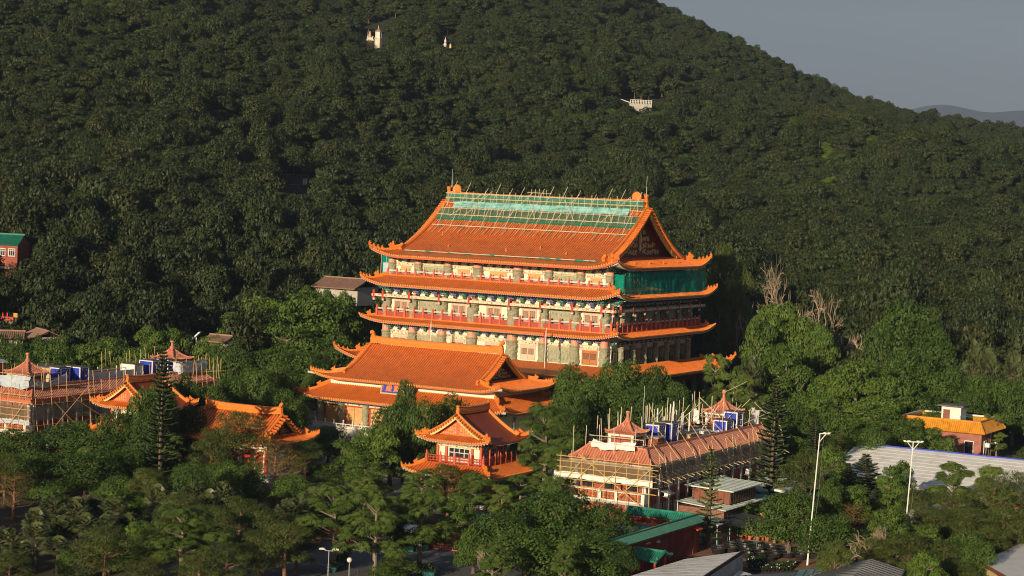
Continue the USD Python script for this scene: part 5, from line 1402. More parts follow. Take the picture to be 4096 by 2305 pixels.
for i in range(26):
    x, y = rng.uniform(-3, 3), rng.uniform(-7, 7)
    MB().tube([(x, y, .3 + .7 * rng.random()), (x + rng.uniform(-2, 2), y + rng.uniform(-3, 3), .4 + .7 * rng.random())], .08, 5).build('pipe', rng.choice(['dark_metal', 'dark_metal', 'grey_metal', 'rust_steel']), Q)
for i in range(9):
    x, y = rng.uniform(-2.5, 2.5), rng.uniform(-8, 7)
    MB().tube([(x, y, 0), (x, y, rng.uniform(2.6, 4.6))], .09, 6).build('upright_tube', 'white_metal', Q)

# ---------------------------------------------------------------- bamboo round the dormitories
def poles(T, L, mat='bamboo', r=0.05, seed=1):
    g = random.Random(seed)
    for p, q in L:
        m = (np.asarray(p, float) + np.asarray(q, float)) / 2 + np.array([g.uniform(-.07, .07), g.uniform(-.07, .07), g.uniform(-.03, .03)])
        MB().tube([p, m, q], r, 5).build('bamboo_pole', mat, T)
rng = random.Random(77)
# near dormitory: cage on the lit front, skirt of netting along the shaded side
S1 = thing('dormitory_scaffold', 'yellow bamboo scaffold with pale netting round the brick front and eaves of the near dormitory', 'scaffold', LR(0, 0, 0), ROT)
L1 = []
for x in np.linspace(-11.4, .6, 9):
    L1.append(((x, -1.3, 3.0), (x + rng.uniform(-.1, .1), -1.3, 8.7 + rng.uniform(0, .6))))
for z in (4.9, 5.7, 6.4, 7.1, 7.8, 8.4):
    L1.append(((-11.7 - rng.random() * .5, -1.35, z), (1.4 + rng.random() * .5, -1.35, z + .05)))
for a, b in (((-11.2, 3.6), (-6.0, 8.7)), ((-9.0, 8.9), (-.5, 3.4)), ((-3.5, 4.2), (1.0, 8.2)), ((-11, 5.0), (-8, 8.6)), ((-6.5, 4.5), (-2.0, 9.1))):
    L1.append(((a[0], -1.45, a[1]), (b[0], -1.45, b[1])))
poles(S1, L1, 'bamboo_yellow', .042, 3)
L1 = []
for y in np.arange(.4, 39.6, 1.45):
    L1.append(((-.5, y, 7.1 + rng.uniform(-.1, .1)), (1.9 + rng.uniform(-.2, .3), y + rng.uniform(-.1, .1), 6.2 + rng.uniform(-.1, .1))))
    if rng.random() < .8:
        L1.append(((1.25, y + .5, 6.5), (.35 + rng.uniform(-.3, .1), y + .9 + rng.uniform(0, .6), 9.5 + rng.uniform(-.3, .5))))
for z, x in ((6.45, 1.35), (7.3, 1.2), (8.1, 1.1), (8.4, 1.0)):
    L1.append(((x, 0, z), (x, 20.5, z + .05))); L1.append(((x, 19.5, z), (x, 39.7, z - .03)))
for y in (3.2, 7.4, 11.8, 16.2, 20.4, 24.8, 29.0, 33.0, 37.0):
    L1.append(((1.0, y, 7.6), (-3.2 + rng.uniform(-.5, .5), y + 1.4 + rng.uniform(-.5, .5), 11.6 + rng.uniform(-.8, .8))))
poles(S1, L1, 'bamboo', .042, 4)
xs = np.linspace(-11.6, .9, 60); us2 = xs
cl = lambda zz, y0, seed, mat, nm, amp: MB().grid(np.array([np.column_stack([xs, y0 + (fbm(np.column_stack([xs * .8, np.full(60, z), np.full(60, seed)]), 3, seed) - .5) * amp, np.full(60, z) + (fbm(np.column_stack([xs * .7, np.full(60, z * 2), np.full(60, seed)]), 3, seed + 1) - .5) * amp]) for z in zz])).build(nm, mat, S1, smooth=True)
cl((8.15, 7.4, 6.5), -1.2, 3, 'net_fine', 'front_net', .2)
cl((6.55, 6.2, 5.85), -1.25, 8, 'tarp_white', 'white_sheet', .5)
xs = np.linspace(0, 39.6, 60)
for zz, mat, nm in (((8.3, 7.4, 6.45), 'net_grey', 'side_net'),):
    MB().grid(np.array([np.column_stack([1.25 + .05 * j + (fbm(np.column_stack([xs * .5, np.full(60, j), np.full(60, 2)]), 3, 4) - .5) * .3, xs, np.full(60, z) + (fbm(np.column_stack([xs * .5, np.full(60, j), np.full(60, 7)]), 3, 4) - .5) * .25]) for j, z in enumerate(zz)])).build(nm, mat, S1, smooth=True)
S3 = thing('rooftop_scaffold', 'loose bamboo uprights and raking poles standing on the near dormitory roof and round its lanterns', 'scaffold', LR(0, 0, 0), ROT)
L3 = []
for i in range(26):
    x, y = rng.uniform(-10.8, -2.2), rng.uniform(2, 40)
    L3.append(((x, y, 9.2), (x + rng.uniform(-.15, .15), y, 11.6 + rng.uniform(0, 2.6))))
for i in range(12):
    x, y = -10.9, 1 + i * 3.2
    L3.append(((x, y, 8.6), (x + rng.uniform(-.1, .1), y, 12.0 + rng.uniform(-.6, 1.4))))
for i in range(11):
    x, y = rng.uniform(-9, -3), rng.uniform(10, 32)
    L3.append(((x, y, 9.6), (x + rng.uniform(-3, 3), y + rng.uniform(2, 5), 12.2 + rng.uniform(0, 1.4))))
for cy in (3.4, 34.0):
    for a in range(8):
        w = a * PI / 4
        x, y = -5 + 3.2 * math.cos(w), cy + 3.2 * math.sin(w)
        L3.append(((x, y, 9.1), (x + .3 * math.cos(w), y + .3 * math.sin(w), 12.2 + rng.uniform(-.5, .9))))
    for z in (10.2, 11.0):
        L3.append(((-8.6, cy - 2.8, z), (-1.4, cy - 2.8, z))); L3.append(((-1.8, cy - 3.4, z), (-1.8, cy + 3.4, z)))
for a, b in (((-2.0, 32, 10.2), (1.4, 39, 12.6)), ((-2, 36.5, 12.9), (0.6, 40, 9.6)), ((-3, 37, 11.7), (1.0, 41, 11.6)), ((-3, 37, 10.6), (1.2, 41, 10.6)), ((-7.5, 30.6, 13.6), (-3, 31, 9.8)), ((-5.0, 33.5, 14.3), (-3.4, 37, 15.6))):
    L3.append((a, b))
poles(S3, L3, 'bamboo_pale', .042, 5)
def rag(T, pts, mat, name, seed):
    pts = np.array(pts, float)
    P = []
    for j in range(6):
        t = j / 5
        n = (fbm(np.column_stack([np.arange(24) * .35, np.full(24, t * 2.2), np.full(24, seed)]), 3, seed) - .5)
        a = np.array([np.interp(np.linspace(0, 1, 24), np.linspace(0, 1, len(pts)), pts[:, k]) for k in range(4)]).T
        P.append(np.column_stack([a[:, 0] + n * .5, a[:, 1] + n * .5, a[:, 2] - a[:, 3] * t + n * .35]))
    MB().grid(np.array(P)).build(name, mat, T, smooth=True)
rag(S3, [(-8.3, .9, 10.6, 1.0), (-6.5, .5, 10.3, .9), (-4.5, .6, 10.4, .9), (-2.6, .9, 10.5, .9)], 'tarp_white', 'rag_sheet', 4)
rag(S3, [(-8.3, 31.0, 12.0, 1.7), (-7.5, 30.6, 11.8, 1.9)], 'tarp_white', 'rag_sheet', 5)
rag(S3, [(-2.2, 36, 12.3, 2.0), (-1.6, 37, 11.8, 2.4)], 'tarp_white', 'rag_sheet', 6)
rag(S3, [(-4.5, 24, 9.9, .5), (-2.4, 26, 10.0, .5)], 'tarp_white', 'rag_sheet', 7)
rag(S1, [(-12.2, -1.2, 6.5, 1.5), (-11.4, -1.4, 6.2, 1.2)], 'tarp_white', 'rag_sheet', 9)
# far dormitory
S2 = thing('dormitory_scaffold', 'leaning grid of bamboo poles over the walls and roof of the dormitory behind the banyans', 'scaffold', LL(0, 0, 0), ROT)
L2 = []
for x in np.arange(-12.6, .8, 1.15):
    L2.append(((x, -1.4, 0.6), (x + rng.uniform(-.2, .2), -1.0, 9.4 + rng.uniform(0, 1.2))))
for z in np.arange(2.2, 9.0, .95):
    L2.append(((-13.4, -1.45, z), (.9 + rng.random() * .6, -1.45, z + rng.uniform(-.1, .1))))
for y in np.arange(.2, 43, 1.55):
    L2.append(((1.5 + rng.uniform(-.1, .1), y, 1.0), (.2 + rng.uniform(-.2, .2), y + rng.uniform(.1, .5), 10.6 + rng.uniform(-.4, 1.4))))
for z in (2.6, 3.6, 4.6, 5.6, 6.6, 7.5, 8.6):
    x = 1.55 - (z - 1) * .13
    for y in (-1.4, 13, 27):
        L2.append(((x, y, z), (x, y + 15.5, z + rng.uniform(-.1, .1))))
for a, b in (((1.6, 1, 2.5), (1.0, 11, 9.6)), ((1.5, 5, 9.2), (1.6, 14, 4.6)), ((1.6, 3, 7.8), (1.6, 9, 3.2)), ((1.6, 17, 3), (1.2, 24, 8.6))):
    L2.append((a, b))
for a, b in (((-12, 2), (-6, 8.6)), ((-8, 8.8), (-1, 2.6)), ((-4, 3), (.4, 8))):
    L2.append(((a[0], -1.55, a[1]), (b[0], -1.55, b[1])))
for cy in (3.3, 37.2):
    for a in range(14):
        w = a * 2 * PI / 14
        x, y = -4.4 + 3.5 * math.cos(w), cy + 3.4 * math.sin(w)
        L2.append(((x, y, 8.9), (x + .2 * math.cos(w), y + .2 * math.sin(w), 12.4 + rng.uniform(-.8, .8))))
    for z in (9.9, 10.8, 11.5):
        L2.append(((-8.2, cy - 3.3, z), (-.4, cy - 3.3, z))); L2.append(((-.9, cy - 3.6, z), (-.9, cy + 3.9, z)))
    for k in range(7):
        L2.append(((-1.6, cy - 3 + k * .3, 9.75 + .03 * k), (-.6, cy + 5 + k * .5, 9.6)))
for i in range(12):
    y = 22 + i * 1.15
    L2.append(((-6.2, y, 9.3), (-6.4 + rng.uniform(-.2, .2), y - rng.uniform(.2, .6), 12.6 + rng.uniform(-.3, 1.2))))
for i in range(9):
    L2.append(((-6.0 + i * .8, 42.6, 6.0), (-5.9 + i * .8 + rng.uniform(-.2, .2), 42.6, 11.6 + rng.uniform(-.8, .9))))
poles(S2, L2, 'bamboo', .042, 6)
xs = np.linspace(-13, 1, 50)
MB().grid(np.array([np.column_stack([xs, -1.25 + (fbm(np.column_stack([xs * .7, np.full(50, z), xs * 0]), 3, 3) - .5) * .3, np.full(50, z)]) for z in (7.4, 6.4, 5.3)])).build('front_net', 'net_fine', S2, smooth=True)
MB().grid(np.array([np.column_stack([xs, -1.3 + (fbm(np.column_stack([xs * .7, np.full(50, z), xs * 0]), 3, 9) - .5) * .5, np.full(50, z) + (fbm(np.column_stack([xs, xs * 0, xs * 0]), 3, 2) - .5) * .4]) for z in (5.4, 5.0, 4.7)])).build('sheet_hem', 'tarp_blue', S2, smooth=True)
xs = np.linspace(-1, 42, 60)
MB().grid(np.array([np.column_stack([1.0 + (fbm(np.column_stack([xs * .5, np.full(60, z), xs * 0]), 3, 3) - .5) * .3, xs, np.full(60, z) + (fbm(np.column_stack([xs * .6, xs * 0 + z, xs * 0]), 3, 3) - .5) * .3]) for z in (7.3, 6.3, 5.2)])).build('side_net', 'net_grey', S2, smooth=True)
rag(S2, [(-8.0, .1, 11.2, 1.7), (-5.5, -.2, 11.3, 1.6), (-1.6, 0, 11.3, 1.8), (-.9, .4, 11.2, 1.5)], 'tarp_blue', 'rag_sheet', 11)
rag(S2, [(-1.0, .5, 11.1, 1.3), (-.9, 4, 10.2, .7), (-1.0, 8.5, 11.4, 1.2)], 'tarp_blue', 'rag_sheet', 12)
rag(S2, [(-2.2, 33.9, 11.4, 1.9), (-1.0, 34.2, 11.3, 1.8), (-.9, 40.4, 11.6, 1.6)], 'tarp_blue', 'rag_sheet', 13)
# ---------------------------------------------------------------- tree kinds (built once each, then placed by reference)
def unit(v):
    return v / (np.linalg.norm(v, axis=-1, keepdims=True) + 1e-12)
def leaf_cards(c, nrm, L, W, rng, droop=0.25):
    """Folded leaf-sized faces at c, roughly facing nrm."""
    n = unit(nrm + rng.normal(0, .42, c.shape))
    t = unit(np.cross(n, rng.normal(0, 1, c.shape)))
    t = unit(t + np.array([0, 0, -droop]))
    b = unit(np.cross(n, t))
    L = L * rng.uniform(.65, 1.3, (len(c), 1)); W = W * rng.uniform(.7, 1.25, (len(c), 1))
    v = np.stack([c - t * L * .5, c + b * W * .5 - n * W * .12, c + t * L * .5 - np.array([0, 0, 1]) * L * .08, c - b * W * .5 - n * W * .12], 1)
    k = np.arange(len(c))[:, None] * 4
    f = np.concatenate([k + [0, 1, 2], k + [0, 2, 3]], 0)
    return v.reshape(-1, 3), f
def lobed_crown(rng, R, H, n_lobes, leaves, L, W, flat=0.55, base=0.0, lobe=(.30, .46), shell=.5, up=.35):
    """Leaves on many overlapping clumps spread through a dome; returns (vertices, faces, lobe centres)."""
    C, S = [], []
    for k in range(n_lobes * 6):
        a, q = rng.uniform(0, 2 * PI), math.sqrt(rng.uniform(0, 1))
        h = rng.uniform(0, 1) if k % 2 else rng.uniform(.45, 1)
        rr = R * q * math.sqrt(max(0, 1 - (h * .9) ** 2)) * .82
        c = np.array([rr * math.cos(a), rr * math.sin(a), base + H * h * .86])
        s = R * rng.uniform(*lobe)
        if all(np.linalg.norm((c - d) / [1, 1, .8]) > .55 * (s + e) * .8 for d, e in zip(C, S)):
            C.append(c); S.append(s)
        if len(C) >= n_lobes:
            break
    C, S = np.array(C), np.array(S)
    per = np.maximum(6, (leaves * S ** 2 / (S ** 2).sum()).astype(int))
    P, Nn = [], []
    for c, s, n in zip(C, S, per):
        d = unit(rng.normal(0, 1, (n * 2, 3)))
        d = d[d[:, 2] > -.55][:n]
        r = s * (shell + (1.08 - shell) * rng.uniform(0, 1, (len(d), 1)) ** .5)
        r *= 1 + .22 * (fbm(d * 2.3 + c, 2, 5)[:, None] - .5) * 2
        p = c + d * r * [1, 1, flat]
        depth = (np.linalg.norm((p[:, None] - C) / (S[None, :, None] * [1, 1, flat]), axis=2) < .62).sum(1)
        keep = depth < 1
        P.append(p[keep]); Nn.append((d * [1, 1, 1 / flat])[keep] + [0, 0, up])
    P, Nn = np.vstack(P), unit(np.vstack(Nn))
    v, f = leaf_cards(P, Nn, L, W, rng)
    return v, f, C, S
def limbs(rng, base_h, r0, C, S, top, mb=None, lean=(0, 0)):
    """Trunk forking into limbs that reach the clumps."""
    m = mb or MB()
    fork = np.array([lean[0], lean[1], base_h])
    z = np.linspace(0, 1, 5)
    tr = np.column_stack([lean[0] * z ** 1.5 + .12 * r0 * np.sin(z * 5), lean[1] * z ** 1.5, base_h * z])
    m.tube(tr, r0 * (1.25 - .45 * z) * np.where(z == 0, 1.3, 1), 7)
    m.tube([fork, fork * .4 + np.array([0, 0, top * .6]), [0, 0, top * .85]], [r0 * .8, r0 * .45, r0 * .12], 5)
    for c, s in zip(C, S):
        e = c - np.array([0, 0, s * .1]); hz_ = np.clip(c[2] - .62 * math.hypot(c[0], c[1]) + rng.normal(0, .2), base_h * .85, top * .8)
        q = np.array([lean[0], lean[1], 0]) * min(1, hz_ / base_h) + np.array([0, 0, hz_])
        mid = q * .45 + e * .55 + np.array([rng.normal(0, .25), rng.normal(0, .25), -.08 * np.linalg.norm(e - q)])
        m.tube([q, mid, e], [r0 * .30, r0 * .18, r0 * .06], 4, caps=False)
        for k in range(2):
            d = unit(rng.normal(0, 1, 3)) * s * .75; d[2] = abs(d[2]) * .5
            m.tube([mid * .4 + e * .6, e + d], [r0 * .14, r0 * .03], 3, caps=False)
    return m
CLS = {}
def make_kind(key, crown, crown_mat, wood, wood_mat, crown_name='crown', wood_name='trunk', extra=()):
    p = f'/World/_tree_{key}'
    stage.CreateClassPrim(p)
    v, f = crown
    if v is not None:
        put(p, crown_name, v, f, crown_mat)
    if wood is not None:
        v2, f2, _ = wood.arrays(); put(p, wood_name, v2, f2, wood_mat)
    for nm, mb, mt in extra:
        v3, f3, _ = mb.arrays(); put(p, nm, v3, f3, mt)
    CLS[key] = p
def rosettes(rng, C, nrm, L, W, k):
    """Drooping whorls of narrow leaflets at the twig ends."""
    n = len(C)
    a = (np.arange(k)[None] + rng.uniform(0, 1, (n, 1))) * 2 * PI / k
    u = unit(np.cross(nrm, rng.normal(0, 1, (n, 3)))); w = unit(np.cross(nrm, u))
    d = np.cos(a)[..., None] * u[:, None] + np.sin(a)[..., None] * w[:, None] + nrm[:, None] * rng.uniform(.1, .5, (n, 1, 1))
    d = unit(d); d[..., 2] -= rng.uniform(.25, .7, (n, 1)); d = unit(d)
    l = L * rng.uniform(.7, 1.25, (n, k, 1))
    c = np.repeat(C[:, None], k, 1)
    b = unit(np.cross(d, np.repeat(nrm[:, None], k, 1)))
    v = np.stack([c, c + d * l * .45 + b * W, c + d * l - [0, 0, .12 * L], c + d * l * .45 - b * W], 2).reshape(-1, 3)
    i = np.arange(n * k)[:, None] * 4
    return v, np.concatenate([i + [0, 1, 2], i + [0, 2, 3]], 0)

# broad evergreen trees of the garden (three builds each)
for k in range(4):
    rng = np.random.default_rng(100 + k)
    v, f, C, S = lobed_crown(rng, 5.0, 6.2, 26, 9500, .34, .21, flat=.72, base=2.4, lobe=(.26, .40))
    make_kind(f'ficus{k}', (v, f), 'leaf_ficus', limbs(rng, 2.6, .38, C, S, 8.2), 'bark')
    rng = np.random.default_rng(140 + k)
    v, f, C, S = lobed_crown(rng, 4.6, 6.4, 30, 9000, .36, .2, flat=.6, base=2.6, lobe=(.22, .34), shell=.4)
    make_kind(f'bright{k}', (v, f), 'leaf_bright', limbs(rng, 2.8, .32, C, S, 8.4), 'bark_pale')
for k in range(3):
    # open trees with layered sprays of drooping leaflets
    rng = np.random.default_rng(180 + k)
    pts, nn, C, S = [], [], [], []
    for t in range(26):
        a = rng.uniform(0, 2 * PI); h = rng.uniform(.0, 1)
        q = (1 - .55 * h) * rng.uniform(.3, 1) * 4.9
        c = np.array([q * math.cos(a), q * math.sin(a), 3.0 + 5.4 * h]); s = rng.uniform(1.0, 1.7)
        C.append(c); S.append(s)
        n = int(44 * s)
        d = rng.normal(0, 1, (n, 3)); d = unit(d) * rng.uniform(.35, 1, (n, 1)) * s * [1, 1, .34]
        pts.append(c + d); nn.append(unit(d * [.4, .4, .4] + [0, 0, 1]))
    v, f = rosettes(rng, np.vstack(pts), np.vstack(nn), .52, .07, 8)
    make_kind(f'airy{k}', (v, f), 'leaf_airy', limbs(rng, 3.6, .27, np.array(C), np.array(S), 8.0), 'bark_pale')
for k in range(3):
    # feathery trees with pads of fine foliage on rusty limbs
    rng = np.random.default_rng(220 + k)
    v, f, C, S = lobed_crown(rng, 4.4, 5.6, 22, 9000, .46, .07, flat=.5, base=2.6, lobe=(.24, .38), shell=.25, up=.8)
    make_kind(f'needle{k}', (v, f), 'leaf_needle', limbs(rng, 3.0, .26, C, S, 7.8), 'bark_rust')
for k in range(2):
    rng = np.random.default_rng(250 + k)
    v, f, C, S = lobed_crown(rng, 3.4, 5.4, 26, 2600, .34, .08, flat=.7, base=2.2, lobe=(.2, .34), shell=.1, up=.4)
    make_kind(f'golden{k}', (v, f), 'leaf_golden', limbs(rng, 2.2, .22, C, S, 7.4), 'bark_rust')
# bamboo groves
for k in range(2):
    rng = np.random.default_rng(270 + k)
    m = MB(); P, Nn = [], []
    for c in range(26):
        a, q = rng.uniform(0, 2 * PI), rng.uniform(0, 1.5)
        b = np.array([q * math.cos(a), q * math.sin(a), 0]); d = unit(np.array([math.cos(a), math.sin(a), 0]) + rng.normal(0, .5, 3) * [1, 1, 0])
        z = np.linspace(0, 1, 6); h = rng.uniform(6.5, 10)
        cur = b + np.outer(z ** 2.4 * rng.uniform(1.4, 3.2), d) + np.outer(z * h * (1 - .1 * z), [0, 0, 1])
        m.tube(cur, .05 * (1 - .8 * z), 4)
        n = 110; t = rng.uniform(.3, 1, n) ** .8
        i = np.clip((t * 5).astype(int), 0, 4); fr = (t * 5 - i)[:, None]
        p = cur[i] * (1 - fr) + cur[i + 1] * fr + rng.normal(0, .42, (n, 3)); P.append(p); Nn.append(unit(rng.normal(0, 1, (n, 3)) + [0, 0, .4]))
    v, f = leaf_cards(np.vstack(P), np.vstack(Nn), .5, .075, rng, droop=.9)
    make_kind(f'bamboo{k}', (v, f), 'leaf_bamboo', m, 'bamboo', 'leaves', 'stems')
# fan palms
for k in range(3):
    rng = np.random.default_rng(300 + k)
    V, Fc, n0 = [], [], 0
    st = MB(); H = (3.2, 4.2, 5.2)[k]
    z = np.linspace(0, 1, 6); st.tube(np.column_stack([.12 * np.sin(z * 3), 0 * z, H * z]), .2 - .04 * z, 7)
    dry = MB()
    for i in range(46):
        a = i * 2.39996 + rng.uniform(-.2, .2); el = math.radians(rng.uniform(62, 85) - 105 * (i / 46) ** 1.1)
        d = np.array([math.cos(a) * math.cos(el), math.sin(a) * math.cos(el), math.sin(el)])
        pl = rng.uniform(.9, 1.4); o = np.array([0, 0, H]) + d * .1
        tip = o + d * pl + np.array([0, 0, -.12 * pl * math.cos(el)])
        (st).tube([o, (o + tip) / 2 + [0, 0, .05], tip], [.03, .025, .02], 3, caps=False)
        s = unit(np.cross(d, [0, 0, 1.0])); u = unit(np.cross(s, d))
        R = rng.uniform(.95, 1.35); nb = 15
        for b in range(nb):
            w = (b / (nb - 1) - .5) * math.radians(235)
            e = unit(d * math.cos(w) + s * math.sin(w) + u * .12); q = unit(np.cross(e, u)) * .085 * R
            mid = tip + e * R * .55; end = tip + e * R + np.array([0, 0, -R * rng.uniform(.28, .5)])
            V += [tip, mid + q + u * .02, mid - q - u * .05, end]
            Fc += [[n0, n0 + 1, n0 + 2], [n0 + 1, n0 + 3, n0 + 2]]; n0 += 4
    make_kind(f'palm{k}', (np.array(V), np.array(Fc)), 'leaf_palm', st, 'bark', 'fronds')
# tall conifers in tiers (Norfolk pine): full, and thin with gaps
for k, (H, base, rad, gap, dens) in enumerate(((15.5, .4, 2.6, .62, 1.0), (12.0, 1.0, 2.5, .55, 1.1), (12.5, .6, 1.7, .66, .5))):
    rng = np.random.default_rng(330 + k)
    m = MB(); z = np.linspace(0, 1, 7); m.tube(np.column_stack([.08 * np.sin(z * 4), 0 * z, H * z]), .19 * (1 - .93 * z) + .01, 6)
    P, Nn, T_ = [], [], []
    zz = base
    while zz < H - .15:
        fr = 1 - (zz - base) / (H - base)
        L = rad * (fr ** .75) * rng.uniform(.62, 1.15) + .12
        if k == 0 and fr > .5: L *= .72
        nb = 6 if dens > .6 else 5
        a0 = rng.uniform(0, 6)
        for b in range(nb):
            if rng.random() < .13: continue
            L = L * rng.uniform(.85, 1.12)
            a = a0 + b * 2 * PI / nb + rng.uniform(-.2, .2)
            dr = -.16 + .3 * (1 - fr)
            d = np.array([math.cos(a), math.sin(a), 0])
            t = np.linspace(0, 1, 4)
            br = np.outer(t * L, d) + np.outer(L * (dr * t + .30 * t ** 2), [0, 0, 1]) + [0, 0, zz]
            m.tube(br, .035 * (1 - .8 * t) + .006, 3, caps=False)
            n = int((52 if dens > .6 else 34) * max(L, .5) * dens) + 8
            q = rng.uniform(.12, 1, n); i = np.clip((q * 3).astype(int), 0, 2); f_ = (q * 3 - i)[:, None]
            p = br[i] * (1 - f_) + br[i + 1] * f_
            s = np.array([-d[1], d[0], 0]); side = rng.choice([-1, 1], n)[:, None]
            tw = unit(s * side + d * .8 + np.array([0, 0, .28])); l = .42 * (1.1 - q[:, None] * .5) * min(1.3, .5 + L * .3)
            P.append(p + tw * l * .5); T_.append(tw * l); Nn.append(np.tile([0, 0, 1.0], (n, 1)))
        zz += gap * (.55 + .6 * fr) if k != 1 else gap * (.6 + .5 * fr)
    P, T_ = np.vstack(P), np.vstack(T_)
    nrm = unit(np.array([0, 0, 1.0]) + rng.normal(0, .3, P.shape)); b = unit(np.cross(T_, nrm)) * .11
    v = np.stack([P - T_ * .5, P + b, P + T_ * .55, P - b], 1).reshape(-1, 3)
    v2 = np.stack([P - T_ * .5, P + nrm * .11, P + T_ * .55, P - nrm * .11], 1).reshape(-1, 3)
    i = np.arange(len(P) * 2)[:, None] * 4
    make_kind(f'conifer{k}', (np.vstack([v, v2]), np.concatenate([i + [0, 1, 2], i + [0, 2, 3]], 0)), 'leaf_pine' if k != 2 else 'leaf_airy', m, 'bark', 'branches')
# leafless trees
def bare(rng, H, spread, r0, levels=5, n1=4):
    m = MB()
    def grow(p, d, L, r, lv):
        q = p + d * L * .5 + rng.normal(0, .05, 3) * L; e = p + d * L + rng.normal(0, .08, 3) * L
        m.tube([p, q, e], [r, r * .85, r * .66], 5 if lv > 3 else 4 if lv > 1 else 3, caps=False)
        if lv == 0: return
        for k in range(rng.integers(2, 4) if lv < levels else n1):
            a = rng.uniform(0, 2 * PI); s = unit(np.cross(d, rng.normal(0, 1, 3)))
            nd = unit(d * rng.uniform(.7, 1.1) + s * rng.uniform(.45, .95) * spread + np.array([0, 0, .10]))
            grow(e if k < 2 else q, nd, L * rng.uniform(.62, .82), r * .62, lv - 1)
    grow(np.zeros(3), unit(np.array([rng.normal(0, .1), rng.normal(0, .1), 1.0])), H * .30, r0, levels)
    return m
for k in range(4):
    rng = np.random.default_rng(360 + k)
    m = bare(rng, (8.5, 9.5, 7.5, 6.0)[k], (1.15, 1.0, 1.3, 1.2)[k], .22, 5, 4)
    make_kind(f'bare{k}', (None, None), None, m, 'dead_wood', wood_name='branches')
# trees of the mountain forest: umbrella crowns, round crowns
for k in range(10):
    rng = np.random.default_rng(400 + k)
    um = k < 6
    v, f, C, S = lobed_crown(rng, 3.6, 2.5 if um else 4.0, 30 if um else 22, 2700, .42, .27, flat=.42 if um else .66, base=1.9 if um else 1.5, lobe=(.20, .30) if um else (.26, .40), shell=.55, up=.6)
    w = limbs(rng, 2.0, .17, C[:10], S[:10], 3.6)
    make_kind(f'hill{k}', (v, f), 'leaf_hill_shaded' if k % 3 else 'leaf_hill_olive_shaded', w, 'bark')
# low shrubs
for k in range(2):
    rng = np.random.default_rng(450 + k)
    v, f, C, S = lobed_crown(rng, 1.3, 1.5, 9, 900, .22, .13, flat=.8, base=.2, lobe=(.35, .55), shell=.4)
    make_kind(f'shrub{k}', (v, f), 'leaf_hedge', limbs(rng, .3, .05, C, S, 1.2), 'bark', 'leaves', 'stems')
# ---------------------------------------------------------------- planting: surveyed trees (crown centre, crown top, crown width in the photograph, distance)
NAT = {'ficus': (4.9, 8.5, 4), 'bright': (4.5, 8.8, 4), 'airy': (4.9, 8.7, 3), 'needle': (4.3, 8.0, 3), 'golden': (3.3, 7.6, 2), 'bamboo': (3.6, 9.6, 2), 'bare': (3.4, 8.4, 4), 'hill': (3.5, 4.6, 10), 'shrub': (1.25, 1.75, 2)}
NAT1 = {'palm0': (2.1, 4.9), 'palm1': (2.1, 5.9), 'palm2': (2.1, 6.9), 'conifer0': (2.5, 15.5), 'conifer1': (2.5, 12.0), 'conifer2': (1.7, 12.5)}
NAMES = {'ficus': ('evergreen_tree', 'tree'), 'bright': ('leafy_tree', 'tree'), 'airy': ('open_crowned_tree', 'tree'), 'needle': ('feathery_tree', 'tree'), 'golden': ('sparse_tree', 'tree'), 'bamboo': ('bamboo_grove', 'bamboo'),
         'bare': ('bare_tree', 'tree'), 'hill': ('forest_tree', 'tree'), 'shrub': ('shrub', 'shrub'), 'palm': ('fan_palm', 'palm'), 'conifer': ('conifer', 'conifer')}
prng = random.Random(2024)
PLANTED = []
def plant(kind, px, top, w, Y, label, group=None, zg=None):
    base = kind.rstrip('0123456789')
    P = at(px, top, Y)
    g = float(ground_z(P[0], P[1])) if zg is None else zg
    if kind in NAT1:
        R, H = NAT1[kind]; key = kind
    else:
        R, H, n = NAT[base]; key = kind if kind in CLS else f'{base}{prng.randrange(n)}'
    h = max(1.2, P[2] - g)
    s = w / 2 * Y / FPX / R
    nm, cat = NAMES[base]
    copy_of(CLS[key], nm, label, cat, (P[0], P[1], g - .05), prng.uniform(0, 360), (s, s, h / H), group)
    PLANTED.append((P[0], P[1], s * R))
ORD = 'first second third fourth fifth sixth seventh eighth ninth tenth eleventh twelfth thirteenth fourteenth fifteenth'.split()
def stand(kind, label, group, L):
    L = sorted(L)
    for i, e in enumerate(L):
        end = 'leftmost' if i == 0 else 'rightmost' if i == len(L) - 1 else ORD[i] + ' from the left'
        plant(kind if isinstance(kind, str) else kind[i], *e, f'{label}, {end}', group)

stand('ficus', 'broad dark evergreen in the clump below the caged dormitory', 'evergreens below the caged dormitory', [(70, 1720, 300, 258), (250, 1695, 330, 262), (420, 1715, 330, 258), (520, 1790, 230, 250), (150, 1800, 330, 244), (350, 1805, 340, 243)])
plant('conifer0', 655, 1392, 215, 250, 'very tall narrow conifer with tiered branches in front of the caged dormitory')
stand('ficus', 'dark tree crowded between tall conifer and small gabled hall', 'trees behind the small gabled hall', [(745, 1500, 190, 287), (850, 1545, 200, 288), (640, 1560, 190, 268), (930, 1500, 170, 298), (575, 1555, 190, 262), (455, 1640, 170, 258), (640, 1530, 180, 266), (320, 1690, 150, 262), (760, 1620, 170, 272), (590, 1640, 200, 256)])
stand('ficus', 'dark tree in the shade beside the two-tiered hall', 'trees beside the two-tiered hall', [(1040, 1470, 210, 312), (1130, 1560, 170, 305), (1000, 1580, 190, 300), (1120, 1450, 190, 318), (1190, 1620, 120, 309)])
stand('bright', 'huge bright leafy tree behind the two-tiered roof', 'great trees behind the two-tiered hall', [(1080, 1175, 330, 374), (1260, 1150, 370, 378), (1420, 1205, 230, 388), (1150, 1290, 330, 364), (960, 1240, 240, 366)])
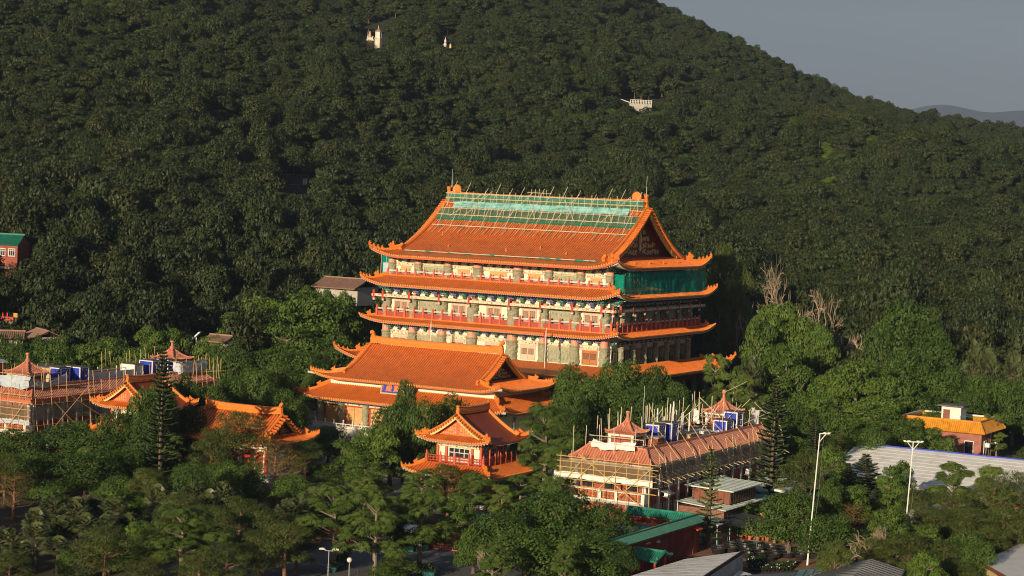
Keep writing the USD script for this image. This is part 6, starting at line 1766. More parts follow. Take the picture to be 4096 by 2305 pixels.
stand('ficus', 'dark evergreen under the huge bright leafy trees', 'dark trees under the great leafy trees', [(1220, 1400, 300, 345), (1080, 1390, 250, 343), (1330, 1330, 220, 362), (950, 1380, 220, 340), (1270, 1480, 170, 333)])
plant('needle0', 945, 1638, 300, 252, 'feathery tree spreading flat pads across the roof of the small gabled hall')
plant('needle1', 850, 1720, 230, 249, 'feathery tree at the corner of the small gabled hall beside the tall conifer')
plant('golden0', 1105, 1755, 270, 244, 'thin golden-brown tree with rusty twigs below the small gabled hall')
plant('needle2', 1225, 1760, 200, 262, 'feathery tree overhanging the gable end of the small gabled hall')
stand('ficus', 'dark round tree between small gabled hall and white balustrade', 'dark trees before the white balustrade', [(1320, 1700, 190, 285), (1250, 1850, 160, 268), (1310, 1880, 140, 262)])
stand('ficus', 'dark upright tree standing before the blue name board', 'dark trees before the blue board', [(1624, 1528, 120, 267), (1570, 1612, 200, 266), (1800, 1578, 220, 270), (1690, 1600, 190, 264)])
stand('bright', 'green leafy tree on the inner court before the terrace', 'leafy trees on the inner court', [(1400, 1760, 230, 256), (1510, 1700, 240, 258), (1460, 1840, 240, 250)])
plant('airy0', 2190, 1605, 310, 258, 'open tree with pale trunk between square tower and near dormitory, upper of two')
plant('airy1', 2250, 1770, 300, 246, 'lower open tree with drooping leaves next to the near dormitory balcony')
plant('airy2', 2085, 1890, 260, 240, 'open tree in front of the gallery side of the square tower')
stand('ficus', 'dense evergreen hiding the lower corner of the great hall', 'evergreen clump before the great hall', [(2300, 1462, 230, 318), (2480, 1438, 250, 322), (2620, 1470, 180, 322), (2390, 1520, 250, 306), (2560, 1545, 250, 303), (2710, 1535, 150, 312), (2270, 1570, 220, 296), (2690, 1600, 200, 296)])
plant('airy0', 1345, 1925, 350, 206, 'open tree with drooping leaves over the kiosk, first of the forecourt row')
plant('airy1', 1510, 1945, 330, 201, 'open tree with thick knotted trunk in the middle of the forecourt row')
plant('airy2', 1690, 1925, 360, 206, 'open tree with straight trunk beside the orange lattice gate')
stand('airy', 'open tree before the lower roof of the square tower', 'open trees before the square tower', [(1690, 1865, 240, 236), (1905, 1885, 240, 233), (2010, 1930, 200, 230)])
plant('golden1', 1800, 1850, 230, 238, 'half bare tree with pale twigs across the lower roof of the square tower')
stand('ficus', 'dense dark tree in the thicket beside the crimson wall', 'thicket beside the crimson wall', [(2000, 2045, 300, 208), (2230, 1960, 380, 214), (2440, 2010, 250, 213), (2120, 2120, 360, 203), (2350, 2130, 360, 204), (2480, 2170, 170, 203), (1900, 2110, 180, 207)])
plant('airy1', 1975, 2165, 190, 194, 'small light-green open tree at the foot of the dark thicket')
plant('bright0', 1830, 1990, 190, 225, 'small leafy tree behind the orange lattice gate')
# palms
palms = []
for px, top, Y in ((215, 1985, 214), (309, 1992, 212), (378, 1985, 215), (460, 1992, 214), (150, 2035, 208), (250, 2065, 205), (146, 2096, 201), (35, 2110, 200), (345, 2060, 206), (430, 2070, 205), (90, 2170, 197), (230, 2150, 198), (520, 2050, 208)):
    palms.append((px, top, prng.uniform(120, 150), Y))
stand([f'palm{i % 3}' for i in range(len(palms))], 'grey-green fan palm in the dense palm bed by the path', 'fan palms of the palm bed', palms)
palms = []
for px, top, Y in ((635, 1940, 222), (780, 1935, 224), (891, 1928, 226), (840, 1965, 219), (700, 1975, 217)):
    palms.append((px, top, prng.uniform(115, 140), Y))
stand([f'palm{i % 3}' for i in range(len(palms))], 'fan palm in the row under the small gabled hall', 'fan palms under the small gabled hall', palms)
palms = []
plant('palm1', 1165, 1995, 130, 219, 'fan palm beside the open forecourt row, the lower of two')
plant('palm2', 1252, 1965, 120, 224, 'fan palm beside the open forecourt row, the upper of two')
plant('palm1', 345, 1190, 105, 382, 'large fan palm amid the bamboo over the caged dormitory')
plant('palm0', 510, 1188, 85, 392, 'pale fan palm on the slope between bamboo and forest')
plant('palm1', 815, 1125, 90, 404, 'tall bright fan palm standing out of the lower forest')
plant('palm0', 770, 1170, 60, 398, 'small fan palm under the tall bright one in the lower forest')
plant('palm1', 3010, 1430, 110, 348, 'pale fan palm beside the end of the great hall\'s bottom roof')
for px, top, Y in ((3905, 1370, 352), (3960, 1400, 350), (4060, 1410, 350)):
    palms.append((px, top, 110, Y))
stand('palm1', 'fan palm in the group above the amber-roofed brick house', 'fan palms above the amber roof', palms)
# near left corner
plant('needle0', 425, 2100, 320, 191, 'feathery tree with rusty trunk in front of the palm bed')
plant('needle1', 40, 2205, 220, 188, 'feathery tree at the lower corner below the palm bed')
plant('airy0', 735, 2010, 400, 195, 'wide open tree with a broken pale limb in front of the palm row')
plant('needle2', 1145, 2085, 260, 197, 'rounded feathery tree by the forecourt lamp')
plant('needle0', 910, 2170, 230, 192, 'low feathery tree between the broken-limbed tree and the forecourt')
stand('needle', 'dark feathery tree packed round the broken-limbed tree', 'feathery trees behind the broken-limbed tree', [(965, 1985, 260, 207), (730, 1970, 240, 212), (1060, 2020, 240, 203), (1040, 2120, 250, 196), (620, 2110, 200, 197), (570, 2230, 200, 189), (800, 2190, 240, 192)])
plant('golden1', 60, 1875, 250, 228, 'brownish thin tree above the palm bed by the dark path')
stand('ficus', 'small dark tree filling the bank under the small gabled hall', 'dark trees on the bank', [(760, 1850, 190, 243), (880, 1845, 210, 242), (990, 1870, 190, 240), (1170, 1900, 180, 240), (620, 1890, 170, 236), (560, 1960, 190, 228), (480, 1900, 200, 234)])
stand('ficus', 'dark tree in the shade behind the forecourt row', 'dark trees behind the forecourt row', [(1420, 1990, 190, 232), (1590, 1990, 200, 233), (1260, 2040, 170, 222)])
# near dormitory and right-hand side
plant('conifer2', 2846, 1790, 160, 228, 'thin young conifer with gaps standing in front of the near dormitory')
plant('conifer0', 3108, 1515, 260, 254, 'dark full conifer at the far end of the near dormitory')
plant('conifer0', 3266, 1650, 180, 278, 'second dark conifer behind the first lamp mast')
plant('conifer1', 3466, 1812, 260, 252, 'short regular pyramid-shaped conifer by the long white roof')
plant('conifer1', 3395, 1850, 170, 256, 'smaller pyramid-shaped conifer beside the short regular one')
plant('needle1', 3230, 1785, 270, 238, 'bushy feathery pine behind the first lamp mast')
plant('ficus1', 3165, 1965, 300, 225, 'dense round tree over the black tubs, beside the first lamp mast')
plant('ficus2', 3320, 2055, 260, 219, 'dark broad tree to the far side of the first lamp mast')
stand('bright', 'leafy dark tree between the two lamp masts', 'belt between the lamp masts', [(3330, 1780, 200, 262), (3400, 1930, 220, 240), (3310, 1880, 180, 246), (3560, 1900, 170, 246)])
plant('golden0', 3420, 2000, 200, 228, 'yellowing thin tree with tangled twigs between the two lamp masts')
plant('bright1', 3600, 1838, 190, 250, 'slender small-leaved tree against the long white roof behind the second lamp mast')
plant('airy0', 3820, 1842, 240, 247, 'spindly tree with bare limbs against the middle of the long white roof')
plant('airy1', 3960, 1850, 190, 247, 'spindly tree against the far part of the long white roof')
stand('needle', 'feathery wattle tree in front of the long white roof', 'wattle wood before the white roof', [(3690, 1955, 230, 236), (3820, 1960, 260, 234), (3980, 1900, 260, 240), (4070, 1880, 220, 242), (3740, 2030, 240, 225), (3880, 2030, 270, 224), (4020, 2010, 280, 226), (3580, 2040, 220, 222), (3640, 2130, 240, 213), (3780, 2160, 240, 209), (3520, 2150, 190, 213), (3700, 2220, 260, 205), (3960, 2100, 240, 216), (4080, 2080, 200, 220), (3840, 2235, 200, 204)])
plant('ficus3', 3862, 2125, 230, 211, 'round dark shrub-like tree beside the corrugated corner shed')
stand('bright', 'big leafy tree between great hall and amber-roofed house', 'leafy trees beside the great hall', [(3110, 1190, 270, 374), (3040, 1260, 200, 366), (3210, 1250, 220, 372), (3290, 1300, 190, 366), (3430, 1435, 320, 338), (3560, 1500, 260, 334), (3330, 1490, 220, 336), (3150, 1370, 240, 352), (3250, 1560, 260, 318), (3480, 1600, 280, 318)])
stand('ficus', 'dark dome-shaped evergreen above the amber-roofed house', 'dark domes above the amber-roofed house', [(3630, 1212, 330, 374), (3540, 1300, 240, 362), (3730, 1310, 240, 364), (3640, 1400, 260, 352), (3800, 1480, 240, 346), (3680, 1560, 240, 336), (3960, 1500, 220, 345), (4060, 1520, 200, 340), (3900, 1570, 200, 338), (3740, 1640, 150, 328)])
stand('bright', 'leafy tree covering the unseen side of the amber-roofed house', 'leafy trees beside the amber roof', [(3640, 1660, 190, 300), (3715, 1700, 170, 300), (3790, 1745, 110, 298)])
stand('bright', 'leafy tree hiding the wall under the long brown roof', 'trees under the long brown roof', [(1300, 1150, 130, 408), (1385, 1158, 130, 407), (1235, 1140, 140, 410)])
stand('ficus', 'dark tree in front of old tiled roofs over the caged dormitory', 'trees before the old roofs', [(70, 1345, 130, 330), (150, 1340, 120, 333), (230, 1335, 130, 334), (10, 1340, 110, 330), (870, 1368, 120, 340), (935, 1362, 110, 340)])
stand('airy', 'open tree with drooping leaves along the great hall\'s shaded side', 'open trees along the shaded side', [(2865, 1400, 170, 344), (2950, 1480, 220, 332), (3030, 1560, 230, 312), (2880, 1560, 170, 318)])
stand('ficus', 'dark tree behind the second pink lantern of the near dormitory', 'trees behind the near dormitory', [(2830, 1590, 170, 302), (2990, 1620, 200, 296), (3160, 1600, 200, 296), (3340, 1640, 220, 300), (3560, 1660, 230, 300), (3480, 1720, 190, 284), (3650, 1710, 160, 298)])
plant('needle2', 2893, 962, 150, 402, 'tall dark casuarina just past the netted side of the great hall')
plant('needle1', 2960, 1040, 150, 396, 'lower dark casuarina past the netted side of the great hall')
stand('bamboo', 'feathery yellow-green bamboo on the bank over the caged dormitory', 'bamboo over the caged dormitory', [(90, 1040, 170, 384), (220, 1060, 190, 386), (60, 1170, 170, 366), (180, 1200, 190, 366), (270, 1290, 190, 352), (120, 1320, 190, 345), (390, 1290, 170, 352), (30, 1290, 150, 348)])
stand('bright', 'leafy tree close behind the roof of the caged dormitory', 'trees behind the caged dormitory', [(440, 1345, 230, 332), (330, 1360, 190, 330), (560, 1370, 210, 330), (600, 1300, 180, 348), (700, 1310, 190, 350), (840, 1330, 190, 346)])
stand('ficus', 'very dark tree behind the chimney of the caged dormitory', 'dark trees behind the chimney', [(60, 1390, 220, 322), (210, 1375, 230, 326), (130, 1440, 200, 312)])
# leafless trees
for lab, L in (('leafless pinkish tree past the great hall\'s netted side', [(3060, 980, 230, 392), (3130, 990, 200, 396), (3240, 980, 240, 396), (3200, 1050, 190, 388), (3320, 1010, 170, 398), (2990, 1060, 150, 392)]),
               ('leafless twisted tree on the slope above the dark domes', [(3355, 1125, 170, 384), (3465, 1120, 240, 380), (3500, 1175, 160, 378), (3680, 1100, 190, 392), (3770, 1085, 250, 392), (3860, 1110, 200, 394)])):
    stand('bare', lab, lab.split(' tree')[0] + ' trees ' + ('past the hall' if 'past' in lab else 'above the domes'), L)
plant('bare3', 3935, 1265, 90, 366, 'short dead tree between the dark domes and the fan palms')
plant('bare2', 3480, 2060, 220, 216, 'whitened leafless tree in the wattle wood, forked low')
plant('bare1', 3560, 2085, 150, 214, 'whitened leafless tree in the wattle wood next to the second lamp mast')
plant('bare0', 210, 815, 200, 470, 'grey-pink leafless tree on the forest slope above the green-roofed brick house')
plant('bare1', 480, 1255, 160, 360, 'leafless tree with rust-coloured limbs above the caged dormitory roof')
plant('bare2', 2990, 1590, 120, 292, 'pale dead limb beside the dark full conifer')
plant('bare3', 1010, 1195, 90, 376, 'small twiggy bare tree in the lower forest near the huge leafy trees')
plant('bare1', 1960, 2160, 100, 200, 'pale bare branch in the dark thicket beside the crimson wall')

# keep these parts of the view open: (x0, y0, x1, y1, distance of the thing seen there)
CLEAR = [(-40, 1950, 570, 2085, 224), (600, 1930, 920, 2010, 228), (1425, 700, 2860, 1480, 372), (1220, 1320, 2180, 1700, 322), (0, 1420, 900, 1700, 300), (1190, 1590, 1420, 1730, 318), (3460, 1690, 4096, 1990, 285), (3790, 1610, 4010, 1830, 318), (2350, 1560, 3090, 2010, 262),
         (0, 925, 85, 1080, 420), (1285, 1105, 1470, 1140, 425), (845, 1338, 900, 1372, 352), (90, 1310, 230, 1345, 345), (1600, 1480, 1720, 1590, 330),
         (1462, 105, 1534, 180, 860), (1768, 145, 1808, 192, 860), (2490, 405, 2615, 436, 900), (1150, 715, 1245, 762, 560), (1620, 2150, 2000, 2305, 230), (1290, 2080, 1840, 2420, 226), (2480, 2000, 3250, 2305, 240)]
def blocked(P, R, H):
    Y = P[1]
    a = project(np.array([[P[0], P[1], P[2]], [P[0], P[1], P[2] + H]]))
    r = R * FPX / Y * .8
    x0, x1, y0, y1 = a[0].min() - r, a[0].max() + r, a[1].min(), a[1].max()
    return any(Y < d and x1 > b[0] and x0 < b[2] and y1 > b[1] and y0 < b[3] for *b, d in CLEAR)
FOOT = [(0, 0, 30, 26), (6.9, -47.6, 21, 15), (8.9, -101, 10.5, 7), (44.5, -99.8, 7.5, 7.5), (-6, -102.6, 7.5, 7.5), (67.5, -86, 8.5, 24), (-26.5, -90, 9, 24)]
def on_building(x, y, m):
    u, v = to_uv((x, y))
    return any(abs(u - a) < c + m and abs(v - b) < d + m for a, b, c, d in FOOT)
# undergrowth trees in the gaps of the grounds
g2 = np.random.default_rng(5)
extra = []
for i in range(4200):
    Y = g2.uniform(188, 410); px = g2.uniform(-500, 4600)
    x = (px - 2048) / FPX * Y
    if on_building(x, Y, 1.0) or any((x - a) ** 2 + (Y - b) ** 2 < (max(r, 1.5) * .95) ** 2 for a, b, r in PLANTED):
        continue
    z = float(ground_z(x, Y)); h = g2.uniform(3.2, 7.5); R = g2.uniform(1.8, 3.2)
    if blocked((x, Y, z), R, h):
        h *= .45; R *= .6
        if blocked((x, Y, z), R, h):
            continue
    u, v = to_uv((x, Y))
    if -30 < u < 60 and -98 < v < -30 and g2.random() < .6:
        continue
    PLANTED.append((x, Y, R)); extra.append((x, Y, z, R, h))
print('undergrowth trees', len(extra))
for x, Y, z, R, h in extra[:260]:
    base = ('ficus', 'bright', 'ficus', 'airy', 'needle')[g2.integers(0, 5)]
    Rn, Hn, n = NAT[base]
    copy_of(CLS[f'{base}{g2.integers(0, n)}'], 'garden_tree', 'smaller green tree filling a gap between the monastery buildings and the larger trees', 'tree', (x, Y, z - .05), g2.uniform(0, 360), (R / Rn, R / Rn, h / Hn), 'gap-filling trees of the grounds')

# ---------------------------------------------------------------- the forest on the mountain
g3 = np.random.default_rng(12)
trees = []
Y = 338.0
while Y < 1330:
    step = 4.3 + 1.0 * (Y - 340) / 900
    half = .312 if Y < 900 else .30
    n = int(2 * half * Y / step)
    a = (np.arange(n) + g3.uniform(-.42, .42, n)) / n * 2 * half - half
    r = Y + g3.uniform(-.5, .5, n) * step
    x, y = r * np.sin(a), r * np.cos(a)
    z = terrain(a, r)
    px, py = project(np.stack([x, y, z], -1))
    yc = np.interp(2048 + FPX * np.tan(a), _KX, _KY); yf = np.interp(2048 + FPX * np.tan(a), _KX, _KF)
    ok = (py > -420) & (r < yc + 35) & (r > yf + 4) & (px > -420) & (px < 4560)
    for i in np.nonzero(ok)[0]:
        trees.append((x[i], y[i], z[i], r[i], (r[i] - yf[i]) / (yc[i] - yf[i])))
    Y += step * .92
T_ = np.array(trees)
q = fbm(np.column_stack([T_[:, 0] / 70, T_[:, 1] / 70, 0 * T_[:, 0]]), 3, 6)
keep, S_, K_ = [], [], []
for i, (x, y, z, r, s) in enumerate(T_):
    size = (1.22 - .44 * s) * g3.uniform(.78, 1.32) * (.82 + .5 * q[i])
    hh = size * g3.uniform(.85, 1.35) * (1.45 if r < 480 else 1.15)
    if r < 430 and (on_building(x, y, 2.0) or any((x - a) ** 2 + (y - b) ** 2 < (rr * .75) ** 2 for a, b, rr in PLANTED)):
        continue
    if blocked((x, y, z), 3.5 * size, 4.6 * hh):
        continue
    keep.append(i); S_.append((size, size, hh)); K_.append(int(g3.integers(0, 10)) if g3.random() < .75 else int(g3.integers(0, 6)))
    if q[i] > .56 and g3.random() < .14 and s < .8:
        K_[-1] = 10 + int(g3.integers(0, 5)); f = g3.uniform(.62, .9) * (1.1 - .3 * s); S_[-1] = (f, f, f)
T_ = T_[keep]; S_ = np.array(S_); K_ = np.array(K_)
order = np.argsort(T_[:, 3])
px, py = project(T_[:, :3] + [0, 0, 3]); inview = (px > 20) & (px < 4076) & (py > 10) & (py < 2290)
near = [i for i in order if inview[i]if K_[i] < 10][:120]
print('forest', len(T_), 'singled out', len(near))
for i in near:
    um = K_[i] < 6
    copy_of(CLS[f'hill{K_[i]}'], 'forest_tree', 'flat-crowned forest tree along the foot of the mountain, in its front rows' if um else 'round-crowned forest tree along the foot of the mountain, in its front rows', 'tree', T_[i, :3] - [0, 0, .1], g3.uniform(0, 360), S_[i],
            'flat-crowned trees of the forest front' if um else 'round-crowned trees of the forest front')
rest = np.setdiff1d(np.arange(len(T_)), near)
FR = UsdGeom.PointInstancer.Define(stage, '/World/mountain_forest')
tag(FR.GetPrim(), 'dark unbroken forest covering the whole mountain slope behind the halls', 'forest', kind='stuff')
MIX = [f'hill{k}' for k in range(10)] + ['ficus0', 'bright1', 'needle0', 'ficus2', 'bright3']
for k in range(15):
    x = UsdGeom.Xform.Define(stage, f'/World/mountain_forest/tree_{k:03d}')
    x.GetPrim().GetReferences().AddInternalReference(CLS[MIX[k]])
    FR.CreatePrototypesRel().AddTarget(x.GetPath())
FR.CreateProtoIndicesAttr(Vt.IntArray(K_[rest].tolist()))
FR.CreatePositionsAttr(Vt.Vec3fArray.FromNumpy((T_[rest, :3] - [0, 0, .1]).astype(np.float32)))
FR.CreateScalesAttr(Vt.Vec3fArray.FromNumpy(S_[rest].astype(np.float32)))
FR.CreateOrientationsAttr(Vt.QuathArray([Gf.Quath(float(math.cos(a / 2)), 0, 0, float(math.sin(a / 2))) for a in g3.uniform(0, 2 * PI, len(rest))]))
# ---------------------------------------------------------------- other buildings
def rib_roof(mb, P, n, h=.05, w=.06):
    """Standing seams on a sheet roof quad P (eave0, eave1, top1, top0), running up the slope."""
    a, b, c, d = (np.asarray(q, float) for q in P)
    nrm = np.cross(b - a, d - a); nrm /= np.linalg.norm(nrm); nrm = nrm if nrm[2] > 0 else -nrm
    for i in range(n + 1):
        t = i / n
        p, q = a + (b - a) * t, d + (c - d) * t
        mb.beam(p + nrm * h / 2, q + nrm * h / 2, w, h)
def slab(mb, P, th):
    P = np.asarray(P, float)
    return mb.hexa(np.vstack([P - [0, 0, th], P]))

# amber-roofed brick house on the right
T = thing('brick_house', 'rose brick house with amber tiled parapet roof and white stair hut', 'house', uv(85.0, -8.4), ROT)
MB().bx(-13.5, 0, 0, 11.0, 0, 4.6).build('wall', 'rose_brick', T)
MB().bx(-13.6, .1, -.1, 11.1, 4.45, 4.62).build('white_cornice', 'white_render', T)
e = [np.array(q, float) for q in ((-14.1, -.6, 4.55), (.6, -.6, 4.55), (.6, 11.6, 4.55), (-14.1, 11.6, 4.55))]
t = [np.array(q, float) for q in ((-13.2, .5, 6.3), (-.5, .5, 6.3), (-.5, 10.5, 6.3), (-13.2, 10.5, 6.3))]
for i in range(4):
    tiled_slope(T, e[i], e[(i + 1) % 4], t[i], t[(i + 1) % 4], .34, .12, 'amber_tile', 'amber_tile', kick=.2, as_parts=i < 2)
    MB().beam(e[i] + [0, 0, .12], t[i] + [0, 0, .12], .2, .18).build('hip_ridge', 'amber_tile', T)
    MB().beam(t[i] + [0, 0, .05], t[(i + 1) % 4] + [0, 0, .05], .3, .24).build('parapet_top', 'white_render' if i in (2, 3) else 'amber_tile', T)
MB().bx(-13.0, -.7, .7, 10.3, 5.3, 5.5).build('flat_roof', 'concrete', T)
h = MB().bx(-7.6, -4.4, 3.0, 6.0, 5.5, 8.2).build('stair_hut', 'white_render', T)
MB().bx(-8.1, -3.9, 2.5, 6.5, 8.2, 8.42).build('hut_roof', 'asphalt_roof', h)
MB().bx(-7.3, -6.2, 2.94, 3.0, 5.6, 7.7).build('hut_door', 'brown_panel', h)
r = MB()
for x in (-4.2, -1.6, .0 - .9):
    r.tube([(x, 2.0, 5.5), (x, 2.0, 6.9)], .04, 5)
r.tube([(-4.2, 2.0, 6.9), (-.9, 2.0, 6.9)], .04, 5).tube([(-4.2, 2.0, 6.2), (-.9, 2.0, 6.2)], .04, 5).tube([(-.9, 2, 6.9), (-.9, 6, 6.9)], .04, 5)
r.build('roof_rail', 'green_tile', T)
for x in (-9.6, -6.8, -3.6, -10.9 - 1.4):
    w = MB().bx(x + 1.0, x + 2.3, -.06, 0, 1.1, 3.2).build('window', 'glass_dark', T)
    q = MB()
    q.bx(x + .88, x + 1.0, -.1, 0, .98, 3.32).bx(x + 2.3, x + 2.42, -.1, 0, .98, 3.32).bx(x + 1.0, x + 2.3, -.1, 0, 3.2, 3.32).bx(x + 1.0, x + 2.3, -.1, 0, .98, 1.1)
    q.build('window_surround', 'white_render', w)
    MB().bx(x + 1.62, x + 1.68, -.09, -.06, 1.1, 3.2).bx(x + 1.0, x + 2.3, -.09, -.06, 2.5, 2.56).build('glazing_bar', 'brown_panel', w)
for y in (1.6, 6.8):
    w = MB().bx(0, .06, y, y + 1.1, 1.1, 3.2).build('window', 'glass_dark', T)
    MB().bx(0, .1, y - .12, y, .98, 3.32).bx(0, .1, y + 1.1, y + 1.22, .98, 3.32).bx(0, .1, y, y + 1.1, 3.2, 3.32).bx(0, .1, y, y + 1.1, .98, 1.1).build('window_surround', 'white_render', w)
    MB().bx(.06, .8, y + .3, y + 1.2, 2.3, 2.95).build('air_conditioner', 'white_metal', T)
for y in (4.0, 4.9):
    MB().tube([(.12, y, .3), (.12, y, 4.4)], .07, 5).build('drain_pipe', 'rust_steel' if y < 4.5 else 'white_metal', T)
# the long white sheet roof
T = thing('long_shed', 'long low shed under one broad white sheet roof in front of the brick house', 'shed', uv(80.0, -49.2), ROT)
P = [(-1.5, -14.5, 2.9), (34, -14.5, 2.9), (34, .8, 6.05), (-1.5, .8, 6.05)]
a, b, c, d = (np.array(q, float) for q in P)
n = 11
for i in range(n):
    t0, t1 = i / n, (i + 1) / n
    e_ = .0022 if i else 0
    q = [a + (d - a) * (t0 + e_), b + (c - b) * (t0 + e_), b + (c - b) * (t1 - .0022), a + (d - a) * (t1 - .0022)]
    slab(MB(), q, .05).build('roof_sheet', 'white_sheet', T)
slab(MB(), [a - [0, 0, .06], b - [0, 0, .06], c - [0, 0, .06], d - [0, 0, .06]], .03).build('under_sheet', 'slate_sheet', T)
slab(MB(), [(-1.5, .8, 6.05), (34, .8, 6.05), (34, 9, 4.2), (-1.5, 9, 4.2)], .06).build('back_roof', 'white_sheet', T)
MB().bx(-1.6, 34.1, .68, .95, 6.02, 6.2).build('ridge_cap', 'blue_panel', T)
MB().bx(-.8, 33.5, -13.8, -13.6, 0, 2.9).bx(-.8, -.6, -13.6, 8.5, 0, 3.0).build('wall', 'white_render', T)
for x in np.arange(0, 33, 3.2):
    MB().bx(x, x + 1.4, -13.88, -13.8, .9, 2.2).build('window', 'glass_dark', T)
# crimson enclosure with green tile copings
T = thing('crimson_wall', 'crimson garden wall with green tiled coping turning a corner', 'wall', uv(82.6, -114.2), ROT)
MB().bx(-.3, .3, -22.0, .3, 0, 3.6).bx(-8.6, -.3, -.3, .3, 0, 3.6).build('wall_face', 'crimson_wall', T)
for (x0, y0, x1, y1) in ((0, -22.2, 0, .3), (0, 0, -8.7, 0)):
    L = math.hypot(x1 - x0, y1 - y0); u = np.array([x1 - x0, y1 - y0, 0]) / L; s = np.array([-u[1], u[0], 0])
    A = np.array([x0, y0, 0.0]); B = np.array([x1, y1, 0.0])
    for sg in (-1, 1):
        o = s * sg * .82
        tiled_slope(T, A + o + [0, 0, 3.55], B + o + [0, 0, 3.55], A + [0, 0, 4.25], B + [0, 0, 4.25], .26, .09, 'green_tile', 'green_tile', kick=.1, as_parts=(sg == -1))
    MB().beam(A + [0, 0, 4.28], B + [0, 0, 4.28], .26, .24).build('coping_ridge', 'green_tile', T)
    q = MB().beam(A + s * .42 + [0, 0, 3.42], B + s * .42 + [0, 0, 3.42], .16, .26).beam(A - s * .42 + [0, 0, 3.42], B - s * .42 + [0, 0, 3.42], .16, .26)
    q.build('moulding', 'orange_paint', T)
MB().box((.42, -11.0, 2.75), (.24, .5, .24)).tube([(.3, -11, 2.75), (.55, -11, 2.9)], .05, 5).build('floodlight', 'white_metal', T)
MB().box((.34, -13.4, 2.9), (.1, 1.1, .16)).build('small_plate', 'gold_paint', T)
MB().hexa([(.3, -1.6, 3.0), (.95, -1.6, 2.75), (.95, -.2, 2.75), (.3, -.2, 3.0), (.3, -1.6, 3.1), (.95, -1.6, 2.85), (.95, -.2, 2.85), (.3, -.2, 3.1)]).build('door_hood', 'orange_paint', T)
MB().bx(.3, .36, -1.4, -.4, 0, 2.6).build('door', 'brown_panel', T)
T = thing('teal_flat_roof', 'weathered teal sheet roof inside the crimson garden wall', 'roof', uv(82.6, -114.2), ROT)
q = MB().bx(-8.2, -.9, -15, -.9, 2.45, 2.55); rib_roof(q, [(-8.2, -15, 2.56), (-.9, -15, 2.56), (-.9, -.9, 2.56), (-8.2, -.9, 2.56)], 12); q.build('roof_sheet', 'teal_sheet', T)
MB().bx(-8.3, -8.1, -15, -.9, 0, 2.45).bx(-8.1, -.9, -15.1, -14.9, 0, 2.45).build('support_wall', 'orange_paint', T)
MB().bx(-8.4, -.85, -.9, -.7, 2.3, 2.8).build('edge_board', 'orange_paint', T)
T = thing('gate_shelter', 'small green-tiled roof with upturned eave at the foot of the crimson wall', 'shelter', uv(85.2, -132.4), ROT)
for sg in (-1, 1):
    tiled_slope(T, (-1.6, sg * 1.7, 2.3), (1.8, sg * 1.7, 2.3), (-1.6, 0, 3.1), (1.8, 0, 3.1), .26, .09, 'green_tile', 'green_tile', kick=.2, as_parts=sg < 0)
h = np.array([(1.9, y, 3.1 - abs(y) * .47 + .25 * (abs(y) / 1.7) ** 3) for y in np.linspace(-1.9, 1.9, 9)])
MB().sweep(h, .2, .26, (1, 0, 0)).build('verge', 'green_tile', T)
MB().beam((-1.6, 0, 3.15), (1.9, 0, 3.15), .22, .26).build('ridge', 'green_tile', T)
for x in (-1.2, 1.4):
    for y in (-1.2, 1.2):
        MB().bx(x - .1, x + .1, y - .1, y + .1, 0, 2.5).build('post', 'red_paint', T)
# lean-to roofs and box house along the near dormitory
T = thing('annex', 'shaded brown annex with pale green sheet roofs under the near dormitory', 'annex', uv(73.6, -100.0), ROT)
q = slab(MB(), [(6.6, 0, 2.75), (6.6, 30, 2.75), (.1, 30, 3.25), (.1, 0, 3.25)], .08); rib_roof(q, [(6.6, 0, 2.76), (6.6, 30, 2.76), (.1, 30, 3.26), (.1, 0, 3.26)], 26, .02, .04); q.build('lower_roof', 'pale_sheet', T)
q = slab(MB(), [(6.5, 12.5, 2.80), (6.5, 17.5, 2.80), (3.4, 17.5, 3.04), (3.4, 12.5, 3.04)], .02); q.build('teal_roof_patch', 'teal_sheet', T)
MB().bx(.6, 5.6, 3.4, 11.6, 3.0, 4.55).build('box_wall', 'brown_panel', T)
q = MB()
for y in np.arange(3.6, 11.6, .75):
    q.bx(5.6, 5.68, y, y + .07, 3.1, 4.5)
for x in np.arange(.8, 5.6, .8):
    q.bx(x, x + .07, 3.32, 3.4, 3.1, 4.5)
q.build('window_posts', 'dark_metal', T, kind='stuff')
q = slab(MB(), [(6.4, 2.6, 4.75), (6.4, 12.4, 4.75), (-.1, 12.4, 4.95), (-.1, 2.6, 4.95)], .12); rib_roof(q, [(6.4, 2.6, 4.76), (6.4, 12.4, 4.76), (-.1, 12.4, 4.96), (-.1, 2.6, 4.96)], 9, .02, .04); q.build('box_roof', 'pale_sheet', T)
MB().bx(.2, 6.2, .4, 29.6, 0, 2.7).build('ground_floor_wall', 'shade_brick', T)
for y in np.arange(1.5, 28, 2.6):
    MB().bx(6.2, 6.27, y, y + 1.5, .9, 2.1).build('window', 'glass_dark', T)
for y, z in ((15.0, .5), (16.4, .5), (14.2, .1)):
    a = MB().box((7.0, y, z + .55), (.5, 1.0, .95)).build('air_conditioner', 'white_metal', T)
    MB().lathe([(.01, 0), (.36, 0), (.36, .02)], 12).build('fan', 'dark_metal', a, M=trimesh.transformations.translation_matrix((7.26, y, z + .55)) @ trimesh.transformations.rotation_matrix(PI / 2, [0, 1, 0]))
T = thing('porch', 'rust-red steel porch with cream fascia at the end of the annex', 'porch', uv(81.2, -79.5), ROT)
q = slab(MB(), [(4.4, -4, 3.1), (4.4, 4, 3.1), (-2.0, 4, 3.6), (-2.0, -4, 3.6)], .3); q.build('roof', 'pale_sheet', T)
MB().bx(4.3, 4.5, -4, 4, 2.75, 3.1).build('fascia', 'tan_wall', T)
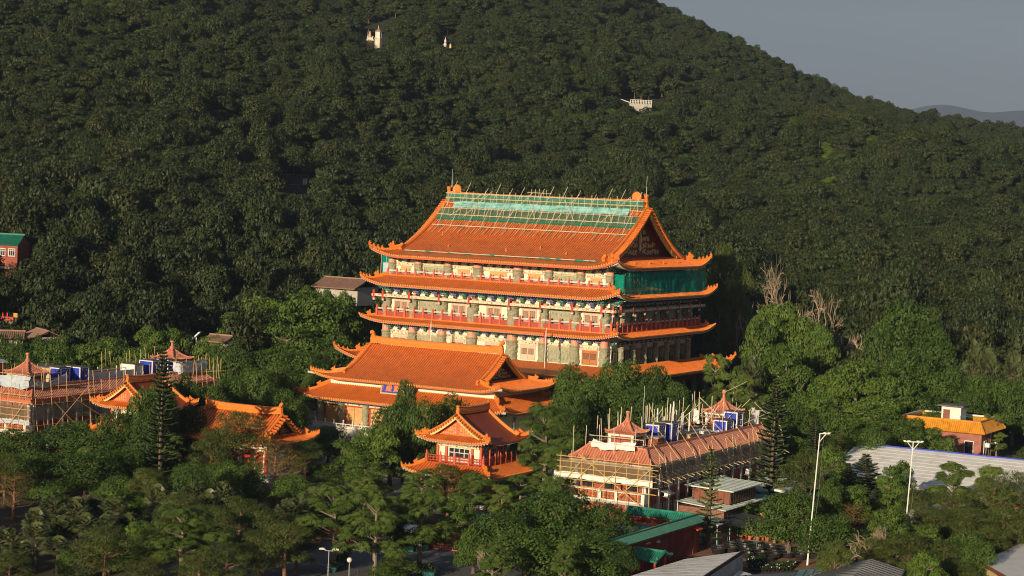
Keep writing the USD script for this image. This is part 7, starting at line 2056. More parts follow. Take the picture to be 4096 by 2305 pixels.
for y in (-3.7, 0, 3.7):
    for x in (4.0, 0):
        MB().bx(x - .1, x + .1, y - .1, y + .1, 0, 3.0).build('post', 'rust_steel', T)
for k in range(7):
    MB().bx(2.2 + k * .3, 2.5 + k * .3, -5.6, -4.2, 1.5 - k * .22, 1.6 - k * .22).build('stair_tread', 'concrete', T)
MB().beam((2.2, -5.6, 2.5), (4.4, -5.6, .9), .08, .08).beam((2.2, -4.2, 2.5), (4.4, -4.2, .9), .08, .08).build('stair_rail', 'rust_steel', T)
T = thing('small_awning', 'small grey-green sheet awning beside the dark shade cloth', 'awning', uv(81.0, -108.0), ROT)
slab(MB(), [(2.6, -2.2, 2.7), (2.6, 2.0, 2.7), (-1.6, 2.0, 3.1), (-1.6, -2.2, 3.1)], .06).build('sheet', 'pale_sheet', T)
for x, y in ((2.4, -2), (2.4, 1.8), (-1.4, -2)):
    MB().tube([(x, y, 0), (x, y, 2.75)], .05, 5).build('post', 'grey_metal', T)
T = thing('shade_canopy', 'dark shade cloth stretched on green posts over the potted plants', 'canopy', uv(85.3, -105.8), ROT)
xs, ys = np.linspace(-2.4, 2.6, 12), np.linspace(-3.0, 3.0, 12)
X, Y_ = np.meshgrid(xs, ys)
Zc = 2.75 - .13 * X + .10 * Y_ - .28 * np.cos(np.clip(X / 2.6, -1, 1) * PI / 2) * np.abs(np.sin(Y_ * 1.05)) + .05
MB().grid(np.stack([X, Y_, Zc], -1)).build('cloth', 'shade_cloth', T, smooth=True)
for x in (-2.3, 2.5):
    for y in (-2.9, 0, 2.9):
        MB().tube([(x, y, 0), (x, y, 2.75 - .13 * x + .1 * y)], .055, 6).build('post', 'green_tile', T)
T = thing('steps', 'concrete steps with two white handrails beside the crimson wall door', 'steps', uv(81.0, -106.2), ROT)
for k in range(6):
    MB().bx(-1.2 + k * .34, -.86 + k * .34, -3.4, -1.5, 0, 1.1 - k * .17).build('step', 'concrete', T)
for y in (-3.35, -1.6):
    m = MB().tube([(-1.3, y, 2.1), (.9, y, 1.1)], .045, 6)
    for k in range(4):
        x = -1.2 + k * .66
        m.tube([(x, y, .9 - k * .25), (x, y, 2.05 - k * .30)], .035, 5)
    m.build('handrail', 'white_metal', T)

# ---------------------------------------------------------------- sheds in the near corner
def px_quad(L, z):
    return [atz(x, y, zz) for (x, y), zz in zip(L, z if np.ndim(z) else [z] * len(L))]
T = thing('potting_shed', 'low shed with long pale sloping roof and corrugated grey end wall', 'shed')
A, B, C, D = px_quad([(2972, 2206), (2735, 2238), (2440, 2330), (2760, 2345)], [2.5, 1.75, 1.75, 2.5])
slab(MB(), [B, C, D, A], .12).build('roof_sheet', 'white_sheet', T)
q = MB(); rib_roof(q, [B, C, D, A], 10, .012, .03); q.build('roof_seam', 'fence_sheet', T, kind='stuff')
MB().beam(A + [0, 0, -.05], D + [0, 0, -.05], .16, .34).build('dark_edge', 'black_edge', T)
u = (D - A); L = np.hypot(u[0], u[1]); u = u / L
nrm = np.array([-u[1], u[0], 0.0]); nrm = nrm if nrm[0] > 0 else -nrm
for i in range(int(L / .26)):
    p = A + u * (i * .26 + .13)
    ang = math.atan2(u[1], u[0])
    MB().box((p[0], p[1], (A[2] - .2) / 2), (.25, .05 if i % 2 else .12, A[2] - .2), ang).build('wall_sheet', 'fence_sheet', T)
for p in (B, C):
    MB().bx(p[0] - .05, p[0] + .05, p[1] - .05, p[1] + .05, 0, p[2] - .1).build('post', 'grey_metal', T)
MB().add([*(px_quad([(2940, 2305), (3010, 2298), (2960, 2282), (2880, 2345)], [.9, .9, 1.0, 1.0]))], [[0, 1, 2, 3]]).build('low_sheet', 'white_sheet', T)
T = thing('slate_shed', 'shed with dark ribbed hipped roof and green gutter under the wattle wood', 'shed')
ap = atz(3488, 2240, 3.5)
R_ = px_quad([(3372, 2258), (3618, 2283), (3560, 2400), (3130, 2340)], [2.6, 2.6, 2.6, 2.6])
ap2 = atz(3380, 2330, 3.5)
for quad, k in (([R_[1], R_[2], ap2, ap], 14), ([R_[3], R_[0], ap, ap2], 14)):
    q = slab(MB(), quad, .1); rib_roof(q, quad, k, .07, .06); q.build('roof_slope', 'slate_sheet', T)
q = MB().add([R_[0], R_[1], ap], [[0, 1, 2]]); q.build('roof_hip', 'slate_sheet', T)
MB().beam(R_[0], R_[3], .16, .16).beam(R_[1], R_[2], .16, .16).build('gutter', 'green_tile', T)
for p in R_[:3]:
    MB().bx(p[0] - .08, p[0] + .08, p[1] - .08, p[1] + .08, 0, p[2]).build('post', 'grey_metal', T)
MB().add([np.array([p[0], p[1], z]) for p in (R_[0], R_[1]) for z in (0, 2.5)], [[0, 2, 3, 1]]).build('end_wall', 'concrete', T)
T = thing('skylight_lean_to', 'blue translucent lean-to roof next to the dark ribbed shed', 'lean-to')
Q = px_quad([(3190, 2284), (3330, 2272), (3300, 2330), (3150, 2345)], [2.3, 2.5, 2.5, 2.3])
q = slab(MB(), Q, .05); q.build('sheet', 'blue_sheet', T)
m = MB()
for i in range(5):
    t = i / 4; m.beam(Q[0] + (Q[1] - Q[0]) * t + [0, 0, .04], Q[3] + (Q[2] - Q[3]) * t + [0, 0, .04], .06, .06)
m.beam(Q[0], Q[1], .1, .12).build('frame', 'green_tile', T)
for p in Q[:2]:
    MB().tube([(p[0], p[1], 0), p], .06, 5).build('post', 'green_tile', T)
T = thing('dark_canopy', 'dark flat shed roof just before the seedling pot beds', 'canopy')
Q = px_quad([(2990, 2300), (3180, 2290), (3230, 2360), (2960, 2370)], [2.0, 2.2, 2.2, 2.0])
slab(MB(), Q, .08).build('sheet', 'slate_sheet', T)
for p in Q[:2]:
    MB().tube([(p[0], p[1], 0), p], .05, 5).build('post', 'grey_metal', T)
T = thing('corner_shed', 'tan-walled shed with pale seamed roof and dark brown fascia in the near corner', 'shed')
A, B, C, D = px_quad([(3922, 2248), (4110, 2160), (4420, 2250), (4200, 2400)], [3.4, 3.4, 4.2, 4.2])
q = slab(MB(), [A, B, C, D], .14); q.build('roof_sheet', 'white_sheet', T)
q = MB(); rib_roof(q, [A, B, C, D], 6, .012, .04); q.build('roof_seam', 'fence_sheet', T, kind='stuff')
MB().beam(A - [0, 0, .16], D - [0, 0, .16], .14, .34).beam(A - [0, 0, .16], B - [0, 0, .16], .14, .34).build('fascia', 'brown_panel', T)
for a, b in ((A, D), (A, B)):
    a, b = a * [1, 1, 0], b * [1, 1, 0]
    MB().add([a, b, b + [0, 0, 3.2], a + [0, 0, 3.2]], [[0, 1, 2, 3]]).build('wall', 'tan_wall', T)
Q = px_quad([(3800, 2330), (3935, 2262), (3990, 2290), (3880, 2370)], [1.9, 2.4, 2.4, 1.9])
q = slab(MB(), Q, .08); rib_roof(q, Q, 5, .05, .06); q.build('lean_to_roof', 'slate_sheet', T)
for px, py in ((3960, 2285), (3985, 2300)):
    p = atz(px, py, 2.5); MB().tube([p, p + np.array([-1.6, -1.0, -.4])], .12, 8).build('duct', 'white_metal', T)
T = thing('teal_shed', 'teal and white sheet roof glimpsed through the wattle wood', 'shed')
Q = px_quad([(3625, 2030), (3780, 2010), (3750, 1985), (3620, 2000)], 2.6)
slab(MB(), Q, .08).build('teal_sheet_roof', 'teal_sheet', T)
Q2 = px_quad([(3640, 2075), (3790, 2050), (3782, 2012), (3626, 2032)], [2.3, 2.3, 2.55, 2.55])
slab(MB(), Q2, .06).build('white_sheet_roof', 'white_sheet', T)
c = sum(Q + Q2) / 8
MB().box((c[0], c[1], 1.1), (4.2, 2.6, 2.2)).build('wall', 'concrete', T)

# ---------------------------------------------------------------- plant yard
TUB = '/World/_tub'
stage.CreateClassPrim(TUB)
m = MB().lathe([(.62, 0), (.78, .52), (.86, .56), (.86, .62), (.76, .62), (.74, .44)], 18)
v, f, c = m.arrays(); put(TUB, 'tub', v, f, 'black_plastic')
m = MB().lathe([(.01, .47), (.75, .47), (.75, .475)], 16); v, f, c = m.arrays(); put(TUB, 'water', v, f, 'water')
rng = random.Random(31)
k = 0
for i in range(7):
    for j in range(8):
        u, v = 84.3 + i * 1.75 + (.8 if j % 2 else 0), -118.2 + j * 1.62
        P = np.array(uv(u + rng.uniform(-.15, .15), v + rng.uniform(-.15, .15), .03))
        x, y = project(P)
        if (2800 < x < 3260) and (2135 < y < 2238) and not (x > 3010 and y < 2172) and not (x < 2960 and y > 2215):
            copy_of(TUB, 'lily_tub', 'round black plastic water tub in the rows behind the potting shed', 'tub', P, rng.uniform(0, 360), rng.uniform(.9, 1.08), 'black tubs of the plant yard')
POT = '/World/_pot'
stage.CreateClassPrim(POT)
m = MB().lathe([(.14, 0), (.20, .34), (.23, .36), (.23, .42), (.18, .42)], 10); v, f, c = m.arrays(); put(POT, 'pot', v, f, 'terracotta')
r2 = np.random.default_rng(3)
C = r2.normal(0, .2, (46, 3)) * [1, 1, .8] + [0, 0, .72]
v, f = leaf_cards(C, unit(r2.normal(0, 1, (46, 3)) + [0, 0, .5]), .34, .12, r2, .1); put(POT, 'plant', v, f, 'leaf_bright')
for i in range(13):
    P = atz(2930 + i * 17 + rng.uniform(-3, 3), 2154 + i * 1.6 + rng.uniform(-3, 3) - (8 if i % 2 else 0), .03)
    copy_of(POT, 'potted_plant', ORD[i] + ' orange pot with a leafy plant along the shade cloth, counted from the stairs', 'potted plant', P, rng.uniform(0, 360), rng.uniform(1.1, 1.5), 'orange pots by the shade cloth')
for b, (quad, lab) in enumerate((([(2985, 2238), (3055, 2222), (3070, 2262), (3000, 2290)], 'bed of tiny black seedling pots with white tags nearest the potting shed'), ([(3010, 2290), (3100, 2258), (3195, 2250), (3170, 2284)], 'bed of tiny black seedling pots with white tags nearest the lamp mast'))):
    Q = px_quad(quad, .03)
    pots, tags, lv = MB(), MB(), []
    for i in range(22):
        for j in range(9):
            s, t = (i + .5 + rng.uniform(-.3, .3)) / 22, (j + .5 + rng.uniform(-.3, .3)) / 9
            p = (Q[0] * (1 - s) + Q[1] * s) * (1 - t) + (Q[3] * (1 - s) + Q[2] * s) * t
            pots.lathe([(.10, .0), (.13, .2), (.10, .2)], 6, p)
            lv.append(p + [0, 0, .3])
            if rng.random() < .08:
                tags.box(p + np.array([.05, -.08, .38]), (.08, .02, .10))
    B_ = thing('seedling_bed', lab, 'plant bed')
    pots.build('pots', 'black_plastic', B_, kind='stuff'); tags.build('tags', 'white_metal', B_, kind='stuff')
    c = np.repeat(np.array(lv), 7, 0) + r2.normal(0, .09, (len(lv) * 7, 3))
    v, f = leaf_cards(c, unit(r2.normal(0, 1, c.shape) + [0, 0, .6]), .17, .08, r2, .1); put(B_, 'seedlings', v, f, 'leaf_hedge', kind='stuff')
P = atz(3020, 2178, .03)
single(MB().box(P + [0, 0, .2], (.9, .5, .34)).box(P + [0, 0, .39], (.95, .55, .05)), 'cool_box', 'white_metal', 'small white box on the ground between black tubs and orange pots', 'box')
# the person by the porch stairs: a monk in ochre, standing
def person(loc, rot, label):
    import manifold3d as m3
    T = thing('person', label, 'person', loc, rot)
    def bone(a, ra, b, rb):
        s = [m3.Manifold.sphere(r, 20).translate(p) for p, r in ((a, ra), (b, rb))]
        return m3.Manifold.batch_hull(s)
    J = [((0, 0, 1.02), .15, (0, 0, 1.36), .17), ((0, 0, 1.36), .12, (0, .01, 1.50), .06), ((-.17, 0, 1.40), .07, (.17, 0, 1.40), .07), ((0, .01, 1.50), .055, (0, .015, 1.58), .055)]
    for s in (-1, 1):
        J += [((s * .09, 0, .95), .10, (s * .10, .02, .50), .065), ((s * .10, .02, .50), .062, (s * .10, 0, .09), .045), ((s * .10, 0, .06), .045, (s * .11, -.14, .04), .035),
              ((s * .20, 0, 1.40), .058, (s * .26, .01, 1.12), .045), ((s * .26, .01, 1.12), .043, (s * .24, -.10, .90), .032), ((s * .24, -.10, .90), .036, (s * .235, -.13, .82), .03)]
        for k in range(4):
            J.append(((s * .235 + (k - 1.5) * .018, -.135, .82), .010, (s * .232 + (k - 1.5) * .018, -.15, .76 + abs(k - 1.5) * .006), .008))
        J.append(((s * .235 - s * .035, -.12, .85), .010, (s * .235 - s * .05, -.15, .80), .009))
    body = m3.Manifold.batch_boolean([bone(*j) for j in J] + [m3.Manifold.sphere(.1, 24).scale((.82, .95, 1.18)).translate((0, 0, 1.66)), m3.Manifold.sphere(.018, 8).scale((.8, 1.2, 1.4)).translate((0, -.10, 1.65)),
                                      m3.Manifold.sphere(.022, 8).translate((.083, 0, 1.66)), m3.Manifold.sphere(.022, 8).translate((-.083, 0, 1.66))], m3.OpType.Add)
    mm = body.to_mesh(); put(T, 'body', np.array(mm.vert_properties[:, :3]), np.array(mm.tri_verts), 'skin', smooth=True)
    rb = MB().lathe([(.27, .12), (.24, .5), (.21, .95), (.22, 1.2), (.21, 1.42), (.10, 1.5)], 14)
    v, f, c = rb.arrays(); v[:, 1] *= .72
    put(T, 'robe', v, f, 'robe')
    for s in (-1, 1):
        MB().tube([(s * .20, 0, 1.42), (s * .27, .01, 1.12), (s * .25, -.07, .95)], [.085, .085, .10], 8).build('sleeve', 'robe', T)
    MB().lathe([(.085, 1.69), (.084, 1.74), (.05, 1.785), (.005, 1.795)], 10, (0, .012, 0)).build('cropped_hair', 'dark_metal', T)
person(atz(3048, 2100, 0.9), 150, 'tiny person in a pale ochre robe standing by the porch stairs')

# ---------------------------------------------------------------- masts, lamps, flags
def mast(px, py_base, py_top, z0, arms, label, lean):
    b = atz(px, py_base, z0); Y = b[1]; top = at(px, py_top, Y)[2]
    T = thing('lamp_mast', label, 'lamp mast', b)
    tip = np.array([lean, 0, top - z0])
    MB().tube([(0, 0, 0), tip * .28, ], [.115, .10], 8).build('lower_tube', 'white_metal', T)
    MB().tube([tip * .28, tip], [.08, .06], 8).build('upper_tube', 'white_metal', T)
    m = MB()
    for a, ln in arms:
        e = tip + np.array([a * ln, 0, 0])
        m.beam(tip, e, .10, .10).beam(tip + [0, 0, -.9], tip + np.array([a * ln * .62, 0, -.06]), .07, .07)
        for k in (.5, .95):
            m.box(tip + np.array([a * ln * k, 0, .1]), (.3, .2, .1))
    m.build('head_arm', 'white_metal', T)
    MB().tube([tip * .96 + [.45 * arms[-1][0], .0, .3], tip * .5 + [.5, 0, 0], (.3, 0, 2.0)], .012, 3).build('stay_wire', 'grey_metal', T)
mast(3229, 2262, 1732, 0.0, ((1, 1.05),), 'tall white lamp mast with a single side arm, standing by the seedling beds', .70)
mast(3610, 2240, 1766, 0.0, ((-1, 1.05), (1, 1.05)), 'tall white lamp mast with a double T-shaped head among the wattles', .55)
def flagpole(px, pt, pb, Y, label):
    p, q = at(px, pb, Y), at(px, pt, Y)
    T = thing('flagpole', label, 'flagpole', (p[0], p[1], 0))
    H = q[2]
    MB().tube([(0, 0, 0), (0.15, 0, H)], [.11, .05], 8).build('pole', 'white_metal', T)
    MB().lathe([(.01, H), (.09, H + .05), (.09, H + .15), (.01, H + .2)], 8, (.15, 0, 0)).build('ball', 'gold', T)
    return T, p, H
for px, pt, Y, lab in ((1713, 1286, 346, 'flagpole with a limp red flag rising behind the two-tiered hall\'s ridge'), (2174, 1312, 338, 'flagpole with a hanging red flag rising past the gable of the two-tiered hall')):
    T, p, H = flagpole(px, pt, 1500, Y, lab)
    z = np.linspace(0, 1, 9); w = np.linspace(0, 1, 6)
    Z, W = np.meshgrid(z, w, indexing='ij')
    X = .05 + W * (.35 + .45 * Z) * np.cos(1.0 + Z * .6) ; Yy = .16 * np.sin(W * 7 + Z * 2) * W
    F_ = thing('flag', 'red flag hanging limp on the pole ' + ('behind the two-tiered hall\'s ridge' if px < 2000 else 'past the two-tiered hall\'s gable'), 'flag', (p[0], p[1], 0))
    MB().grid(np.stack([-.02 - X, Yy, H - .5 - Z * 2.2 - W * .5], -1)).build('cloth', 'flag_red', F_, smooth=True)
    MB().tube([(-.02, 0, H - 2.8), (.0, 0, H - .4)], .02, 4).build('halyard', 'white_metal', F_)
p = at(2570, 1700, 290); T = thing('antenna_pole', 'thin tall whip pole standing up before the evergreen clump', 'pole', (p[0], p[1], 0))
H = at(2568, 1545, 290)[2]
MB().tube([(0, 0, 0), (.05, 0, H - 2.6)], .05, 5).build('lower_pole', 'grey_metal', T); MB().tube([(.05, 0, H - 2.6), (.08, 0, H)], .03, 4).build('whip', 'white_metal', T)
b = atz(1311, 2330, 0); T = thing('street_lamp', 'forecourt lamp on a grey post with two white cobra heads', 'street lamp', b)
MB().tube([(0, 0, 0), (0, 0, 3.25)], .05, 6).build('post', 'grey_metal', T); MB().beam((-.4, 0, 3.2), (.45, 0, 3.2), .05, .05).build('crossbar', 'grey_metal', T)
for s in (-1, 1):
    MB().tube([(s * .35, 0, 3.3), (s * .55, 0, 3.38), (s * 1.0, 0, 3.36)], [.06, .13, .10], 8).build('lamp_head', 'lamp_glass', T)
for k in range(3):
    MB().beam((-.15, 0, 1.2 + k * .3), (.15, 0, 1.2 + k * .3), .025, .025).build('rung', 'grey_metal', T)
for px, py, lab in ((1394, 2352, 'globe lamp with a big clear ball beside the forecourt lamp'), (1961, 2080, 'globe lamp with a small pale ball in front of the square tower')):
    b = atz(px, py, 0); T = thing('globe_lamp', lab, 'lamp', b)
    h = 2.6 if px > 1500 else 2.55
    MB().tube([(0, 0, 0), (0, 0, h)], .045, 6).build('post', 'grey_metal', T)
    r = .24 if px > 1500 else .27
    MB().tm(trimesh.creation.icosphere(2, r).apply_translation((0, 0, h + r * .9))).build('globe', 'lamp_glass', T, smooth=True)
    MB().lathe([(.09, h - .02), (.11, h + .05), (.05, h + .08)], 8).build('collar', 'dark_metal', T)
b = atz(1431, 2345, 0); single(MB().lathe([(.09, 0), (.085, 1.5), (.11, 1.52), (.11, 1.64), (.06, 1.72)], 8, b), 'bollard', 'black_edge', 'black iron bollard post beside the clear globe lamp', 'bollard')
b = atz(1730, 2196, 0); single(MB().box(b + [0, 0, .5], (.16, .16, 1.0)), 'gate_stop', 'white_render', 'short pale post at the hinge of the orange lattice gate', 'post')
# ---------------------------------------------------------------- forecourt
g0, g1 = atz(1733, 2196, 0.05), atz(1835, 2206, 0.05)
u = (g1 - g0); L = np.linalg.norm(u); u /= L
T = thing('lattice_gate', 'orange iron gate of square lattice and stars at the end of the forecourt', 'gate')
H = 1.95
def bar(a, za, b, zb, w=.06):
    MB().beam(g0 + u * a + [0, 0, za], g0 + u * b + [0, 0, zb], w, w).build('lattice_bar', 'orange_paint', T)
m = MB()
for a in (0, L / 2, L):
    m.beam(g0 + u * a, g0 + u * a + [0, 0, H], .09, .09)
for z in (.05, H):
    m.beam(g0 + [0, 0, z], g1 + [0, 0, z], .08, .08)
m.build('frame', 'orange_paint', T)
for z in (.35, .62, .9, 1.05, 1.33, 1.6):
    bar(0, z, L, z, .045)
for a in np.arange(.28, L, .28):
    bar(a, .05, a, H, .045)
for c in (L * .25, L * .75):
    bar(c - .4, .58, c + .4, 1.38); bar(c - .4, 1.38, c + .4, .58)
q = g0 - u * .3
single(MB().box(q + [0, 0, 1.1], (.42, .42, 2.2), math.atan2(u[1], u[0])).box(q + [0, 0, 2.24], (.54, .54, .12), math.atan2(u[1], u[0])), 'gate_pier', 'red_paint', 'red pier holding the orange lattice gate', 'pier')
T = thing('kiosk', 'dark low kiosk with white roof edge and green side behind the forecourt row', 'kiosk', atz(1570, 2205, 0), -8)
MB().bx(-2.6, 1.2, 0, 3, 0, 2.2).build('dark_front', 'black_edge', T); MB().bx(1.2, 2.3, .05, 3, 0, 2.2).build('green_side', 'green_tile', T)
MB().bx(-2.9, 2.5, -.5, 3.3, 2.3, 2.5).build('roof', 'white_sheet', T); MB().bx(-.2, .3, -.06, 0, 1.2, 2.0).build('notice', 'white_metal', T)
T = thing('low_orange_wall', 'low sunlit terracotta wall behind the palms at the forecourt\'s far side', 'wall', atz(1325, 2160, 0), -6)
MB().bx(-1.9, .9, 0, .25, 0, 1.15).build('wall_face', 'terracotta', T); MB().bx(-2.0, 1.0, -.05, .3, 1.15, 1.25).build('coping', 'orange_paint', T)
b = atz(1398, 2178, 0); T = thing('hydrant_box', 'red fire hose box under the notice panels by the terracotta wall', 'hose box', b)
for k in (-.22, .22):
    c = MB().box((k, 0, .42), (.36, .3, .8)).build('cabinet', 'flag_red', T); MB().box((k, -.16, .5), (.2, .02, .25)).build('white_panel', 'white_metal', c)
b = atz(1385, 2150, 0); T = thing('notice_board', 'white notice panel and dark poster beside an orange round sign', 'notice board', b)
MB().bx(-.5, .2, -.04, 0, 1.0, 1.7).build('panel', 'white_metal', T); MB().bx(.25, .7, -.05, 0, .9, 1.9).build('poster', 'blue_sheet', T)
MB().bx(-.45, -.38, 0, .06, 0, 1.7).bx(.6, .67, 0, .06, 0, 1.9).build('legs', 'dark_metal', T)
MB().lathe([(.01, 0), (.2, 0), (.2, .04)], 12).build('round_sign', 'orange_paint', T, M=trimesh.transformations.translation_matrix((.45, -.06, 2.1)) @ trimesh.transformations.rotation_matrix(PI / 2, [1, 0, 0]))
GP = '/World/_glazed_pot'; stage.CreateClassPrim(GP)
v, f, c = MB().lathe([(.16, 0), (.28, .22), (.30, .36), (.25, .44), (.27, .48), (.22, .48)], 10).arrays(); put(GP, 'pot', v, f, 'teal_glaze')
C = r2.normal(0, .2, (60, 3)) * [1, 1, .9] + [0, 0, .85]
v, f = leaf_cards(C, unit(r2.normal(0, 1, (60, 3)) + [0, 0, .5]), .3, .12, r2, .1); put(GP, 'plant', v, f, 'leaf_hedge')
for px, py, lab, grp in [(1335 + i * 9, 2290 - i * 7.5, 'teal glazed pot with a dark plant in the slanting row by the globe lamp', 'slanting row of glazed pots') for i in range(7)] + [(1668 + i * 12, 2205 - i, 'teal glazed pot with a plant against the wall beside the orange gate', 'glazed pots by the gate') for i in range(4)] + [(1682 + i * 15, 2298 + i * 4, 'teal glazed pot at the near edge of the forecourt', 'glazed pots at the forecourt edge') for i in range(4)]:
    copy_of(GP, 'glazed_pot', lab, 'potted plant', atz(px, py, .03), px * 7 % 360, 1.15, grp)
for px, top, w, Y in ((1590, 2225, 190, 203), (1535, 2255, 130, 201)):
    plant('ficus2', px, top, w, Y, 'dark clipped bush at the near edge of the forecourt, ' + ('the taller' if w > 150 else 'the lower') + ' of the pair')
plant('conifer1', 1585, 2205, 110, 202, 'small dark cypress between the clipped bushes of the forecourt')
T = thing('teal_porch_roof', 'corner of a small teal tiled roof before the square tower', 'roof', atz(1925, 2078, 2.3), ROT)
tiled_slope(T, (-1.6, -1.0, -.3), (1.9, -1.0, -.3), (-1.6, .6, .5), (1.9, .6, .5), .24, .08, 'green_tile', 'green_tile', kick=.1)
MB().beam((-1.7, -1.1, -.25), (-1.7, .7, .6), .16, .2).build('verge', 'red_paint', T)
for x in (-1.4, 1.6):
    MB().bx(x - .07, x + .07, .2, .34, -2.3, .3).build('post', 'red_paint', T)

# ---------------------------------------------------------------- on the hillside
def ground_at(px, py, lo, hi):
    """First meeting of the line of sight with the terrain."""
    for Y in np.linspace(lo, hi, 900):
        P = at(px, py, Y)
        if P[2] <= float(ground_z(P[0], P[1])) + .05:
            return P
    return at(px, py, hi)
T = thing('brick_villa', 'small red brick villa with green tiled roof and white windows at the forest edge', 'house', at(70, 1000, 412) * [1, 1, 0] + [0, 0, at(70, 1058, 412)[2]], -12)
zz = 412 / 8000
MB().bx(-9, 0, 0, 6, -4, 4.7 - .6).build('wall', 'red_brick', T)
tiled_slope(T, (-9.5, -.6, 4.0), (.4, -.6, 4.0), (-9.5, 2.6, 6.0), (.1, 2.6, 6.0), .3, .1, 'green_tile', 'green_tile', kick=.15)
tiled_slope(T, (-9.5, 6.6, 4.0), (.4, 6.6, 4.0), (-9.5, 2.6, 6.0), (.1, 2.6, 6.0), .3, .1, 'green_tile', 'green_tile', kick=.15, as_parts=False)
MB().prism([(0, 4.0), (6, 4.0), (2.6, 5.85)], (0, 0, 0), (0, 1, 0), (0, 0, 1), .1).build('gable', 'red_brick', T)
MB().bx(-9.5, .4, 2.4, 2.8, 5.95, 6.25).build('ridge', 'green_tile', T)
for x in (-2.0, -4.2, -6.4):
    w = MB().bx(x, x + 1.5, -.06, 0, 1.6, 3.2).build('window', 'white_metal', T)
    for k in range(3):
        MB().bx(x + .14 + k * .45, x + .5 + k * .45, -.08, -.06, 1.72, 2.7).build('pane', 'glass_dark', w)
    for k in range(3):
        MB().bx(x + .14 + k * .45, x + .5 + k * .45, -.08, -.06, 2.78, 3.08).build('pane', 'glass_dark', w)
MB().bx(-9, .1, -1.6, 0, -.9, -.6).build('balcony_slab', 'white_render', T)
def old_roof(px, py, Y, w, d, label, mat='grey_tile', rot=ROT, h=3.2, one=False):
    P = at(px, py, Y)
    T = thing('old_house', label, 'house', P, rot)
    tiled_slope(T, (-w / 2, -d / 2, -.19 * d), (w / 2, -d / 2, -.19 * d), (-w / 2, 0, 0), (w / 2, 0, 0), .34, .12, mat, mat, kick=.1)
    tiled_slope(T, (-w / 2, d / 2, -.19 * d), (w / 2, d / 2, -.19 * d), (-w / 2, 0, 0), (w / 2, 0, 0), .34, .12, mat, mat, kick=.1, as_parts=False)
    MB().bx(-w / 2, w / 2, -.14, .14, -.02, .22).build('ridge', mat, T)
    MB().bx(-w / 2 + .3, w / 2 - .3, -d / 2 + 1.6, d / 2 - .5, -5.5, -.17 * d).build('wall', 'concrete', T)
    return T
old_roof(1385, 1113, 420, 11, 10, 'long brown tiled roof of a low house behind the great hall\'s far corner')
old_roof(885, 1342, 346, 5.0, 5, 'old brown tiled roof among the trees behind the far pink lantern')
old_roof(170, 1320, 338, 7.0, 6, 'old tiled roof half covered by bamboo above the caged dormitory', rot=-60)
old_roof(48, 1325, 336, 4.5, 5, 'old grey roof with pale gable beside the bamboo near the brick chimney', rot=10)
P = at(783, 1346, 352); single(MB().hexa([P + np.array(q) for q in ((-.9, 0, -.9), (.7, 0, .7), (.9, .8, .7), (-.7, .8, -.9), (-1.1, 0, -.75), (.55, 0, .85), (.75, .8, .85), (-.9, .8, -.75))]).beam(P + [0, .4, -4], P + [0, .4, 0], .2, .2), 'white_board', 'white_sheet', 'tilted white board sticking up among trees beside the old brown roof', 'board')
P = at(20, 1262, 352); T = thing('shrine', 'tiny red shrine with yellow banner by the rusty trunks', 'shrine', (P[0], P[1], float(ground_z(P[0], P[1]))), 0)
z = P[2] - float(ground_z(P[0], P[1]))
MB().bx(-2.2, 1.6, -.5, .5, z - 1.0, z - .2).build('red_base', 'red_paint', T); MB().bx(-2.2, 1.6, -.4, .4, 0, z - 1).build('plinth', 'concrete', T)
MB().bx(1.5, 2.2, -.05, 0, z - .3, z + .5).build('yellow_banner', 'amber_tile', T)
m = MB()
for k in range(4):
    m.bx(-2.0 + k * .8, -1.8 + k * .8, -.4, -.3, z - .2, z + .5)
m.build('red_posts', 'flag_red', T)
# dark house and railing in the forest hollow
P = ground_at(1190, 745, 430, 700); T = thing('hollow_house', 'dark house with a pale lit window and balcony rail in a hollow of the forest', 'house', P, 8)
MB().bx(-4.5, 3.0, 0, 4, -3, 3.0).build('wall', 'dark_metal', T); MB().bx(-5, 3.4, -.6, 4.5, 3.0, 3.25).build('roof', 'asphalt_roof', T)
w = MB().bx(1.4, 2.6, -.07, 0, .5, 2.1).build('window', 'lamp_glass', T); MB().bx(1.95, 2.05, -.1, -.07, .5, 2.1).bx(1.4, 2.6, -.1, -.07, 1.5, 1.58).build('glazing_bar', 'dark_metal', w)
MB().bx(-4.5, 2.8, -1.2, 0, -.7, -.55).build('balcony', 'concrete', T)
m = MB()
for k in range(12):
    m.bx(-4.4 + k * .45, -4.34 + k * .45, -1.2, -1.14, -.55, .35)
m.bx(-4.4, .7, -1.22, -1.12, .33, .4).build('rail', 'grey_metal', T)
m = MB()
for k in range(6):
    m.bx(-1.5, .2, -1.6 - k * .5, -1.2 - k * .5, -1.4 - k * .45, -1.1 - k * .45)
m.build('stone_steps', 'concrete', T)
# stupas on the mountain
def place(px, py, lo=600, hi=1100):
    return ground_at(px, py, lo, hi)
P = place(1478, 192); k = P[1] / 850
T = thing('stupa', 'square brown-and-white stupa tower with blunt brick cone, on the mountain', 'stupa', P, 10)
s = P[1] / FPX
MB().bx(-13 * s, 13 * s, -13 * s, 13 * s, -6, 27 * s).build('base', 'stupa_brick', T); MB().bx(-14 * s, 14 * s, -14 * s, 14 * s, 27 * s, 34 * s).bx(-11 * s, 11 * s, -11 * s, 11 * s, 34 * s, 41 * s).build('white_cornice', 'stupa_stone', T)
MB().lathe([(7 * s, 41 * s), (5.5 * s, 52 * s), (3 * s, 62 * s), (1.5 * s, 67 * s)], 8).build('cone', 'stupa_brick', T)
for a in (-1, 1):
    MB().bx(a * 10 * s - 2 * s, a * 10 * s + 2 * s, -12 * s, -8 * s, 41 * s, 46 * s).build('corner_horn', 'stupa_stone', T)
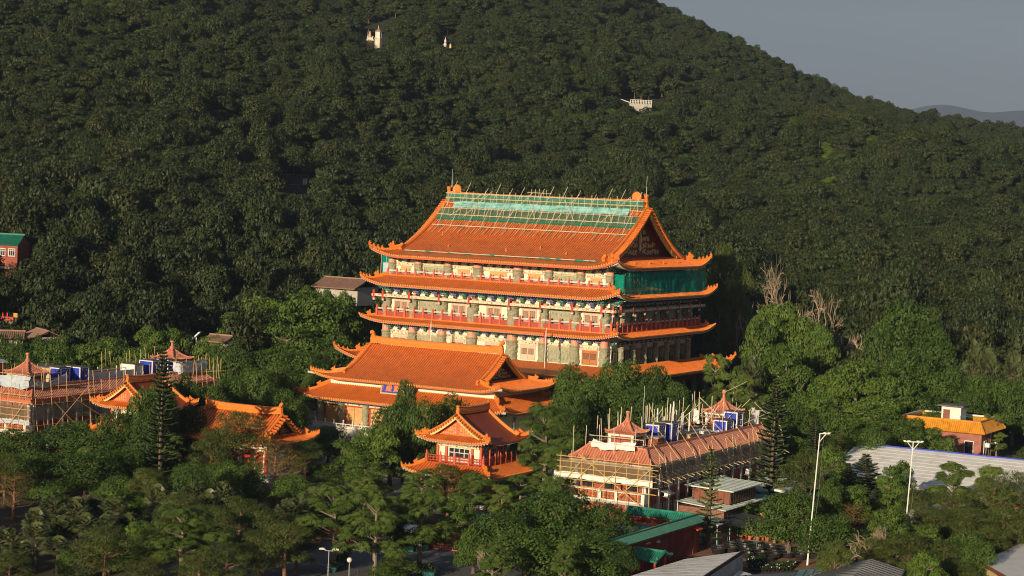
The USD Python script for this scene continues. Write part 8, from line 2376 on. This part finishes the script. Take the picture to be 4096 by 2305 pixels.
MB().tube([(-7.5 * s, 5 * s, 34 * s), (-7.5 * s, 5 * s, 72 * s)], [2 * s, .6 * s], 6).build('rear_spire', 'stupa_brick', T)
P = place(1512, 190, 610); s = P[1] / FPX
T = thing('stupa', 'white hexagonal pagoda with tiled cap and thin spire, second of two towers on the mountain', 'stupa', P, 0)
MB().lathe([(15 * s, -8), (14 * s, 34 * s)], 6).build('lower_tier', 'stupa_stone', T); MB().lathe([(17 * s, 34 * s), (17 * s, 37 * s)], 6).build('ledge', 'stupa_stone', T)
MB().lathe([(11.5 * s, 37 * s), (11.5 * s, 62 * s)], 6).build('upper_tier', 'white_render', T)
MB().lathe([(15 * s, 62 * s), (14 * s, 64 * s), (6 * s, 71 * s), (2 * s, 74 * s)], 6).build('cap_roof', 'grey_tile', T); MB().lathe([(2.2 * s, 74 * s), (1.2 * s, 80 * s), (.3 * s, 88 * s)], 6).build('spire', 'stupa_stone', T)
for a in range(6):
    MB().bx(-.01, .01, -.01, .01, 0, .01); w = a * PI / 3
    q = np.array([math.cos(w), math.sin(w), 0]) * 11.7 * s
    MB().tube([q + [0, 0, 37 * s], q + [0, 0, 62 * s]], .9 * s, 5).build('corner_rib', 'stupa_stone', T)
P = place(1780, 203); s = P[1] / FPX
T = thing('stupa', 'white bottle-shaped stupa with red band and pointed top standing alone in the forest', 'stupa', P, 0)
MB().lathe([(7 * s, -6), (6 * s, 12 * s), (5 * s, 15 * s), (6.5 * s, 20 * s), (6.8 * s, 25 * s), (4.6 * s, 31 * s)], 12).build('vase', 'stupa_stone', T, smooth=True); MB().lathe([(5.2 * s, 31 * s), (5.2 * s, 33 * s)], 12).build('red_band', 'red_paint', T)
MB().lathe([(5 * s, 33 * s), (4.6 * s, 40 * s), (2.5 * s, 45 * s), (.4 * s, 54 * s)], 10).build('cone', 'stupa_stone', T)
P = place(1802, 190); s = P[1] / FPX
T = thing('small_stupa', 'little ochre stupa with flat white cap beside the bottle-shaped one', 'stupa', P, 0)
MB().lathe([(4 * s, -8), (4 * s, 8 * s)], 8).build('base', 'gold_paint', T); MB().bx(-5 * s, 5 * s, -5 * s, 5 * s, 8 * s, 10.5 * s).build('cap', 'stupa_stone', T); MB().lathe([(2.5 * s, 10.5 * s), (.5 * s, 17 * s)], 8).build('point', 'stupa_brick', T)
# lookout platform on the far slope
P = ground_at(2555, 446, 600, 1250); s = P[1] / FPX
T = thing('lookout_platform', 'pale concrete lookout with a white railing high on the forest slope', 'platform', P + np.array([0, 0, 2.0]), 4)
MB().bx(-38 * s, 52 * s, 0, 10, -8, 1.0).build('retaining_wall', 'concrete', T)
m = MB()
for k in range(14):
    x = -34 * s + k * 84 * s / 13; m.bx(x - .1, x + .1, .1, .3, 1.0, 1.0 + 15 * s)
m.bx(-36 * s, 52 * s, .12, .28, 1 + 14 * s, 1 + 15.4 * s).bx(-36 * s, 52 * s, .12, .28, 1 + 7 * s, 1 + 8 * s).build('railing', 'white_metal', T)
MB().beam((-75 * s, .2, 25 * s), (-36 * s, .2, 13 * s), .25, .25).build('ramp_rail', 'white_metal', T)
for px, py, h in ((2842, 600, 55), (1953, 190, 50)):
    P = ground_at(px, py, 500, 1150); s = P[1] / FPX
    single(MB().tube([P - [0, 0, 2], P + np.array([2 * s, 0, h * .5 * s]), P + np.array([-1 * s, 0, h * s + 3])], [3 * s, 2.2 * s, .8 * s], 5).tube([P + np.array([1.5 * s, 0, h * .45 * s]), P + np.array([8 * s, 0, h * .8 * s])], [1.6 * s, .5 * s], 4), 'dead_trunk', 'dead_wood', 'pale dead trunk standing in the forest ' + ('beyond the great hall\'s ridge' if px > 2500 else 'near the bottle-shaped stupa'), 'tree trunk')
p = HAZE.build('haze', 'haze'); tag(stage.GetPrimAtPath(p), kind='stuff')
